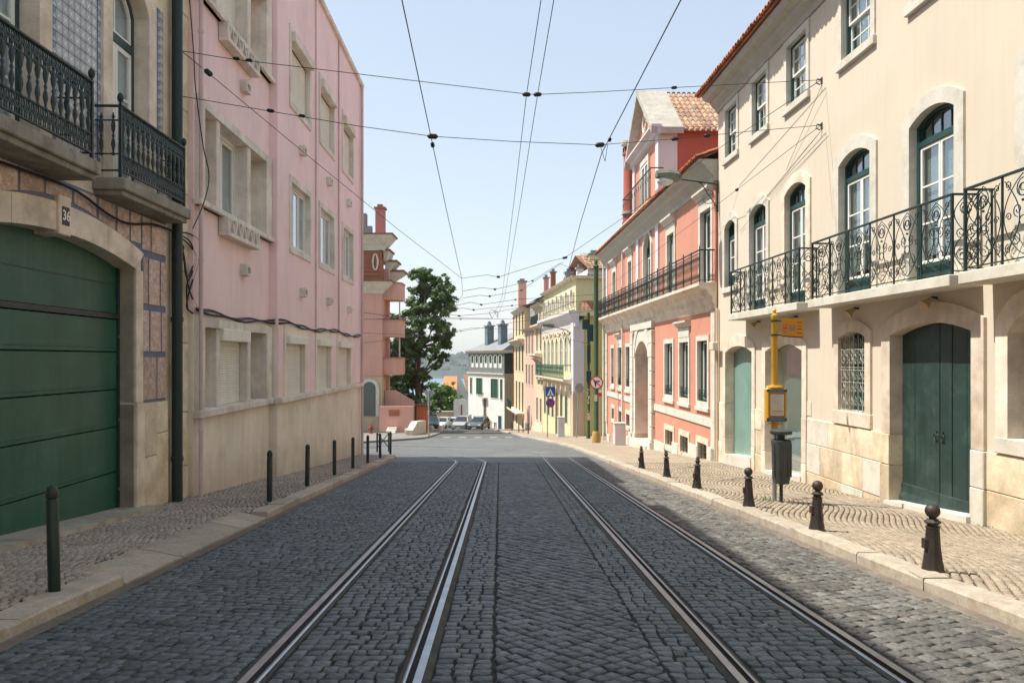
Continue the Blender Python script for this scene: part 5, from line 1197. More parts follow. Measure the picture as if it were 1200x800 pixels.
# ------------------------------------------------------------------ RIGHT, further down: yellow, cream, blush and ochre houses
FY = Frame(10.4, -.1, 1); F = FY; Yp, Zp = F.Y, F.Z
def house(name, label, Fr, off=0):
    o = empty(name); Fr.place(o); tag(o, label, 'house'); return o
def farwin(F, par, y0, y1, z0, z1, fill, arch_=0, hood=None, frm='pale', wd=.14, shut=None, o=0):
    if arch_: s_ = surround(F, y0, y1, z0, z1-arch_, z1, wd, -.12, .05, 6).build('window', M[frm], par)
    else: s_ = frame4(y0, y1, z0, z1, wd, -.12, .05, F).build('window', M[frm], par)
    pts = [(y0, z0), (y1, z0)]+list(reversed(arc(y0, y1, z1-arch_, z1, 6))) if arch_ else [(y0, z0), (y1, z0), (y1, z1), (y0, z1)]
    MB(F).poly(pts, -.10, -.07).build('pane' if fill == 'glass' else 'shutter', M['glass'] if fill == 'glass' else M[fill], s_)
    mb = MB(F); c = (y0+y1)/2; mb.box(c-.035, c+.035, -.07, -.03, z0, z1-.02)
    if fill == 'glass':
        mb.box(y0, y0+.06, -.07, -.035, z0, z1-arch_); mb.box(y1-.06, y1, -.07, -.035, z0, z1-arch_); mb.box(y0, y1, -.068, -.034, z1-arch_-.7, z1-arch_-.64)
        mb.build('frame', M['white'], s_); MB(F).box(y0, y1, -.5, -.48, z0, z1).build('curtain', M['blind'], s_)
    else:
        z = z0+.05
        while z < z1-arch_: mb.box(y0+.06, y1-.06, -.07, -.055, z, z+.05); z += .11
        mb.build('louvre', M[fill], s_)
    if hood: MB(F).prof([(0, z1+.14), (.12, z1+.2), (.18, z1+.3), (0, z1+.34)], y0-.2, y1+.2).build('hood', M[hood], s_)
    if shut:
        for q0, q1 in ((y0-.55, y0-.05), (y1+.05, y1+.55)): MB(F).cbox(q0, q1, .05, .10, z0, z1, .01).build('shutter', M[shut], s_)
    return s_
yh = house('yellow_house', 'pale yellow palace front with green balcony and mansard roof on the corner', F)
A, Bq = 58.0, 75.0
ug = [(660, 663.5), (666.5, 670.5), (653.5, 657), (647.8, 651), (643, 645.6), (638.8, 641)]
UWN = [(59.0+2.32*i, 60.05+2.32*i, .45, 3.15) for i in range(7)]
GWN = [(58.9+2.32*i, 59.95+2.32*i, -3.6, -1.25) for i in range(7) if i != 3]
holes = [h for h in UWN+GWN]+[(65.7, 67.1, -5.6, -1.2)]
wall(F, A, Bq, -6.5, 4.2, holes, 'wall', M['yellow'], yh, rev=.15, depth=9)
for h in UWN: farwin(F, yh, *h, 'glass', arch_=.4, wd=.16); 
for a, b, c, d in UWN:
    mb = MB(F); mb.tube([((a+b)/2+.75*math.cos(t_), .09, 3.15+.32*math.sin(t_)) for t_ in [math.pi*i/8 for i in range(9)]], .06, 4)
    m2 = MB(F).ring([((a+b)/2+.70*math.cos(t_), 3.2+.28*math.sin(t_)) for t_ in [math.pi*i/8 for i in range(9)]], [((a+b)/2+.82*math.cos(t_), 3.22+.42*math.sin(t_)) for t_ in [math.pi*i/8 for i in range(9)]], 0, .14).build('festoon', M['stone'], yh)
for h in GWN: farwin(F, yh, *h, 'shuttergreen', arch_=.3, wd=.16)
farwin(F, yh, 65.7, 67.1, -5.4, -1.2, 'tanbrown', arch_=.3)
# blind attic with small arched windows, cornices, corner pier
MB(F).prof([(0, 3.75), (.08, 3.8), (.1, 4.1), (.35, 4.4), (.55, 4.75), (.55, 4.95), (-.2, 4.95), (-.2, 3.75)], A-.45, Bq).build('cornice', M['lilac'], yh)
MB(F).box(A, Bq, 0, .10, 3.55, 3.74).build('string_course', M['stone'], yh)
MB(F).cbox(A-.05, A+1.0, -.02, .16, -1.0, 4.1, .02).build('corner_pier', M['lilac'], yh)
MB(F).cbox(A-.06, A+1.1, -.02, .18, -5.4, -1.02, .02).build('corner_pier', M['tan'], yh)
att = [(59.0+2.32*i, 59.9+2.32*i, 5.35, 6.6) for i in range(7)]
wall(F, A+.3, Bq, 4.95, 7.3, att, 'attic_wall', M['yellow'], yh, o=-.1, rev=.15, depth=3)
for h in att: farwin(F, yh, *h, 'glass', arch_=.35, wd=.14)
MB(F).prof([(0, 7.3), (.25, 7.4), (.3, 7.5), (-2.5, 7.55), (-2.5, 7.3)], A, Bq).build('attic_cornice', M['stone'], yh)
MB(F).box(A-.3, Bq, .08, .1, 5.55, 5.6).box(A-.3, Bq, .08, .1, 5.0, 5.04).build('rail', M['iron'], yh)
# side wall facing the camera
W0 = F.T(A, 0, 0)
MB(F).box(A-.08, A-.052, -.65, .0, -1.0, 4.1).build('side_pier', M['lilac'], yh); MB(F).box(A-.091, A-.062, -.65, .0, -5.5, -1.0).build('side_pier', M['tan'], yh)
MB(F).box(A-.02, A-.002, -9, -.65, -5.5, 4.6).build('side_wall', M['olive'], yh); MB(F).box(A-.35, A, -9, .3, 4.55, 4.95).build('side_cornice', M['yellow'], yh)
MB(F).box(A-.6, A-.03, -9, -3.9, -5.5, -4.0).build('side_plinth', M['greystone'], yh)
mb = MB(F); mb.add([(A-.1, -.3, 4.95), (A+1.6, -1.2, 7.6), (A+1.6, -8, 7.6), (A-.1, -9, 4.95)], [(0, 1, 2, 3)]); mb.build('mansard', M['oldroof'], yh)
mt = MB(F); mt.tone = []; rgt = random.Random(3)
for r_ in range(9):
    for q in range(30):
        t0 = r_/9; o_ = -.4-.28*q-t0*.8; n0 = len(mt.f); y_ = A-.12+1.7*t0; z_ = 4.97+2.65*t0
        if o_ < -8.9+t0*.9: continue
        mt.add([(y_-.03, o_, z_), (y_-.03, o_-.24, z_), (y_+.19, o_-.24, z_+.34), (y_+.19, o_, z_+.34)], [(0, 1, 2, 3)]); mt.tone += [rgt.random()]
o = mt.build('roof_tiles', M['oldroof'], yh, recalc=False); o['kind'] = 'stuff'
for oo in (-3.0, -5.6):      # side dormers
    MB(F).box(A-.05, A+1.6, oo-.55, oo+.55, 5.3, 7.0).build('dormer', M['darkslate'], yh); MB(F).box(A-.08, A-.05, oo-.4, oo+.4, 5.5, 6.8).build('pane', M['glass'], yh)
MB(F).box(A-.1, A+9, -9, -.9, 7.55, 7.95).build('upper_cornice', M['lilac'], yh)
mt = MB(F); mt.tone = []
for r_ in range(8):
    for q in range(30):
        y_ = A-.3+r_*.45; z_ = 7.97+r_*.2; o_ = -.9-.27*q; mt.add([(y_, o_, z_+.06), (y_, o_-.2, z_+.06), (y_+.5, o_-.2, z_+.22), (y_+.5, o_, z_+.22)], [(0, 1, 2, 3)]); mt.tone += [rgt.random()]
o = mt.build('roof_tiles', M['oldtile'], yh, recalc=False); o['kind'] = 'stuff'
MB(F).add([(A-.3, -.9, 7.97), (A-.3, -9, 7.97), (A+5, -9, 9.6), (A+5, -.9, 9.6), (A+12, -.9, 7.97), (A+12, -9, 7.97)], [(0, 1, 2, 3), (3, 2, 5, 4)]).build('roof', M['oldroof'], yh)
def chimney(par, F, y, o, z0, z1, w_, m_, cap='dark'):
    c = MB(F).box(y-w_/2, y+w_/2, o-w_/2, o+w_/2, z0, z1).build('chimney', M[m_], par); MB(F).box(y-w_/2-.1, y+w_/2+.1, o-w_/2-.1, o+w_/2+.1, z1, z1+.14).build('chimney_cap', M['greystone'], c)
    MB(F).box(y-w_*.3, y+w_*.3, o-w_*.3, o+w_*.3, z1+.14, z1+.4).build('chimney_pot', M['greystone'], c); return c
chimney(yh, F, 60.0, -1.75, 7.5, 9.2, .75, 'yellow'); chimney(yh, F, 62, -1.1, 7.0, 8.4, .5, 'lilac'); chimney(yh, F, 66, -.9, 6.8, 8.5, .55, 'greystone')
# green balcony
bl = MB(F).prof([(0, -.5), (.5, -.35), (.8, -.22), (.8, -.08), (0, -.08)], A+.6, Bq-.3).build('balcony', M['stone'], yh)
mb = MB(F); y = A+.65
while y < Bq-.35: mb.box(y, y+.022, .74, .77, -.08, .95); y += .3
mb.box(A+.6, Bq-.3, .735, .775, .92, .98); mb.box(A+.6, Bq-.3, .735, .775, -.05, 0); mb.box(A+.6, A+.64, 0, .77, .92, .979)
y = A+.7
while y < Bq-.6: mb.tube([(p, .755, q) for p, q in scroll(y+.2, .35, .17, 1.2, 0, 1, 8, .6)], .014, 3); mb.tube([(p, .755, q) for p, q in scroll(y+.2, .72, .12, 1.2, 0, 1, 8, .6)], .012, 3); y += .45
mb.build('railing', M['greenrail'], bl)
for i in range(8): MB(F).box(A+1.0+2.25*i, A+1.25+2.25*i, 0, .55, -.95, -.5).build('console', M['stone'], bl)

# cream house with a stone console balcony
def simple_house(name, label, y0, y1, zt, m_, wins, eave='pale', roofz=1.6, zb=-8.5, fill='glass', base=None, depth=8, shut=None):
    h = house(name, label, FY); hs_ = [w_[:4] for w_ in wins]; wall(FY, y0, y1, zb, zt, hs_, 'wall', M[m_], h, rev=.15, depth=depth)
    for w_ in wins: farwin(FY, h, *w_[:4], w_[4] if len(w_) > 4 else fill, wd=.13)
    MB(FY).prof([(0, zt-.3), (.15, zt-.2), (.45, zt), (.5, zt+.1), (-.2, zt+.1)], y0, y1).build('cornice', M[eave], h)
    MB(FY).add([(y0, .5, zt+.1), (y1, .5, zt+.1), (y1, -depth/2, zt+roofz), (y0, -depth/2, zt+roofz), (y0, -depth, zt+.1), (y1, -depth, zt+.1)], [(0, 1, 2, 3), (3, 2, 5, 4), (0, 3, 4), (1, 5, 2)]).build('roof', M['oldroof'], h)
    if base: MB(FY).box(y0, y1, -.02, .06, zb, base).build('plinth', M['stone'], h)
    return h
def grid(ys, zs, w_, hh, f='glass'): return [(y, y+w_, z, z+h_, f) for y in ys for z, h_ in zip(zs, hh)]
h = simple_house('narrow_cream_house', 'narrow cream house with bracketed stone balcony beside the yellow palace', 75.02, 81.2, 6.6, 'creamfar', grid((75.8, 78.4), (-4.6, -.6, 2.2), .95, (2.2, 2.2, 2.4), 'louvrebrown')+[(76.2, 77.2, 5.0-.0, 6.0, 'glass'), (79, 80, 5.0, 6.0, 'glass')], base=-5.0)
MB(FY).prof([(0, 1.5), (.7, 1.75), (.7, 1.95), (0, 1.95)], 75.3, 80.6).build('balcony', M['stone'], h)
for y in (75.6, 77.6, 79.8): MB(FY).prof([(0, 1.0), (.5, 1.5), (0, 1.5)], y, y+.3).build('console', M['stone'], h)
MB(FY).prof([(0, 4.4), (.5, 4.6), (.5, 4.75), (0, 4.75)], 75.1, 81.1).build('string_course', M['stone'], h)
mb = MB(FY); y = 75.2
while y < 81: mb.box(y, y+.05, .42, .46, 4.75, 5.6); y += .2
mb.box(75.1, 81.1, .42, .46, 5.6, 5.66); mb.build('railing', M['iron'], h)
h = simple_house('blush_house', 'blush pink house with pale shutters between cream and ochre houses', 81.22, 90.0, 4.6, 'blush', grid((82.2, 84.8, 87.3), (-1.3, 2.0), 1.0, (2.1, 2.0), 'shutpale')+grid((84.8, ), (-5.6, ), 1.0, (2.0, ), 'glass'), base=-5.6)
wall(FY, 81.3, 89.9, 4.7, 7.6, [(82, 83, 5.2, 6.8), (84.7, 85.7, 5.2, 6.8), (87.2, 88.2, 5.2, 6.8)], 'attic_wall', M['greystone'], h, o=-.6, rev=.1, depth=5)
for a in (82, 84.7, 87.2): farwin(FY, h, a, a+1, 5.2, 6.8, 'glass', frm='white', wd=.2, o=-.6).location = FY.T(0, -.6, 0)
MB(FY).add([(81.2, -.3, 7.6), (90, -.3, 7.6), (90, -5, 9.5), (81.2, -5, 9.5)], [(0, 1, 2, 3)]).build('roof', M['oldroof'], h)
chimney(h, FY, 83, -2.2, 8, 10.4, .5, 'brick'); chimney(h, FY, 86, -1.9, 8, 10.1, .5, 'orange')
h = simple_house('ochre_house', 'tall pale ochre house with large dark green shutters and a corner chimney', 90.02, 101.3, 7.2, 'ochrefar', grid((90.9, 94.2, 97.6), (-4.3-.4, -.0-3.1+3.1, 4.2), 1.25, (3.4, 2.9, 2.6), 'shuttergreen')+grid((91.2, 97.8), (-7.4, ), 1.1, (1.9, ), 'louvrebrown'), base=-6.6, zb=-9.5)
MB(FY).prof([(0, 3.0), (.4, 3.3), (.75, 3.55), (.75, 3.7), (0, 3.7)], 90, 101.9).build('string_course', M['stone'], h)
MB(FY).box(90, 101.9, 0, .9, -4.9, -4.7).build('balcony', M['stone'], h)
mb = MB(FY); y = 97
while y < 101.6: mb.box(y, y+.05, .8, .85, -4.7, -3.7); y += .2
mb.box(97, 101.7, .8, .85, -3.7, -3.64); mb.build('railing', M['iron'], h)
chimney(h, FY, 99.5, -.8, 7.4, 11.0, 1.0, 'blush'); MB(FY).box(101.3, 101.6, -.3, .1, -9.5, 7).build('corner_strip', M['brick'], h)

# ------------------------------------------------------------------ far centre: white corner house with two tall chimneys
FWh = Frame(); whx = empty('white_corner_house'); tag(whx, 'white corner house with grey attic, green shutters and two tall chimneys', 'house')
cx0, cy0 = -1.0, 105.0; ang = math.atan2(11.5, -5.4); Lw = 12.7
whx.location = (cx0, cy0, 0); whx.rotation_euler = (0, 0, ang)       # local x runs back along the street front, local y faces right... outward is +y
FW_ = Frame(); FW_.side = 0
wn = [(1.3, 2.3, -4.4, -2.2), (6.2, 7.3, -4.4, -2.3), (9.1, 10.2, -4.6, -2.4), (11.3, 12.1, -4.6, -2.4)]
def T2(mb, n, m_, par=whx): return mb.build(n, m_, par)
hs_ = [(.6, 1.3, -4.0, -1.3), (2.0, 4.4, -3.9, -1.3), (7.4, 9.6, -3.6, -1.3), (11.2, 11.9, -3.6, -1.3), (.9, 1.9, -9.3, -6.2), (2.6, 3.3, -8.5, -7.2), (4.2, 4.9, -8.4, -7.1), (6.0, 6.9, -8.9, -4.2), (8.2, 8.8, -8.1, -6.9), (9.9, 10.5, -8.0, -6.8), (11.5, 12.1, -7.9, -6.7)]
wall(ID, 0, Lw, -10.5, .8, hs_, 'wall', M['offwhite'], whx, rev=.15, depth=11)
for k, (a, b, c, d) in enumerate(hs_):
    if d < -4 and k != 4 and k != 7: f = 'glass'
    elif k == 4: f = 'doorblue'
    elif k == 7: f = 'tanbrown'
    else: f = 'shuttergreen'
    farwin(ID, whx, a, b, c, d, f, wd=.1)
MB().box(-.1, Lw+.1, -.02, .25, .25-.9, .0-.55).build('string_course', M['stone'], whx)
ath = [(.9+1.62*i, 1.7+1.62*i, -.0+.2, 1.9) for i in range(7)]
wall(ID, 0, Lw, -.55, 2.2, ath, 'attic_wall', M['slategrey'], whx, o=.02, rev=.15, depth=11)
for a, b, c, d in ath: farwin(ID, whx, a, b, c, d, 'shuttergreen', arch_=.2, frm='white', wd=.1)
MB().prof([(0, 2.15), (.35, 2.35), (.45, 2.55), (-.3, 2.55), (-.3, 2.15)], -.3, Lw+.3).build('cornice', M['stone'], whx)
MB().box(-.02, -.001, -11, 0, -10.4, -.6).build('side_wall', M['tan'], whx); MB().box(-.03, -.001, -11, 0, -.55, 2.2).build('side_attic_wall', M['darkslate'], whx); MB().box(-.35, 0, -11, .1, 2.2, 2.55).build('side_cornice', M['stone'], whx)
MB().add([(-.3, .4, 2.55), (Lw+.3, .4, 2.55), (Lw+.3, -11, 2.55), (-.3, -11, 2.55), (Lw*.62, -5.5, 5.4), (Lw*.38-4.0, -5.5, 6.2)], [(0, 1, 4, 5), (1, 2, 4), (2, 3, 5, 4), (3, 0, 5)]).build('roof', M['greyroof'], whx)
for y, nm in ((8.9, 0), (4.3, 1)):
    c = MB().box(y-.5, y+.5, -2.2, -1.2, 2.5, 6.0).build('chimney', M['slatechim'], whx); MB().box(y-.55, y+.55, -2.25, -1.15, 5.2, 5.3).box(y-.62, y+.62, -2.32, -1.08, 6.0, 6.2).build('chimney_band', M['greystone'], c)
    mb = MB(); mb.lathe([(.4, 6.2), (.25, 6.5), (.28, 6.6), (.1, 6.8)], y, -1.7, 0, 8); mb.build('chimney_pot', M['slatechim'], c)
MB().box(5.6, 7.6, 0, .6, -4.1, -3.9).build('balcony', M['stone'], whx); mb = MB(); mb.box(5.6, 7.6, .55, .6, -3.3, -3.25)
for k in range(9): mb.box(5.62+.24*k, 5.65+.24*k, .55, .58, -3.9, -3.3)
mb.build('railing', M['iron'], whx)

# little white house and garden wall at the foot of the street
lh = empty('low_white_house', at(545, 500, 122)); tag(lh, 'low white gabled house with brown tile roof beside the white corner house', 'house'); b0 = lh.location.copy()
def X(px, Y): return (px-600)/933*Y
def Zz(py, Y): return CAMZ+(420-py)/933*Y
Yh = 124
x0_, x1_ = X(535.5, Yh), X(556, Yh)
mb = MB(); mb.add([(x0_, Yh, -13), (x1_, Yh, -13), (x1_, Yh, Zz(459, Yh)), (x0_+1.6, Yh, Zz(459, Yh)), (x0_+.4, Yh, Zz(439, Yh)), (x0_, Yh, Zz(439.5, Yh)), (x0_, Yh+10, -13), (x1_, Yh+10, -13), (x1_, Yh+10, Zz(459, Yh)), (x0_, Yh+10, Zz(439.5, Yh))], [(0, 1, 2, 3, 4, 5), (0, 6, 9, 5), (1, 7, 8, 2)]); mb.v = [tuple(Vector(v)-b0) for v in mb.v]; mb.build('wall', M['offwhite'], lh)
mb = MB(); mb.add([(x0_+1.5, Yh-.3, Zz(459.5, Yh)), (x1_+.2, Yh-.3, Zz(459, Yh)), (x1_+.2, Yh+6, Zz(440, Yh)), (x0_+.6, Yh+6, Zz(440, Yh))], [(0, 1, 2, 3)]); mb.v = [tuple(Vector(v)-b0) for v in mb.v]; mb.build('roof', M['oldroof'], lh)
gw_ = empty('white_garden_wall', at(541, 500, 117)); tag(gw_, 'white wall with narrow doorway and curved top in front of the low house', 'wall'); b0 = gw_.location.copy()
Yg = 116.5; pts = [(531.5, 500), (552.5, 500), (552.5, 469), (548, 466.5), (545.5, 468.5), (541, 466.5), (537, 468.5), (534, 467), (531.5, 470)]
mb = MB(); mb.poly([(X(a, Yg), Zz(b, Yg)) for a, b in pts], 0, .35); mb.v = [tuple(Vector((v[0], Yg+v[1], v[2]))-b0) for v in mb.v]; mb.build('wall', M['offwhite'], gw_)
mb = MB(); mb.box(X(540, Yg), X(541.8, Yg), Yg-.03, Yg, -9.8, Zz(474, Yg)); mb.v = [tuple(Vector(v)-b0) for v in mb.v]; mb.build('door', M['tanbrown'], gw_)
tw = empty('tan_garden_wall', at(515, 500, 118)); tag(tw, 'long low tan garden wall behind the parked cars', 'wall'); b0 = tw.location.copy()
mb = MB(); mb.box(X(488, 118), X(531, 118), 118, 118.4, -10, Zz(482.5, 118)); mb.v = [tuple(Vector(v)-b0) for v in mb.v]; mb.build('wall', M['tan'], tw); mb = MB(); mb.box(X(487, 118), X(531.2, 118), 117.9, 118.5, Zz(482.5, 118), Zz(481.5, 118)); mb.v = [tuple(Vector(v)-b0) for v in mb.v]; mb.build('coping', M['stone'], tw)
orr = empty('orange_roofed_house', at(525, 470, 165)); tag(orr, 'distant house with bright orange tiled roof above the treetops', 'house'); b0 = orr.location.copy(); Yo = 165
mb = MB(); mb.box(X(517, Yo), X(537, Yo), Yo, Yo+8, -19, Zz(458.5, Yo)); mb.v = [tuple(Vector(v)-b0) for v in mb.v]; mb.build('wall', M['offwhite'], orr)
mb = MB(); mb.add([(X(516, Yo), Yo-.5, Zz(459.5, Yo)), (X(538, Yo), Yo-.5, Zz(459.5, Yo)), (X(538, Yo), Yo+6, Zz(441.5, Yo)), (X(518, Yo), Yo+6, Zz(441.5, Yo)), (X(538, Yo), Yo+12, Zz(459.5, Yo)), (X(518, Yo), Yo+12, Zz(459.5, Yo))], [(0, 1, 2, 3), (3, 2, 4, 5)]); mb.v = [tuple(Vector(v)-b0) for v in mb.v]; mb.build('roof', M['orange2'], orr)

# ------------------------------------------------------------------ LEFT 3: terracotta house with balconies
th_ = empty('terracotta_house', (-11.8, 72, G(0, 72))); tag(th_, 'terracotta coloured house with curved balconies and stone arched window across the junction', 'house')
Y3 = 72.0; b0 = th_.location.copy()
def B3(name, m_, *bx, par=th_, rot=None):
    mb = MB()
    for q in bx: mb.box(*q)
    mb.v = [tuple(Vector(v)-b0) for v in mb.v]; return mb.build(name, M[m_], par)
def z3(py): return Zz(py, Y3)
def x3(px): return X(px, Y3)
xe = x3(447)
B3('wall', 'orange', (-26, xe, Y3, Y3+2, z3(441), z3(343))); B3('rear_wing', 'orange', (-26, -14.6, Y3+2.01, Y3+13, -7, z3(300)))
B3('stone_base', 'tan', (-26, xe+.1, Y3-.15, Y3+2.0, -7, z3(441)-.01))
B3('corner_strip', 'orange', (xe-.5, xe+.06, Y3-.06, Y3+2.02, z3(440.8), z3(343.2)))
s_ = MB(); a0_, a1_ = x3(426), x3(441)
s_.ring([(a0_, z3(488)), *arc(a0_, a1_, z3(455), z3(447), 8), (a1_, z3(488))], [(a0_-.3, z3(488)), *arc(a0_-.3, a1_+.3, z3(455), z3(443.5), 8), (a1_+.3, z3(488))], 0, .15); s_.v = [tuple(Vector((v[0], Y3-.15-v[1], v[2]))-b0) for v in s_.v]; w3 = s_.build('window', M['pale'], th_)
s_ = MB(); s_.poly([(a0_, z3(487)), (a1_, z3(487))]+list(reversed(arc(a0_, a1_, z3(455), z3(447), 8))), 0, .05); s_.v = [tuple(Vector((v[0], Y3-.18-v[1], v[2]))-b0) for v in s_.v]; s_.build('pane', M['greydoor'], w3)
def cornice3(name, z0, z1, ext, m_='pale'):
    mb = MB(); pr = [(0, z0), (.1, z0), (.3, z0+(z1-z0)*.3), (.45, z0+(z1-z0)*.4), (ext*.8, z0+(z1-z0)*.8), (ext, z1), (0, z1)]
    vs = []; n = len(pr)
    for (sx, sy) in ((-26, None), (xe, None)):
        for o, z in pr: vs.append((sx+(o if sx == xe else 0), Y3-o, z))
    for o, z in pr: vs.append((xe+o, Y3+1.9, z))
    mb.add(vs, [(i+k*n, i+1+k*n, n+i+1+k*n, n+i+k*n) for k in range(2) for i in range(n-1)]+[tuple(range(n))]); mb.v = [tuple(Vector(v)-b0) for v in mb.v]; return mb.build(name, M[m_], th_)
cornice3('cornice', z3(344), z3(331), 1.0)
B3('roof_edge', 'terracotta2', (-26, xe+1.1, Y3-1.1, Y3+2, z3(331), z3(329)))
B3('upper_wall', 'brick', (-26, xe-.1, Y3+.1, Y3+1.9, z3(329), z3(293)))
mb = MB()
zz = z3(328)
while zz < z3(294): mb.box(-26, xe-.06, Y3+.04, Y3+.1, zz, zz+.12); zz += .38
mb.v = [tuple(Vector(v)-b0) for v in mb.v]; mb.build('brick_course', M['brick'], th_)
mb = MB(); mb.tube([(xe-.55+.22*math.cos(t_), Y3-.02, z3(307)+.72*math.sin(t_)) for t_ in [2*math.pi*i/14 for i in range(14)]], .09, 5, closed=True); mb.v = [tuple(Vector(v)-b0) for v in mb.v]; mb.build('oculus', M['pale'], th_)
cornice3('upper_cornice', z3(293), z3(277), 1.1); B3('upper_roof_edge', 'terracotta2', (-26, xe+1.2, Y3-1.2, Y3+2, z3(277), z3(275)))
B3('chimney', 'blushdk', (x3(438.5), x3(449), Y3+.6, Y3+1.5, z3(285), z3(243))); B3('chimney_cap', 'brick', (x3(437), x3(450.5), Y3+.5, Y3+1.6, z3(243), z3(241))); B3('chimney_pot', 'brick', (x3(440.5), x3(446.5), Y3+.75, Y3+1.3, z3(241), z3(237.5)))
B3('chimney', 'greystone', (x3(419), x3(427), Y3+.8, Y3+1.6, z3(276), z3(248))); B3('chimney', 'greystone', (x3(427), x3(433.5), Y3+.8, Y3+1.4, z3(276), z3(263)))
for zt_, dpx in ((z3(331), 470), (z3(375), 471.5), (z3(420), 471.5)):     # curved balconies on the street side
    pts = [(xe-.2, 72.6), (xe+.9, 72.6)]+[(xe+.9+.75*math.sin(a), 73.4-.8*math.cos(a)) for a in [math.pi/2*i/4 for i in range(1, 5)]]+[(xe+1.65, 75.6), (xe-.2, 75.6)]
    n = len(pts); hgt = 1.5
    mb = MB(); mb.add([(x, y, zt_-hgt) for x, y in pts]+[(x, y, zt_) for x, y in pts], [tuple(range(n)), tuple(range(2*n-1, n-1, -1))]+[(i, (i+1) % n, n+(i+1) % n, n+i) for i in range(n)]); mb.v = [tuple(Vector(v)-b0) for v in mb.v]
    bb = mb.build('balcony', M['orange'], th_); mb = MB(); mb.add([(x+.06, y-.06, zt_) for x, y in pts]+[(x+.06, y-.06, zt_+.12) for x, y in pts], [tuple(range(n)), tuple(range(2*n-1, n-1, -1))]+[(i, (i+1) % n, n+(i+1) % n, n+i) for i in range(n)]); mb.v = [tuple(Vector(v)-b0) for v in mb.v]; mb.build('balcony_cap', M['blushdk'], bb)
B3('balcony_post', 'pale', (xe+1.35, xe+1.47, 73.6, 73.72, z3(437), z3(335)))
B3('bay_wall', 'orange', (xe-.3, xe+.35, Y3+2, Y3+2.8, -6, z3(312)))
for i, (py, px1) in enumerate(((292, 459), (303.5, 467), (314, 475))):
    zq = z3(py); x1 = X(px1, 74+i); B3('roof_edge', 'terracotta2', (xe-.5, x1, 73+i, 76+i, zq, zq+.18)); mb = MB(); mb.prof([(0, 0), (0, -.9), (.3, -.8), (x1-xe-.1, 0)], 73.1+i, 75.9+i); mb.v = [tuple(Vector((xe+v[1], v[0], zq+v[2]))-b0) for v in mb.v]; mb.build('eave_soffit', M['pale'], th_)
# terrace walls, steps and the orange gate wall
tr_ = empty('terrace', (-11, 68, G(0, 68))); tag(tr_, 'low terracotta terrace with steps below the balconied house', 'terrace'); b0 = tr_.location.copy()
B3('parapet', 'orange', (x3(449), X(484, 70), 70, 70.4, -5.5, Zz(476, 70)), par=tr_); B3('parapet', 'orange', (x3(449), X(463, 73), 73, 73.3, -5.5, Zz(457, 73)), par=tr_)
mb = MB(); mb.add([(X(463, 73), 73, -5.5), (X(485, 73), 73, -5.5), (X(485, 73), 73, Zz(470, 73)), (X(463, 73), 73, Zz(457, 73)), (X(463, 73), 73.4, -5.5), (X(485, 73), 73.4, -5.5), (X(485, 73), 73.4, Zz(470, 73)), (X(463, 73), 73.4, Zz(457, 73))], [(0, 1, 2, 3), (4, 5, 6, 7), (3, 2, 6, 7), (1, 5, 6, 2)]); mb.v = [tuple(Vector(v)-b0) for v in mb.v]; mb.build('sloping_wall', M['orange'], tr_)
for k in range(3): B3('step', 'concrete', (X(455, 70), X(466, 70), 68.2+.5*k, 68.8+.5*k, -6, G(0, 68)+.15+.16*k), par=tr_)
B3('arch_niche', 'brick', (X(456, 70), X(468, 70), 69.9, 69.98, Zz(487, 70), Zz(480, 70)), par=tr_)
gwl = empty('orange_gate_wall', (X(493, 76), 76, G(0, 76))); tag(gwl, 'bright orange wall end with brown gate beside the big tree trunk', 'wall'); b0 = gwl.location.copy()
B3('pier', 'orange2', (X(488, 76), X(497, 76), 76, 77, -7, Zz(475, 76)), par=gwl); B3('coping', 'terracotta2', (X(478, 76), X(500, 76), 75.8, 77.2, Zz(475, 76), Zz(473.8, 76)), par=gwl); B3('gate', 'tanbrown', (X(479, 76), X(488, 76), 76.3, 76.4, -6.5, Zz(476, 76)), par=gwl); B3('pier', 'orange2', (X(497, 76), X(500, 76), 76.4, 76.9, -7, Zz(476, 76)), par=gwl)
lwll = empty('low_stone_wall', (X(482, 62), 62, G(0, 62))); tag(lwll, 'low pale stone wall end at the far pavement corner', 'wall'); b0 = lwll.location.copy()
mb = MB(); mb.prof([(0, -.2), (0, .5), (3, 1.15), (9, 1.2), (9, -.2)], 0, .5); mb.v = [(X(484, 62)+v[0]-.25-b0.x, 60+v[1]-b0.y, G(0, 60)+v[2]-b0.z-SL*v[1]) for v in mb.v]; mb.build('wall', M['stone'], lwll)
mb = MB(); mb.box(X(474, 62), X(484, 62), 62, 62.5, G(0, 62)-.1, G(0, 62)+.55); mb.v = [tuple(Vector(v)-b0) for v in mb.v]; mb.build('block', M['stone'], lwll)
# ------------------------------------------------------------------ street furniture
def ground_at(px, py, h=.1):
    y = 933*(CAMZ-h)/(py-489)
    for _ in range(30):
        x = (px-600)/933*y; z = G(x, y)+h; y = .5*y+.5*((CAMZ-z)*933/(py-420))
    return Vector(((px-600)/933*y, y, G((px-600)/933*y, y)+h))
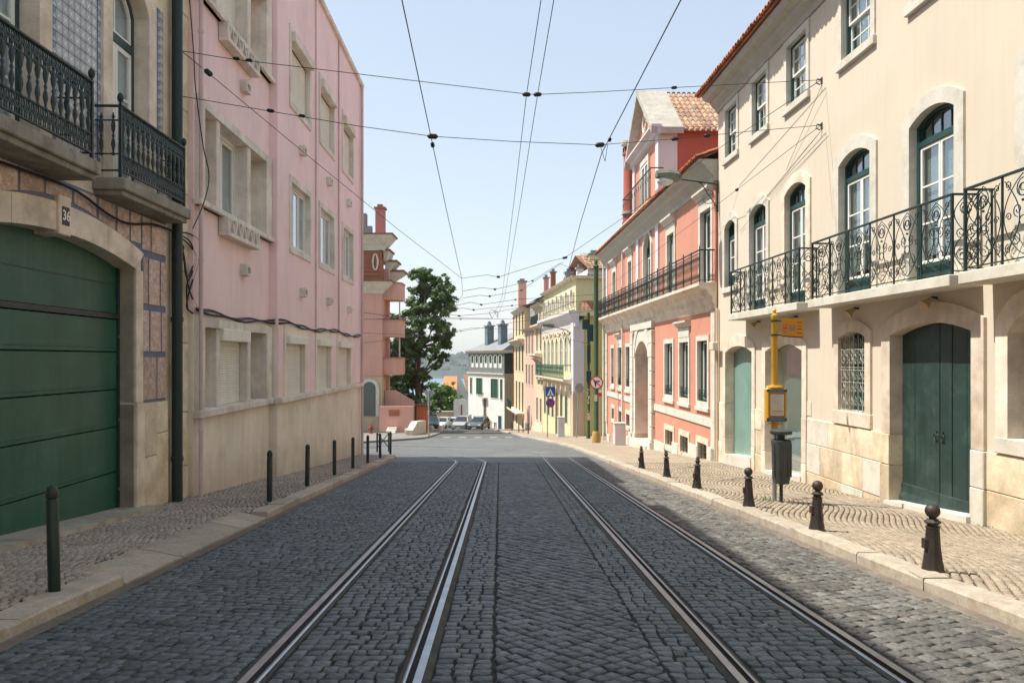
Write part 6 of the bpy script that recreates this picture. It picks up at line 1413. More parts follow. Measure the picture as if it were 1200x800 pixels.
# slim green bollards on the left
lab = ['slim dark green bollard nearest the camera in front of the garage', 'slim green bollard before the first shuttered bay of the pink building', 'second slim green bollard along the pink building, past the first bay', 'third slim green bollard along the pink building', 'fourth slim green bollard along the pink wall, near the far drainpipe', 'fifth slim green bollard along the pink wall, close to the corner', 'sixth slim green bollard, just before the kerb corner', 'last slim green bollard on the kerb corner']
mb = MB(); mb.lathe([(.045, 0), (.045, .735), (.038, .745), (.038, .755), (.047, .762), (.047, .79), (.042, .82), (.026, .845), (.008, .855)], n=18); mbol = mb.mesh('post', M['bollard'], smooth=True)
for (px, py), lb in zip(((64, 692), (316, 587), (360, 569), (392, 556), (413.6, 548), (431, 542), (445.6, 536), (457.5, 531)), lab):
    p = ground_at(px, py); o = bpy.data.objects.new('bollard', mbol); COL.objects.link(o); o.location = p-Vector((0, 0, .03)); o.rotation_euler = (R(random.uniform(-1, 1)), R(1.2 if px == 64 else random.uniform(-.6, 1)), random.uniform(0, 6)); tag(o, lb, 'bollard', 'slim green bollards on the left pavement')
br = empty('barrier', ground_at(446, 531)); tag(br, 'low dark barrier with crossed bars at the left kerb corner', 'barrier')
for dx, dy in ((-.28, .9), (.16, 1.0)):
    mb = MB(); mb.lathe([(.035, 0), (.035, .75), (.01, .78)], dx, dy, -.05, 8); mb.build('post', M['bollard'], br)
mb = MB(); mb.tube([(-.28, .9, .1), (.16, 1, .68)], .018, 5); mb.tube([(-.28, .9, .68), (.16, 1, .1)], .018, 5); mb.tube([(-1.6, .9, .70), (.16, 1, .70)], .016, 5); mb.tube([(-1.6, .9, .12), (-.28, .9, .12)], .012, 5); mb.build('bars', M['bollard'], br)
# cannonball bollards on the right
lab = ['rusty cannonball bollard nearest the camera, before the large green door', 'rusty cannonball bollard on the kerb before the grille window', 'cannonball bollard just left of the litter bin', 'stub-topped bollard before the right part of the salmon house, nearest of three', 'stub-topped bollard before the basement windows of the salmon house', 'stub-topped bollard farthest down the right kerb by the stone portal']
body = [(.098, 0), (.092, .02), (.078, .10), (.066, .20), (.060, .30), (.056, .375), (.060, .38), (.060, .392), (.046, .398), (.044, .410), (.070, .428), (.070, .436), (.040, .458), (.030, .462), (.030, .475)]
for (px, py), lb, k in zip(((1093, 668), (957, 620.5), (877.5, 592.5), (816.5, 571.5), (781.5, 558.5), (752, 548.5)), lab, range(6)):
    p = ground_at(px, py); t = empty('cannonball_bollard', p); t.rotation_euler = (0, 0, R(20*k)); tag(t, lb, 'bollard', 'iron bollards on the right kerb'); t.scale = (1, 1, 1.0)
    if k == 0:
        b_ = MB().lathe(body, n=10).build('post', M['ironrust'], t); mb = MB().box(-.085, -.045, -.03, .03, .20, .285); c_ = mb.build('bracket', M['ironrust'], t)
        ba = MB().ball((0, 0, .528), .064, 20, 12); ba = ba.build('ball', M['ironrust'], t, smooth=True); stub = MB().lathe([(.03, .47), (.045, .50), (.05, .525), (.03, .545), (.042, .57), (.02, .6)], n=7).mesh('stub', M['ironrust'])
    else:
        for s_ in (b_, c_): inst(s_, t, (0, 0, 0))
        if k < 3: inst(ba, t, (0, 0, 0))
        else: o = bpy.data.objects.new('stub', stub); COL.objects.link(o); o.parent = t
    t.rotation_euler = (R([1, -1.5, 2, 0, -2, 1.5][k]), R([-.8, 2, -1.2, 2.5, 1, -2][k]), R([0, 8, -6, 30, 70, 15][k]))
# bus stop post with timetable and flag sign; bin on the same footway
p = ground_at(907.5, 586); bs = empty('bus_stop', p); tag(bs, 'yellow bus stop post with timetable case and orange line sign', 'bus stop')
s_ = 933/p.y; hz = lambda py: (420-py)/s_+CAMZ-p.z; hx = lambda px: (px-600)/s_-p.x
MB().lathe([(.038, .0), (.038, 1.2)], n=12).build('lower_post', M['galv'], bs, smooth=True)
MB().lathe([(.052, 1.2), (.052, hz(373)), (.060, hz(372)), (.056, hz(369)), (.022, hz(367.5)), (.020, hz(366)), (.034, hz(364)), (.02, hz(362)), (.002, hz(361))], n=14).build('post', M['buscol'], bs, smooth=True)
tt = MB().cbox(hx(896.5), hx(921), -.07, .07, hz(494), hz(454), .025).build('timetable_case', M['buscol'], bs)
mb = MB(); mb.lathe([(.06, 0), (.16, .03), (.17, .035)], (hx(896.5)+hx(921))/2, 0, hz(498), 12, flat=.5); mb.lathe([(.17, 0), (.15, .03), (.05, .05)], (hx(896.5)+hx(921))/2, 0, hz(454), 12, flat=.5); mb.build('case_cap', M['buscol'], tt)
for q0, q1 in ((493, 489), (459, 455.5)): MB().box(hx(897), hx(920.5), -.074, -.0705, hz(q0), hz(q1)).build('blue_band', M['blue'], tt)
MB().box(hx(900), hx(918), -.076, -.0706, hz(488.4), hz(460)).build('poster_frame', mat('brown poster frame', (.25, .11, .03), .5, bump=0), tt)
MB().box(hx(901.2), hx(916.8), -.079, -.0765, hz(486.5), hz(461.5)).build('timetable', M['paper'], tt)
mb = MB(); rp = random.Random(6)
for k in range(18):
    z = hz(462.5+k*1.3); a = hx(902); 
    for q in range(4): mb.box(a+.045*q*1.0, a+.045*q+rp.uniform(.02, .038), -.0803, -.0793, z-.004, z)
mb.build('printed_lines', mat('print grey', (.28, .24, .22), .7, bump=0), tt); MB().box(hx(903), hx(916), -.0806, -.0796, hz(482), hz(480.5)).build('printed_stripe', M['buscol'], tt)
for z_ in (hz(457.2), hz(491)): 
    mb = MB()
    for q in range(7): mb.box(hx(901)+.033*q, hx(901)+.033*q+.022, -.0752, -.0742, z_-.006, z_+.008)
    mb.build('case_lettering', mat('pale blue print', (.25, .4, .5), .5, bump=0), tt)
fl = MB().add([(hx(915), -.02, hz(372.5)), (hx(943), .05, hz(373.5)), (hx(943), .05, hz(396)), (hx(915), -.02, hz(393)), (hx(915), -.005, hz(372.5)), (hx(943), .065, hz(373.5)), (hx(943), .065, hz(396)), (hx(915), -.005, hz(393))], [(0, 1, 2, 3), (7, 6, 5, 4), (0, 4, 5, 1), (1, 5, 6, 2), (2, 6, 7, 3), (3, 7, 4, 0)]).build('line_sign', M['orangesign'], bs)
fy = lambda px: -.02+.07*(px-915)/28-.002
for z_ in (hz(376), hz(392.5)): MB().tube([(-.06, 0, z_), (hx(916), 0, z_)], .012, 6).lathe([(.06, 0), (.06, .03)], 0, 0, z_-.015, 12).build('clamp', M['iron'], bs)
mb = MB(); mb.add([(hx(915), -.022, hz(393)), (hx(941), .045, hz(394.6)), (hx(941), .045, hz(396)), (hx(915), -.022, hz(394.2))], [(0, 1, 2, 3)]); mb.build('bracket', M['iron'], bs)
mt_ = mat('sign print red', (.55, .09, .04), .5, bump=0); mw_ = mat('sign print pale', (.6, .5, .42), .5, bump=0); mk_ = mat('sign print dark', (.12, .05, .02), .5, bump=0)
def signrect(x0, x1, y0, y1, m_, nm='printed_box', d=.001):
    MB().add([(hx(x0), fy(x0)-d, hz(y1)), (hx(x1), fy(x1)-d, hz(y1)), (hx(x1), fy(x1)-d, hz(y0)), (hx(x0), fy(x0)-d, hz(y0))], [(0, 1, 2, 3)]).build(nm, m_, fl, recalc=False)
signrect(917.5, 923.5, 380.5, 385, mt_); signrect(917.5, 923.5, 385.6, 389.6, mt_); signrect(925.5, 932, 381, 384.6, mt_); signrect(925.5, 932, 385, 387.5, bpy.data.materials['print grey'])
def stx(s, size, x, y, m_): text_mesh(s, size, m_, 'sign_text', fl, (hx(x), fy(x)-.004, hz(y)), (R(90), 0, math.atan2(.07, hx(943)-hx(915))), .0005)
stx('712', .055, 920.5, 382.7, mw_); stx('738', .055, 920.5, 387.7, mw_); stx('28E', .05, 928.7, 382.8, mw_)
for y_ in (377.5, 381.8, 385.4, 390): signrect(935, 940.5, y_-.4, y_+.5, mk_ if y_ != 381.8 else mt_, 'printed_line')
p2 = ground_at(910.5, 586.5)+Vector((.015, -.16, 0)); lb_ = empty('litter_bin', p2); tag(lb_, 'grey plastic litter bin with rain cap mounted below the timetable', 'litter bin')
s2 = 933/p2.y; bz = lambda py: (420-py)/s2+CAMZ-p2.z
prof_ = [(.125, bz(566)), (.145, bz(560)), (.155, bz(522)), (.165, bz(518)), (.165, bz(515.5)), (.145, bz(515)), (.140, bz(520))]
MB().lathe(prof_, n=16).build('bin_body', M['bingrey'], lb_, smooth=True)
mb = MB()
for k in range(5): a_ = R(-150+25*k*1.2); mb.box(.158*math.cos(a_)-.012, .158*math.cos(a_)+.012, .158*math.sin(a_)-.006, .158*math.sin(a_)+.006, bz(558), bz(519))
mb.build('bin_rib', M['bingrey'], lb_)
MB().box(-.05, .05, -.03, .05, bz(516), bz(506)).build('bin_neck', M['iron'], lb_); MB().lathe([(.17, bz(508.5)), (.18, bz(507.5)), (.18, bz(504.5)), (.15, bz(503))], n=16).build('rain_cap', M['bingrey'], lb_, smooth=True)
MB().lathe([(.03, 0), (.03, bz(560))], n=10).build('bin_post', M['iron'], lb_, smooth=True)
# wall lamps
def street_lamp(wallp, tip, label, sc=1.0):
    t = empty('street_lamp', wallp); tag(t, label, 'street lamp', 'street lamps on wall brackets'); v = Vector(tip)-Vector(wallp)
    mb = MB(); mb.tube([(0, 0, 0), v*.5, v], [.028*sc, .024*sc, .02*sc], 6); mb.tube([(0, 0, -.75*sc), v*.42+Vector((0, 0, -.05*sc)), v*.55], .016*sc, 5)
    d = Vector((v.x, v.y, 0)).normalized(); mb.tube([d*(.32*sc+.0)+Vector((0, 0, -.42*sc))+d*((.26-.22*i/24)*sc*math.cos(i*.42+1.2))+Vector((0, 0, (.26-.22*i/24)*sc*math.sin(i*.42+1.2))) for i in range(25)], .012*sc, 4)
    mb.tube([(0, 0, .12*sc), (0, 0, -.85*sc)], .03*sc, 6)
    for k in range(3): mb.tube([d*.07*sc+Vector((0, 0, -.62*sc-.08*k*sc))+d*(.05*sc*math.cos(a))+Vector((0, 0, .05*sc*math.sin(a))) for a in [2*math.pi*i/8 for i in range(8)]], .01*sc, 4, closed=True)
    mb.build('bracket', M['iron'], t)
    e = v; u = d; L = .72*sc; w_ = .19*sc; pr = Vector((-u.y, u.x, 0)); up = Vector((0, 0, 1)); mb = MB(); vs = []
    for k, (a, ww, z0, z1) in enumerate(((-.1, .4, -.02, .10), (.05, 1, -.06, .20), (.5, 1.1, -.03, .26), (1.0, .75, .05, .24))):
        c = e+u*(a*L)
        for sx, zz in ((-1, z0), (-1, z1*.6), (-.5, z1), (.5, z1), (1, z1*.6), (1, z0)): vs.append(c+pr*(sx*ww*w_)+up*(zz*sc))
    mb.add([tuple(q) for q in vs], [(i*6+k, i*6+(k+1) % 6, (i+1)*6+(k+1) % 6, (i+1)*6+k) for i in range(3) for k in range(6)]+[tuple(range(6)), tuple(18+k for k in range(6))]); mb.build('lamp_housing', mat('lamp housing %s' % label[:6], (.13, .15, .11), .5, .2, 3, bump=0), t)
    mb = MB(); c = e+u*(.62*L); mb.ball((0, 0, 0), .2*sc, 14, 8); mb.v = [tuple(c+u*(x*1.3)+pr*(y*.95)+up*(z*.75-.06*sc)) for x, y, z in mb.v]; mb.build('lamp_glass', M['lampglass'], t, smooth=True)
Yl = 24.45; street_lamp((FR.x0-.0322*Yl-.05, Yl, Zz(216, Yl)), (X(796, Yl-.1), Yl-.1, Zz(211, Yl)), 'street lamp on scrolled iron bracket between the cream and salmon houses')
Yl = 60; street_lamp((FY.x0-.1*Yl+.0, Yl, Zz(388, Yl)), (X(648, Yl), Yl-.3, Zz(383, Yl)), 'street lamp on bracket from the yellow palace front', 1.2)
# tram pole, signals, signs
def post(name, px, py, top, r, m_, label, cat, base=None, tip=None, n=12):
    p = ground_at(px, py); t = empty(name, p); tag(t, label, cat); s_ = 933/p.y; h = (420-top)/s_+CAMZ-p.z
    MB().lathe([(r*1.3, 0), (r*1.3, .15), (r*1.05, .2), (r, h-.02), (r*.4, h)], n=n).build('post', M[m_], t, smooth=True)
    return t, p, s_, h
def face_disc(par, r, y, zc, m_, nm, xc=0, ring=None, n=24):
    pts = [(xc+r*math.cos(2*math.pi*k/n), zc+r*math.sin(2*math.pi*k/n)) for k in range(n)]; d = MB().poly(pts, y, y+.012).build(nm, M[m_] if isinstance(m_, str) else m_, par)
    return d
tp, p, s_, h = post('tram_pole', 698.5, 518.5, 312, .125, 'polegreen', 'thick green tram pole with yellow foot and a no left turn sign', 'pole')
MB().lathe([(.16, h-.05), (.2, h), (.08, h+.1), (.1, h+.2), (.03, h+.35)], n=10).build('finial', M['polegreen'], tp, smooth=True)
MB().lathe([(.215, 0), (.205, .55), (.17, .62)], n=12).build('painted_foot', mat('yellow foot paint', (.36, .24, .06), .6, .2, 4, bump=0), tp, smooth=True)
zc = (420-448)/s_+CAMZ-p.z
sg = face_disc(tp, .36, -.22, zc, 'signred', 'no_left_turn_sign'); face_disc(sg, .29, -.235, zc, 'signwhite', 'sign_face')
mb = MB(); Z0 = zc
mb.poly([(-.02, Z0-.2), (.0-.09, Z0-.2), (-.09, Z0+.02), (-.02, Z0+.02)], -.249, -.243); mb.poly([(-.09, Z0+.10), (.17, Z0+.10), (.17, Z0+.03), (-.09, Z0+.03)], -.249, -.2431); mb.poly([(-.17, Z0+.12), (-.09, Z0+.14), (-.02, Z0-.02), (-.09, Z0-.06)], -.249, -.2432); mb.build('arrow', M['number'], sg)
MB().poly([(-.22, Z0+.17), (-.18, Z0+.21), (.22, Z0-.17), (.18, Z0-.21)], -.256, -.25).build('bar', M['signred'], sg)
MB().box(-.3, .3, -.2, -.14, zc+.2, zc+.23).build('sign_bracket', M['galv'], tp)
MB().box(-.12, .05, -.17, -.15, zc-1.0, zc-.65).build('sticker', M['paper'], tp)
mb = MB(); mb.box(-.62, -.30, .3, .6, zc+3.2, zc+4.0)
tq, p, s_, h = post('signal_pole', 689.5, 513.5, 366, .10, 'polegreen', 'dark green signal pole with switch boxes beside the yellow side wall', 'pole')
zz_ = lambda py: (420-py)/s_+CAMZ-p.z
for (a, b, c, d) in ((-.42, -.05, 386, 374), (-.1, .3, 400, 380), (-.12, .12, 425, 403), (-.16, .16, 447, 434)): MB().cbox(a, b, -.3, -.05, zz_(c), zz_(d), .03).build('signal_box', M['framegreen'], tq)
MB().box(-.1, .12, -.13, -.10, zz_(492), zz_(487)).build('sticker', M['paper'], tq)
mb = MB(); rp = random.Random(4)
for k in range(16): z_ = zz_(rp.uniform(455, 490)); a = rp.uniform(-.1, .02); mb.box(a, a+rp.uniform(.04, .1), -.122, -.112, z_, z_+rp.uniform(.03, .14))
mb.build('sticker', M['signwhite'], tq)
ts, p, s_, h = post('parking_sign', 641.5, 512, 453, .035, 'galv', 'blue pedestrian crossing sign above a round no stopping sign on a leaning post', 'sign', n=8)
zz_ = lambda py: (420-py)/s_+CAMZ-p.z
xo = .20
MB().box(xo-.32, xo+.32, -.08, -.06, zz_(464.5), zz_(453)).build('crossing_sign', M['signblue'], ts); MB().poly([(xo-.24, zz_(463.3)), (xo+.24, zz_(463.3)), (xo, zz_(455))], -.09, -.082).build('white_triangle', M['signwhite'], ts)
zc = zz_(460.3); MB().poly([(xo-.02, zc+.1), (xo+.03, zc+.1), (xo+.04, zc-.03), (xo+.1, zc-.17), (xo+.05, zc-.17), (xo, zc-.06), (xo-.07, zc-.17), (xo-.11, zc-.17), (xo-.03, zc-.02)], -.097, -.091).build('walking_figure', M['number'], ts)
zc = zz_(471.8); face_disc(ts, .31, -.08, zc, 'signred', 'no_stopping_sign', xo); face_disc(ts, .25, -.088, zc, 'signblue', 'sign_face', xo)
for a in (45, -45): ca, sa = math.cos(R(a)), math.sin(R(a)); MB().poly([(xo+.25*ca-.03*sa, zc+.25*sa+.03*ca), (xo-.25*ca-.03*sa, zc-.25*sa+.03*ca), (xo-.25*ca+.03*sa, zc-.25*sa-.03*ca), (xo+.25*ca+.03*sa, zc+.25*sa-.03*ca)], -.097-.001*(a > 0), -.0885).build('bar', M['signred'], ts)
ts.children[0].rotation_euler = (0, R(2.6), 0)
tr2, p, s_, h = post('round_sign', 675.5, 512.5, 450, .035, 'galv', 'round grey sign back seen beside the stone corner of the yellow palace', 'sign', n=8); tr2.children[0].rotation_euler = (0, R(2.5), 0)
zz_ = lambda py: (420-py)/s_+CAMZ-p.z; face_disc(tr2, .30, -.06, zz_(455), 'galv', 'sign_back', .2); MB().box(-.05, .45, -.045, -.03, zz_(450), zz_(449)).build('bracket', M['galv'], tr2)
t, p, s_, h = post('small_sign', 703.5, 517, 456, .03, 'galv', 'thin post with small red and white plate right of the tram pole', 'sign', n=8); zz_ = lambda py: (420-py)/s_+CAMZ-p.z
MB().box(-.12, .06, -.05, -.03, zz_(464), zz_(460)).build('red_plate', M['signred'], t); MB().box(-.12, .06, -.05, -.03, zz_(459.8), zz_(457)).build('white_plate', M['signwhite'], t)
t, p, s_, h = post('yield_sign', 502.5, 511.5, 457, .045, 'galv', 'grey back of an inverted triangle sign on a post beside the orange wall', 'sign', n=8); zz_ = lambda py: (420-py)/s_+CAMZ-p.z
MB().poly([(-.42, zz_(457.5)), (.42, zz_(457.5)), (0, zz_(469))], .05, .07).build('triangle_back', M['galv'], t); face_disc(t, .2, .05, zz_(472), 'galv', 'disc_back', .05)
t, p, s_, h = post('no_entry_sign', 581.5, 500.5, 474, .04, 'galv', 'small red no entry sign before the white corner house', 'sign', n=8); zz_ = lambda py: (420-py)/s_+CAMZ-p.z
face_disc(t, .33, -.07, zz_(478), 'signred', 'sign_face'); MB().box(-.22, .22, -.08, -.07, zz_(478)-.06, zz_(478)+.06).build('white_bar', M['signwhite'], t)
for px, py, nm, lb in ((726, 521, (.55, 1.05), 'pale utility cabinet against the salmon house beside the portal'), (657.5, 511.5, (.48, 1.35), 'tall pale utility cabinet before the yellow palace front')):
    p = ground_at(px, py); t = empty('utility_cabinet', p); tag(t, lb, 'cabinet', 'utility cabinets'); w_, hh = nm
    MB().cbox(-w_/2, w_/2, -.2, .25, 0, hh, .02).build('cabinet_body', M['lilac'], t); MB().cbox(-w_/2-.03, w_/2+.03, -.23, .28, hh, hh+.06, .015).build('cabinet_top', M['pale'], t); MB().cbox(-w_/2+.05, w_/2-.05, -.215, -.2, .08, hh-.06, .006).build('cabinet_door', M['lilac'], t)
p = ground_at(435, 508); t = empty('fire_hydrant', p); tag(t, 'small red fire hydrant at the far left pavement edge', 'hydrant'); MB().lathe([(.16, 0), (.16, .06), (.1, .1), (.1, .45), (.14, .48), (.14, .55), (.1, .62), (.05, .72), (.05, .78), (.01, .8)], n=10).build('hydrant_body', M['hydrant'], t, smooth=True); MB().tube([(-.28, 0, .42), (.28, 0, .42)], .06, 8).build('outlet', M['hydrant'], t)
for k, (px, py) in enumerate(((600, 504.5), (608, 506), (613, 506.5), (619, 508))):
    p = ground_at(px, py); t = empty('far_bollard', p); tag(t, ('leftmost thin dark post before the ochre house', 'second thin dark post from the left before the ochre house', 'third thin dark post from the left before the ochre house', 'rightmost thin dark post, standing before the blush house')[k], 'bollard', 'thin posts by the ochre house'); MB().lathe([(.05, 0), (.05, .8), (.02, .85)], n=8).build('post', M['bollard'], t)
for k, (px, py, lb) in enumerate(((505.5, 505, 'squat stone bollard left of the white car'), (516, 505, 'squat stone bollard in front of the white car'))):
    p = ground_at(px, py); t = empty('stone_bollard', p); tag(t, lb, 'bollard', 'squat stone bollards by the parked cars'); MB().lathe([(.26, 0), (.24, .4), (.2, .52), (.08, .58)], n=10).build('stone', M['stone'], t, smooth=True)

# ------------------------------------------------------------------ parked cars
def car(x, y, rz, col, label, suv=0, metal=.3):
    t = empty('parked_car', (x, y, G(x, y)), rz); tag(t, label, 'car', 'cars parked at the foot of the street'); t.rotation_euler = (0, 0, rz)
    m_ = mat('car paint %s' % label[:12], col, .28, .03, 2, bump=0, metal=metal, coat=.6); H = .22*suv
    secs = [(-2.12, .62, .38, .60), (-2.0, .80, .26, .70), (-1.3, .87, .22, .88), (-.7, .88, .22, .96), (1.3, .88, .22, 1.0), (1.95, .84, .26, .96), (2.12, .70, .36, .8)]
    mb = MB(); vs = []
    for yy, w_, zb, zt in secs:
        zt += H
        for sx, z in ((-.9, zb), (-1, zb+.14), (-1.0, zt-.2), (-.9, zt), (.9, zt), (1.0, zt-.2), (1, zb+.14), (.9, zb)): vs.append((sx*w_, yy, z))
    n = 8; mb.add(vs, [(i*n+k, i*n+(k+1) % n, (i+1)*n+(k+1) % n, (i+1)*n+k) for i in range(6) for k in range(n)]+[tuple(range(n)), tuple(48+k for k in range(n))]); mb.build('body', m_, t, smooth=True)
    zr = 1.47+H*1.5; zb = .93+H
    base = [(-.84, -.85), (.84, -.85), (.84, 1.85), (-.84, 1.85)]; top = [(-.6, -.05), (.6, -.05), (.6, 1.45), (-.6, 1.45)]
    MB().add([(a, b, zb) for a, b in base]+[(a, b, zr-.04) for a, b in top], [(0, 1, 5, 4), (1, 2, 6, 5), (2, 3, 7, 6), (3, 0, 4, 7)]).build('windows', M['carglass'], t)
    MB().cbox(-.63, .63, -.12, 1.5, zr-.06, zr, .03).build('roof', m_, t)
    mb = MB()
    for (a, b), (c, d) in zip(base, top): MB().tube([(a, b, zb), (c, d, zr-.03)], .035, 4).build('pillar', m_, t)
    for sx in (-1, 1): MB().tube([(sx*.84, .5, zb), (sx*.6, .65, zr-.03)], .035, 4).build('pillar', m_, t); MB().cbox(sx*.98-.07, sx*.98+.07, -.62, -.5, zb+.0, zb+.14, .02).build('wing_mirror', m_, t)
    for sx in (-1, 1):
        MB().cbox(sx*.62-.15, sx*.62+.15, -2.09, -1.98, .60+H*.6, .74+H*.6, .03).build('headlight', M['signwhite'], t)
        for yy in (-1.35, 1.35):
            mb = MB(); mb.tube([(sx*.74, yy, .33), (sx*.90, yy, .33)], .33, 16); w_ = mb.build('wheel', M['tyre'], t, smooth=False); mb = MB(); mb.tube([(sx*.88, yy, .33), (sx*.915, yy, .33)], .2, 10); mb.build('rim', M['galv'], w_)
    MB().cbox(-.42, .42, -2.14, -2.06, .42+H*.5, .56+H*.5, .02).build('grille', M['number'], t); MB().box(-.26, .26, -2.16, -2.141, .34, .45).build('number_plate', M['signwhite'], t)
M['tyre'] = mat('tyre', (.012, .012, .012), .8, bump=0); M['carglass'] = mat('car glass', (.02, .03, .035), .06, bump=0, spec=.8); 
car(X(506.5, 95), 95, R(6), (.012, .018, .02), 'black off-road car parked beside the orange wall', 1, 0)
car(X(519, 104), 104, R(-12), (.7, .7, .68), 'white car half hidden behind the squat stone bollards', 0, 0)
car(X(529.5, 106), 106, R(-20), (.35, .42, .45), 'pale blue grey car between the white and silver cars', 0)
car(X(542, 98), 98, R(-10), (.42, .43, .42), 'silver car parked left of the dark grey hatchback', .4)
car(X(561.5, 95.5), 95.5, R(-14), (.10, .125, .135), 'dark grey blue hatchback nearest the white corner house', .2)

# ------------------------------------------------------------------ trees
def tree(name, label, base, trunk, clumps, lm, leafn=1100, lsize=.24, seed=1, group=None, br=None):
    """clumps: (x, y, z, r) in metres from the base"""
    t = empty(name, base); tag(t, label, 'tree', group); rg = random.Random(seed); mb = MB()
    mb.tube([Vector(q[:3]) for q in trunk], [q[3] for q in trunk], 8)
    for cx, cy, cz, r in clumps:
        k = min(range(len(trunk)), key=lambda i: abs(trunk[i][2]-(cz-r*1.2))); a = Vector(trunk[k][:3]); b = Vector((cx, cy, cz))
        m_ = a.lerp(b, .5)+Vector((rg.uniform(-.3, .3), rg.uniform(-.3, .3), -.3)); r0 = min(.16, trunk[k][3]*.5)
        mb.tube([a, m_, b], [r0, r0*.7, r0*.3], 5)
        for q in range(3): mb.tube([m_.lerp(b, .4), b+Vector((rg.uniform(-r, r), rg.uniform(-r, r), rg.uniform(-.3*r, r)))*.8], [r0*.4, .02], 4)
    mb.build('trunk', M['bark'], t, smooth=True)
    lf = MB(); lf.tone = []
    for cx, cy, cz, r in clumps:
        ct = rg.uniform(-.15, .15)
        subs = [(cx+rg.gauss(0, .6)*r, cy+rg.gauss(0, .6)*r, cz+rg.gauss(0, .42)*r, r*rg.uniform(.25, .5)) for _ in range(13)]
        for sx, sy, sz, sr in subs:
            st = rg.uniform(-.12, .12)
            for q in range(int(leafn/13*(r*r)/2.0*(sr/r/.32)**1.5)):
                d = Vector((rg.gauss(0, 1), rg.gauss(0, 1), rg.gauss(0, 1))).normalized(); rad = sr*abs(rg.gauss(.72, .36)); c = Vector((sx, sy, sz))+Vector((d.x*rad, d.y*rad, d.z*rad*.75))
                nrm = (d+Vector((rg.gauss(0, .5), rg.gauss(0, .5), rg.gauss(0, .5)+.25))).normalized(); u = nrm.orthogonal().normalized(); v = nrm.cross(u); a = rg.uniform(0, 6.3); u, v = u*math.cos(a)+v*math.sin(a), v*math.cos(a)-u*math.sin(a); s_ = lsize*rg.uniform(.6, 1.3)
                n0 = len(lf.v); lf.v += [tuple(c-u*s_*.5-v*s_*.3), tuple(c+u*s_*.5-v*s_*.3), tuple(c+u*s_*.35+v*s_*.4+nrm*s_*.1), tuple(c-u*s_*.35+v*s_*.4)]; lf.f.append((n0, n0+1, n0+2, n0+3)); lf.mi.append(0)
                lf.tone.append(min(1, max(0, .5+ct+st+rg.gauss(0, .2)+d.z*.0)))
    lf.build('crown', M[lm], t, recalc=False)
YT = 86; bt = Vector((X(489.5, YT), YT, G(0, YT)))
def cl(L, Y, b): 
    rg = random.Random(5); return [(X(px, Y)-b.x, rg.uniform(-1.6, 1.6), Zz(py, Y)-b.z, r/933*Y) for px, py, r in L]
big = [(486, 323, 9), (500, 322, 9), (512, 328, 9), (522, 331, 7), (490, 338, 12), (505, 342, 13), (518, 345, 10), (529, 352, 6), (484, 355, 12), (498, 360, 13), (514, 360, 13), (525, 366, 7), (480, 374, 11), (494, 378, 12), (508, 380, 11), (520, 385, 9), (527, 390, 7), (478, 392, 12), (492, 398, 10), (514, 396, 9), (522, 402, 9), (474, 408, 11), (486, 415, 12), (509, 411, 8), (519, 419, 7), (512, 428, 6), (475, 426, 12), (487, 436, 11), (498, 440, 7), (470, 442, 11), (481, 452, 11), (494, 455, 6), (466, 412, 9), (505, 420, 6), (465, 455, 9), (478, 466, 9), (489, 468, 7)]
tree('big_pine_tree', 'tall dark evergreen tree with uneven layered crown rising beside the orange wall', bt, [(0, 0, -.3, .42), (.1, 0, 3, .34), (-.05, .1, 6, .30), (.2, 0, 9, .24), (.6, 0, 12, .17), (.9, 0, 15, .09)], cl(big, YT, bt), 'leaf', 3600, .19, 3)
def bush(label, px, Y, L, lm, seed, n=900, ls=.3):
    b = Vector((X(px, Y), Y, G(X(px, Y), Y))); c_ = cl(L, Y, b); tz = max(c[2] for c in c_)
    tree('garden_tree', label, b, [(0, 0, -.3, .18), (.05, 0, tz*.4, .13), (0, 0, tz*.8, .06)], c_, lm, int(n*1.8), ls*.8, seed)
bush('bright green garden tree behind the parked cars', 516, 122, [(508, 462, 9), (516, 455, 9), (522, 461, 10), (512, 472, 10), (526, 471, 9), (519, 478, 9), (504, 476, 8), (533, 468, 6), (506, 452, 5)], 'leaf2', 5, 800, .34)
bush('dense green tree between the balconies and the big evergreen', 462, 92, [(457, 372, 7), (462, 385, 8), (458, 402, 8), (466, 396, 7), (461, 412, 7), (470, 400, 6), (456, 448, 8), (463, 460, 9), (455, 468, 7), (470, 468, 8)], 'leaf2', 6, 800, .28)
bush('low green shrub at the foot of the big evergreen', 497, 90, [(494, 476, 6), (501, 474, 6), (488, 473, 6), (506, 482, 5)], 'leaf2', 7, 900, .25)
bush('dark green hedge tree above the terracotta terrace', 446, 100, [(438, 470, 9), (448, 476, 8), (430, 478, 8), (462, 478, 8), (475, 480, 7)], 'leaf', 8, 800, .3)
bush('leafy tree left of the low white house', 531, 135, [(528, 462, 7), (534, 472, 7), (530, 480, 7), (524, 484, 8), (512, 486, 8)], 'leaf2', 9, 700, .36)

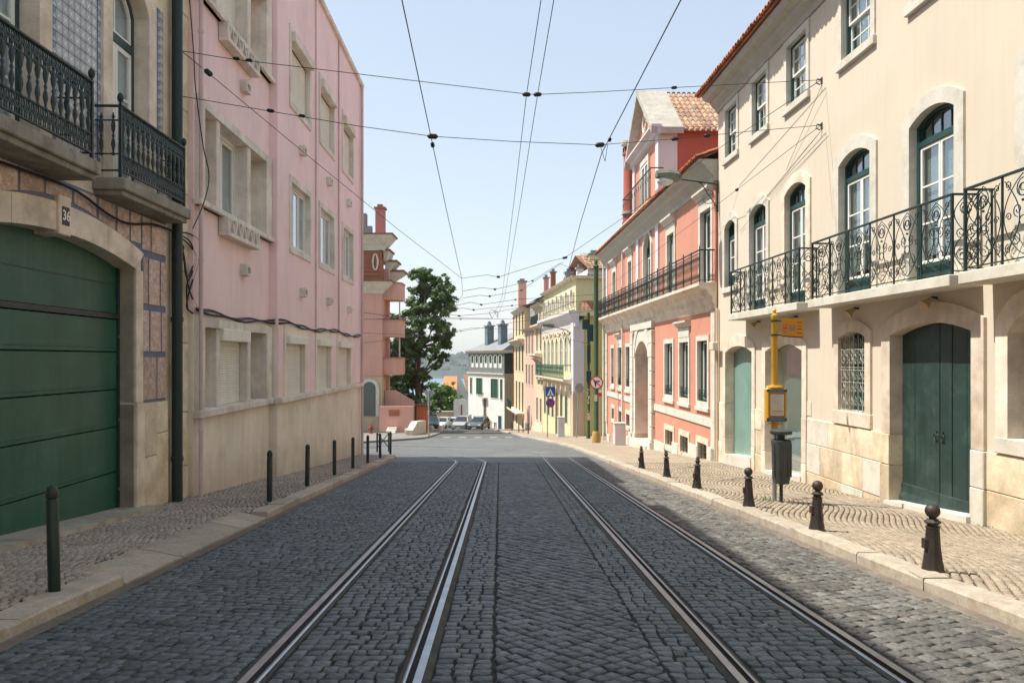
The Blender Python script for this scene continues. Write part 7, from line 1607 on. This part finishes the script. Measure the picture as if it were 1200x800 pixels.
# ------------------------------------------------------------------ overhead wires
def hY(py, h): return (h-CAMZ)/((420-py)/933+SL)      # distance of a point on a wire hanging h above the road
def WP(px, py, h): Y = hY(py, h); return at(px, py, Y)
def wire(pts, r, label, group=None, beads=(), name='overhead_wire'):
    r = r*.8
    o0 = Vector(pts[0]); t = empty(name, o0); tag(t, label, 'wire', group)
    mb = MB(); mb.tube([Vector(p)-o0 for p in pts], r, 5); mb.build('wire', M['wire'], t, smooth=True)
    for b, s_ in beads:
        b = Vector(b)-o0; i = min(range(len(pts)-1), key=lambda k: (Vector(pts[k])-o0-b).length); d = (Vector(pts[i+1])-Vector(pts[i])).normalized()
        mb = MB(); mb.tube([b-d*s_*1.6, b-d*s_, b+d*s_, b+d*s_*1.6], [s_*.3, s_*.8, s_*.8, s_*.3], 8); mb.build('insulator', M['cable'], t)
    return t
g1 = 'tram wires along the street'
behind = lambda a, b, y: Vector(a)+(Vector(a)-Vector(b))*((y-a[1])/(a[1]-b[1]))
def extend(pts): a = behind(pts[0], pts[1], -6); return [a]+pts
wire(extend([WP(471, 0, 6.56), WP(505, 160, 6.56), WP(523, 245, 6.56), WP(541, 326, 6.56), WP(542, 345, 6.5), WP(535, 357, 6.4), WP(512, 368, 6.4), WP(440, 374, 6.4)]), .010, 'contact wire above the left tracks, leftmost of the lengthwise wires', g1, [(WP(507, 170, 6.56), .05)])
wire(extend([WP(798, 0, 6.56), WP(705, 180, 6.56), WP(680, 262, 6.5), WP(666, 316, 6.5), WP(669, 330, 6.5)]), .011, 'contact wire above the right tracks, rightmost of the lengthwise wires', g1, [(WP(714.5, 164, 6.56), .04)])
wire(extend([WP(634, 0, 7.5), WP(617, 111, 7.5), WP(603, 230, 7.5), WP(588, 350, 7.5), WP(577, 373, 7.4)]), .009, 'left one of the two close parallel wires running down the middle of the sky', g1)
wire(extend([WP(649, 0, 7.5), WP(630, 111, 7.5), WP(611, 230, 7.5), WP(591, 350, 7.5), WP(582, 373, 7.4)]), .009, 'right one of the two close parallel wires running down the middle of the sky', g1)
A1 = P(213, 60, .12); B1 = FR.W(FR.Y(962, .1), .1, FR.Z(962, 94, .1)); m1, m2 = WP(617, 111, 7.5), WP(630, 111, 7.5)
def yl(px, a, b): # depth on the segment a-b (plan) at pixel column
    k = (px-600)/933; t_ = (k*a.y-a.x)/((b.x-a.x)-k*(b.y-a.y)); return a.y+(b.y-a.y)*t_
def on(px, py, a=None, b=None): a = a or A1; b = b or B1; return at(px, py, yl(px, a, b))
wire([A1, on(275, 70), on(345, 78), on(420, 87), on(520, 99), on(617, 110.5), on(630, 111), on(700, 108), on(790, 103), on(880, 98), B1], .008, 'upper span wire crossing from the pink corner to the cream house', 'span wires across the street', [(on(277, 69), .035), (on(292, 71), .035), (on(617, 111), .05), (on(630, 111), .05), (on(790, 103), .04)])
A2 = P(213, 113, .12); B2 = FR.W(FR.Y(962, .1), .1, FR.Z(962, 147, .1))
wire([A2, on(313, 130, A2, B2), on(420, 148, A2, B2), on(507, 160, A2, B2), on(600, 166, A2, B2), on(703, 170, A2, B2), on(790, 163, A2, B2), on(880, 154, A2, B2), B2], .008, 'lower span wire crossing from the pink corner to the cream house', 'span wires across the street', [(on(317, 130, A2, B2), .04), (on(354, 136, A2, B2), .035), (on(507, 160, A2, B2), .06), (on(703, 170, A2, B2), .06), (on(791, 163, A2, B2), .05), (on(829, 159, A2, B2), .05)])
q = on(703, 170, A2, B2); wire([q, WP(709, 189, 6.5)], .007, 'short drop wire left leg at the right contact wire hanger', 'hanger legs'); wire([on(712, 170, A2, B2), WP(709, 189, 6.5)], .007, 'short drop wire right leg at the right contact wire hanger', 'hanger legs')
E = WP(541, 326, 6.56)
wire([A1, A1.lerp(E, .25)+Vector((0, 0, -.05)), A1.lerp(E, .6)+Vector((0, 0, -.08)), E], .009, 'diagonal stay wire running from the pink corner down to the junction wires', None, [(A1.lerp(E, .045), .06)])
# fan of pull-off wires at the junction
C1 = at(841, 175, 24.0); 
def seg(L, r, lb, beads=()): return wire([at(px, py, Y) for px, py, Y in L], r, lb, 'pull-off wires fanning across the junction', [(at(px, py, Y), .05) for px, py, Y in beads])
wire([B1, at(841, 175, 22.5), at(732, 254, 27), at(662, 302, 29), at(640, 307, 29), at(584, 324.5, 27), at(571, 322, 26.5), E], .010, 'long pull-off wire from the cream house to the junction, highest of the fan', 'pull-off wires fanning across the junction', [(at(662, 302, 29), .06), (at(584, 324.5, 27), .05)])
wire([B2, at(863.5, 222.5, 21.5), at(846, 235.6, 23), at(725, 327, 38), at(699, 344, 43.3)], .008, 'stay wire from the cream house to the top of the green tram pole', None, [(at(863.5, 222.5, 21.5), .05)])
seg([(699, 325, 43.3), (655, 309, 40), (624, 329, 36), (580, 339, 32), (565, 337, 31), (543, 341, 29)], .012, 'second pull-off wire of the junction fan, below the longest one', [(624, 329, 36), (580, 339, 32)])
seg([(660, 307, 40), (611, 340, 37), (574, 347, 33), (562, 346, 32), (543, 349, 30)], .012, 'third pull-off wire of the junction fan', [(611, 340, 37), (574, 347, 33)])
seg([(699, 345, 43.3), (604, 351, 38), (564, 357, 34), (552, 354, 33), (530, 359, 33)], .013, 'fourth pull-off wire of the junction fan', [(604, 351, 38), (564, 357, 34)])
seg([(699, 352, 43.3), (600, 358, 40), (555, 363, 36), (543, 361, 35), (522, 363, 35)], .013, 'fifth pull-off wire of the junction fan', [(600, 358, 40), (555, 363, 36)])
seg([(650, 352, 55), (575, 367, 42), (538, 370, 38), (526, 368, 38), (504, 372, 38)], .014, 'sixth pull-off wire of the junction fan, nearest the tree', [(538, 370, 38), ])
seg([(424, 374, 40), (540, 374, 46), (600, 373.5, 52), (696, 364, 44)], .015, 'level span wire above the junction from the pink corner to the tram pole', [(540, 374, 46), (601, 373, 52)])
seg([(424, 366, 34), (470, 372, 36), (504, 372, 38), (576, 373, 44)], .013, 'curving wire from the pink corner toward the junction')
seg([(424, 402, 60), (540, 388, 62), (566, 384, 62), (600, 378, 62), (640, 372, 58)], .018, 'lower far wire sloping up to the yellow palace', [(540, 388, 62), (587, 381, 62)])
seg([(424, 390, 60), (500, 393, 66), (555, 384, 66), (604, 386, 66), (636, 391, 62)], .018, 'faint far wire sagging in front of the tall chimneys')
seg([(688, 402, 50), (650, 394, 56), (630, 386, 60)], .015, 'short wire beside the yellow palace street lamp')
seg([(577, 373, 42), (573, 366, 42), (576, 362.5, 42), (580, 366, 42), (584, 373, 42), (583, 366, 42), (579, 363, 42)], .02, 'small wire loop where the twin wires end above the junction')
for (a, b), lb in zip((((963, 100), (921, 200)), ((965, 150), (867, 271)), ((965, 150), (895, 234))), ('steep anchor stay on the cream wall from the upper wire hook', 'long anchor stay on the cream wall from the lower wire hook', 'short anchor stay on the cream wall from the lower wire hook')):
    wire([FR.W(FR.Y(a[0], .1), .1, FR.Z(a[0], a[1], .1)), FR.W(FR.Y(b[0], .03), .03, FR.Z(b[0], b[1], .03))], .006, lb, 'anchor stays on the cream wall')
for yy, zz_, lb in ((FR.Y(963), FR.Z(963, 94), 'upper iron wire hook on the cream wall'), (FR.Y(963), FR.Z(963, 147), 'lower iron wire hook on the cream wall')):
    t = empty('wire_hook', FR.W(yy, 0, zz_)); t.rotation_euler = cbd.rotation_euler; tag(t, lb, 'hook', 'wire hooks'); mb = MB(); mb.tube([(0, 0, 0), (0, .1, .02), (.02, .12, -.06), (0, .04, -.1)], .014, 5); mb.build('hook', M['ironrust'], t); MB().box(-.04, .04, 0, .015, -.08, .05).build('plate', M['ironrust'], t)

# ------------------------------------------------------------------ river haze
hz_m = bpy.data.materials.new('haze'); hz_m.use_nodes = True; hz_m.node_tree.nodes.clear()
pv = hz_m.node_tree.nodes.new('ShaderNodeVolumePrincipled'); pv.inputs['Color'].default_value = (.86, .92, 1, 1); pv.inputs['Density'].default_value = .00012; pv.inputs['Anisotropy'].default_value = .2
ho = hz_m.node_tree.nodes.new('ShaderNodeOutputMaterial'); hz_m.node_tree.links.new(pv.outputs[0], ho.inputs['Volume'])
tag(MB().box(-6000, 6000, -120, 9200, -63, 62).build('haze', hz_m), kind='stuff')
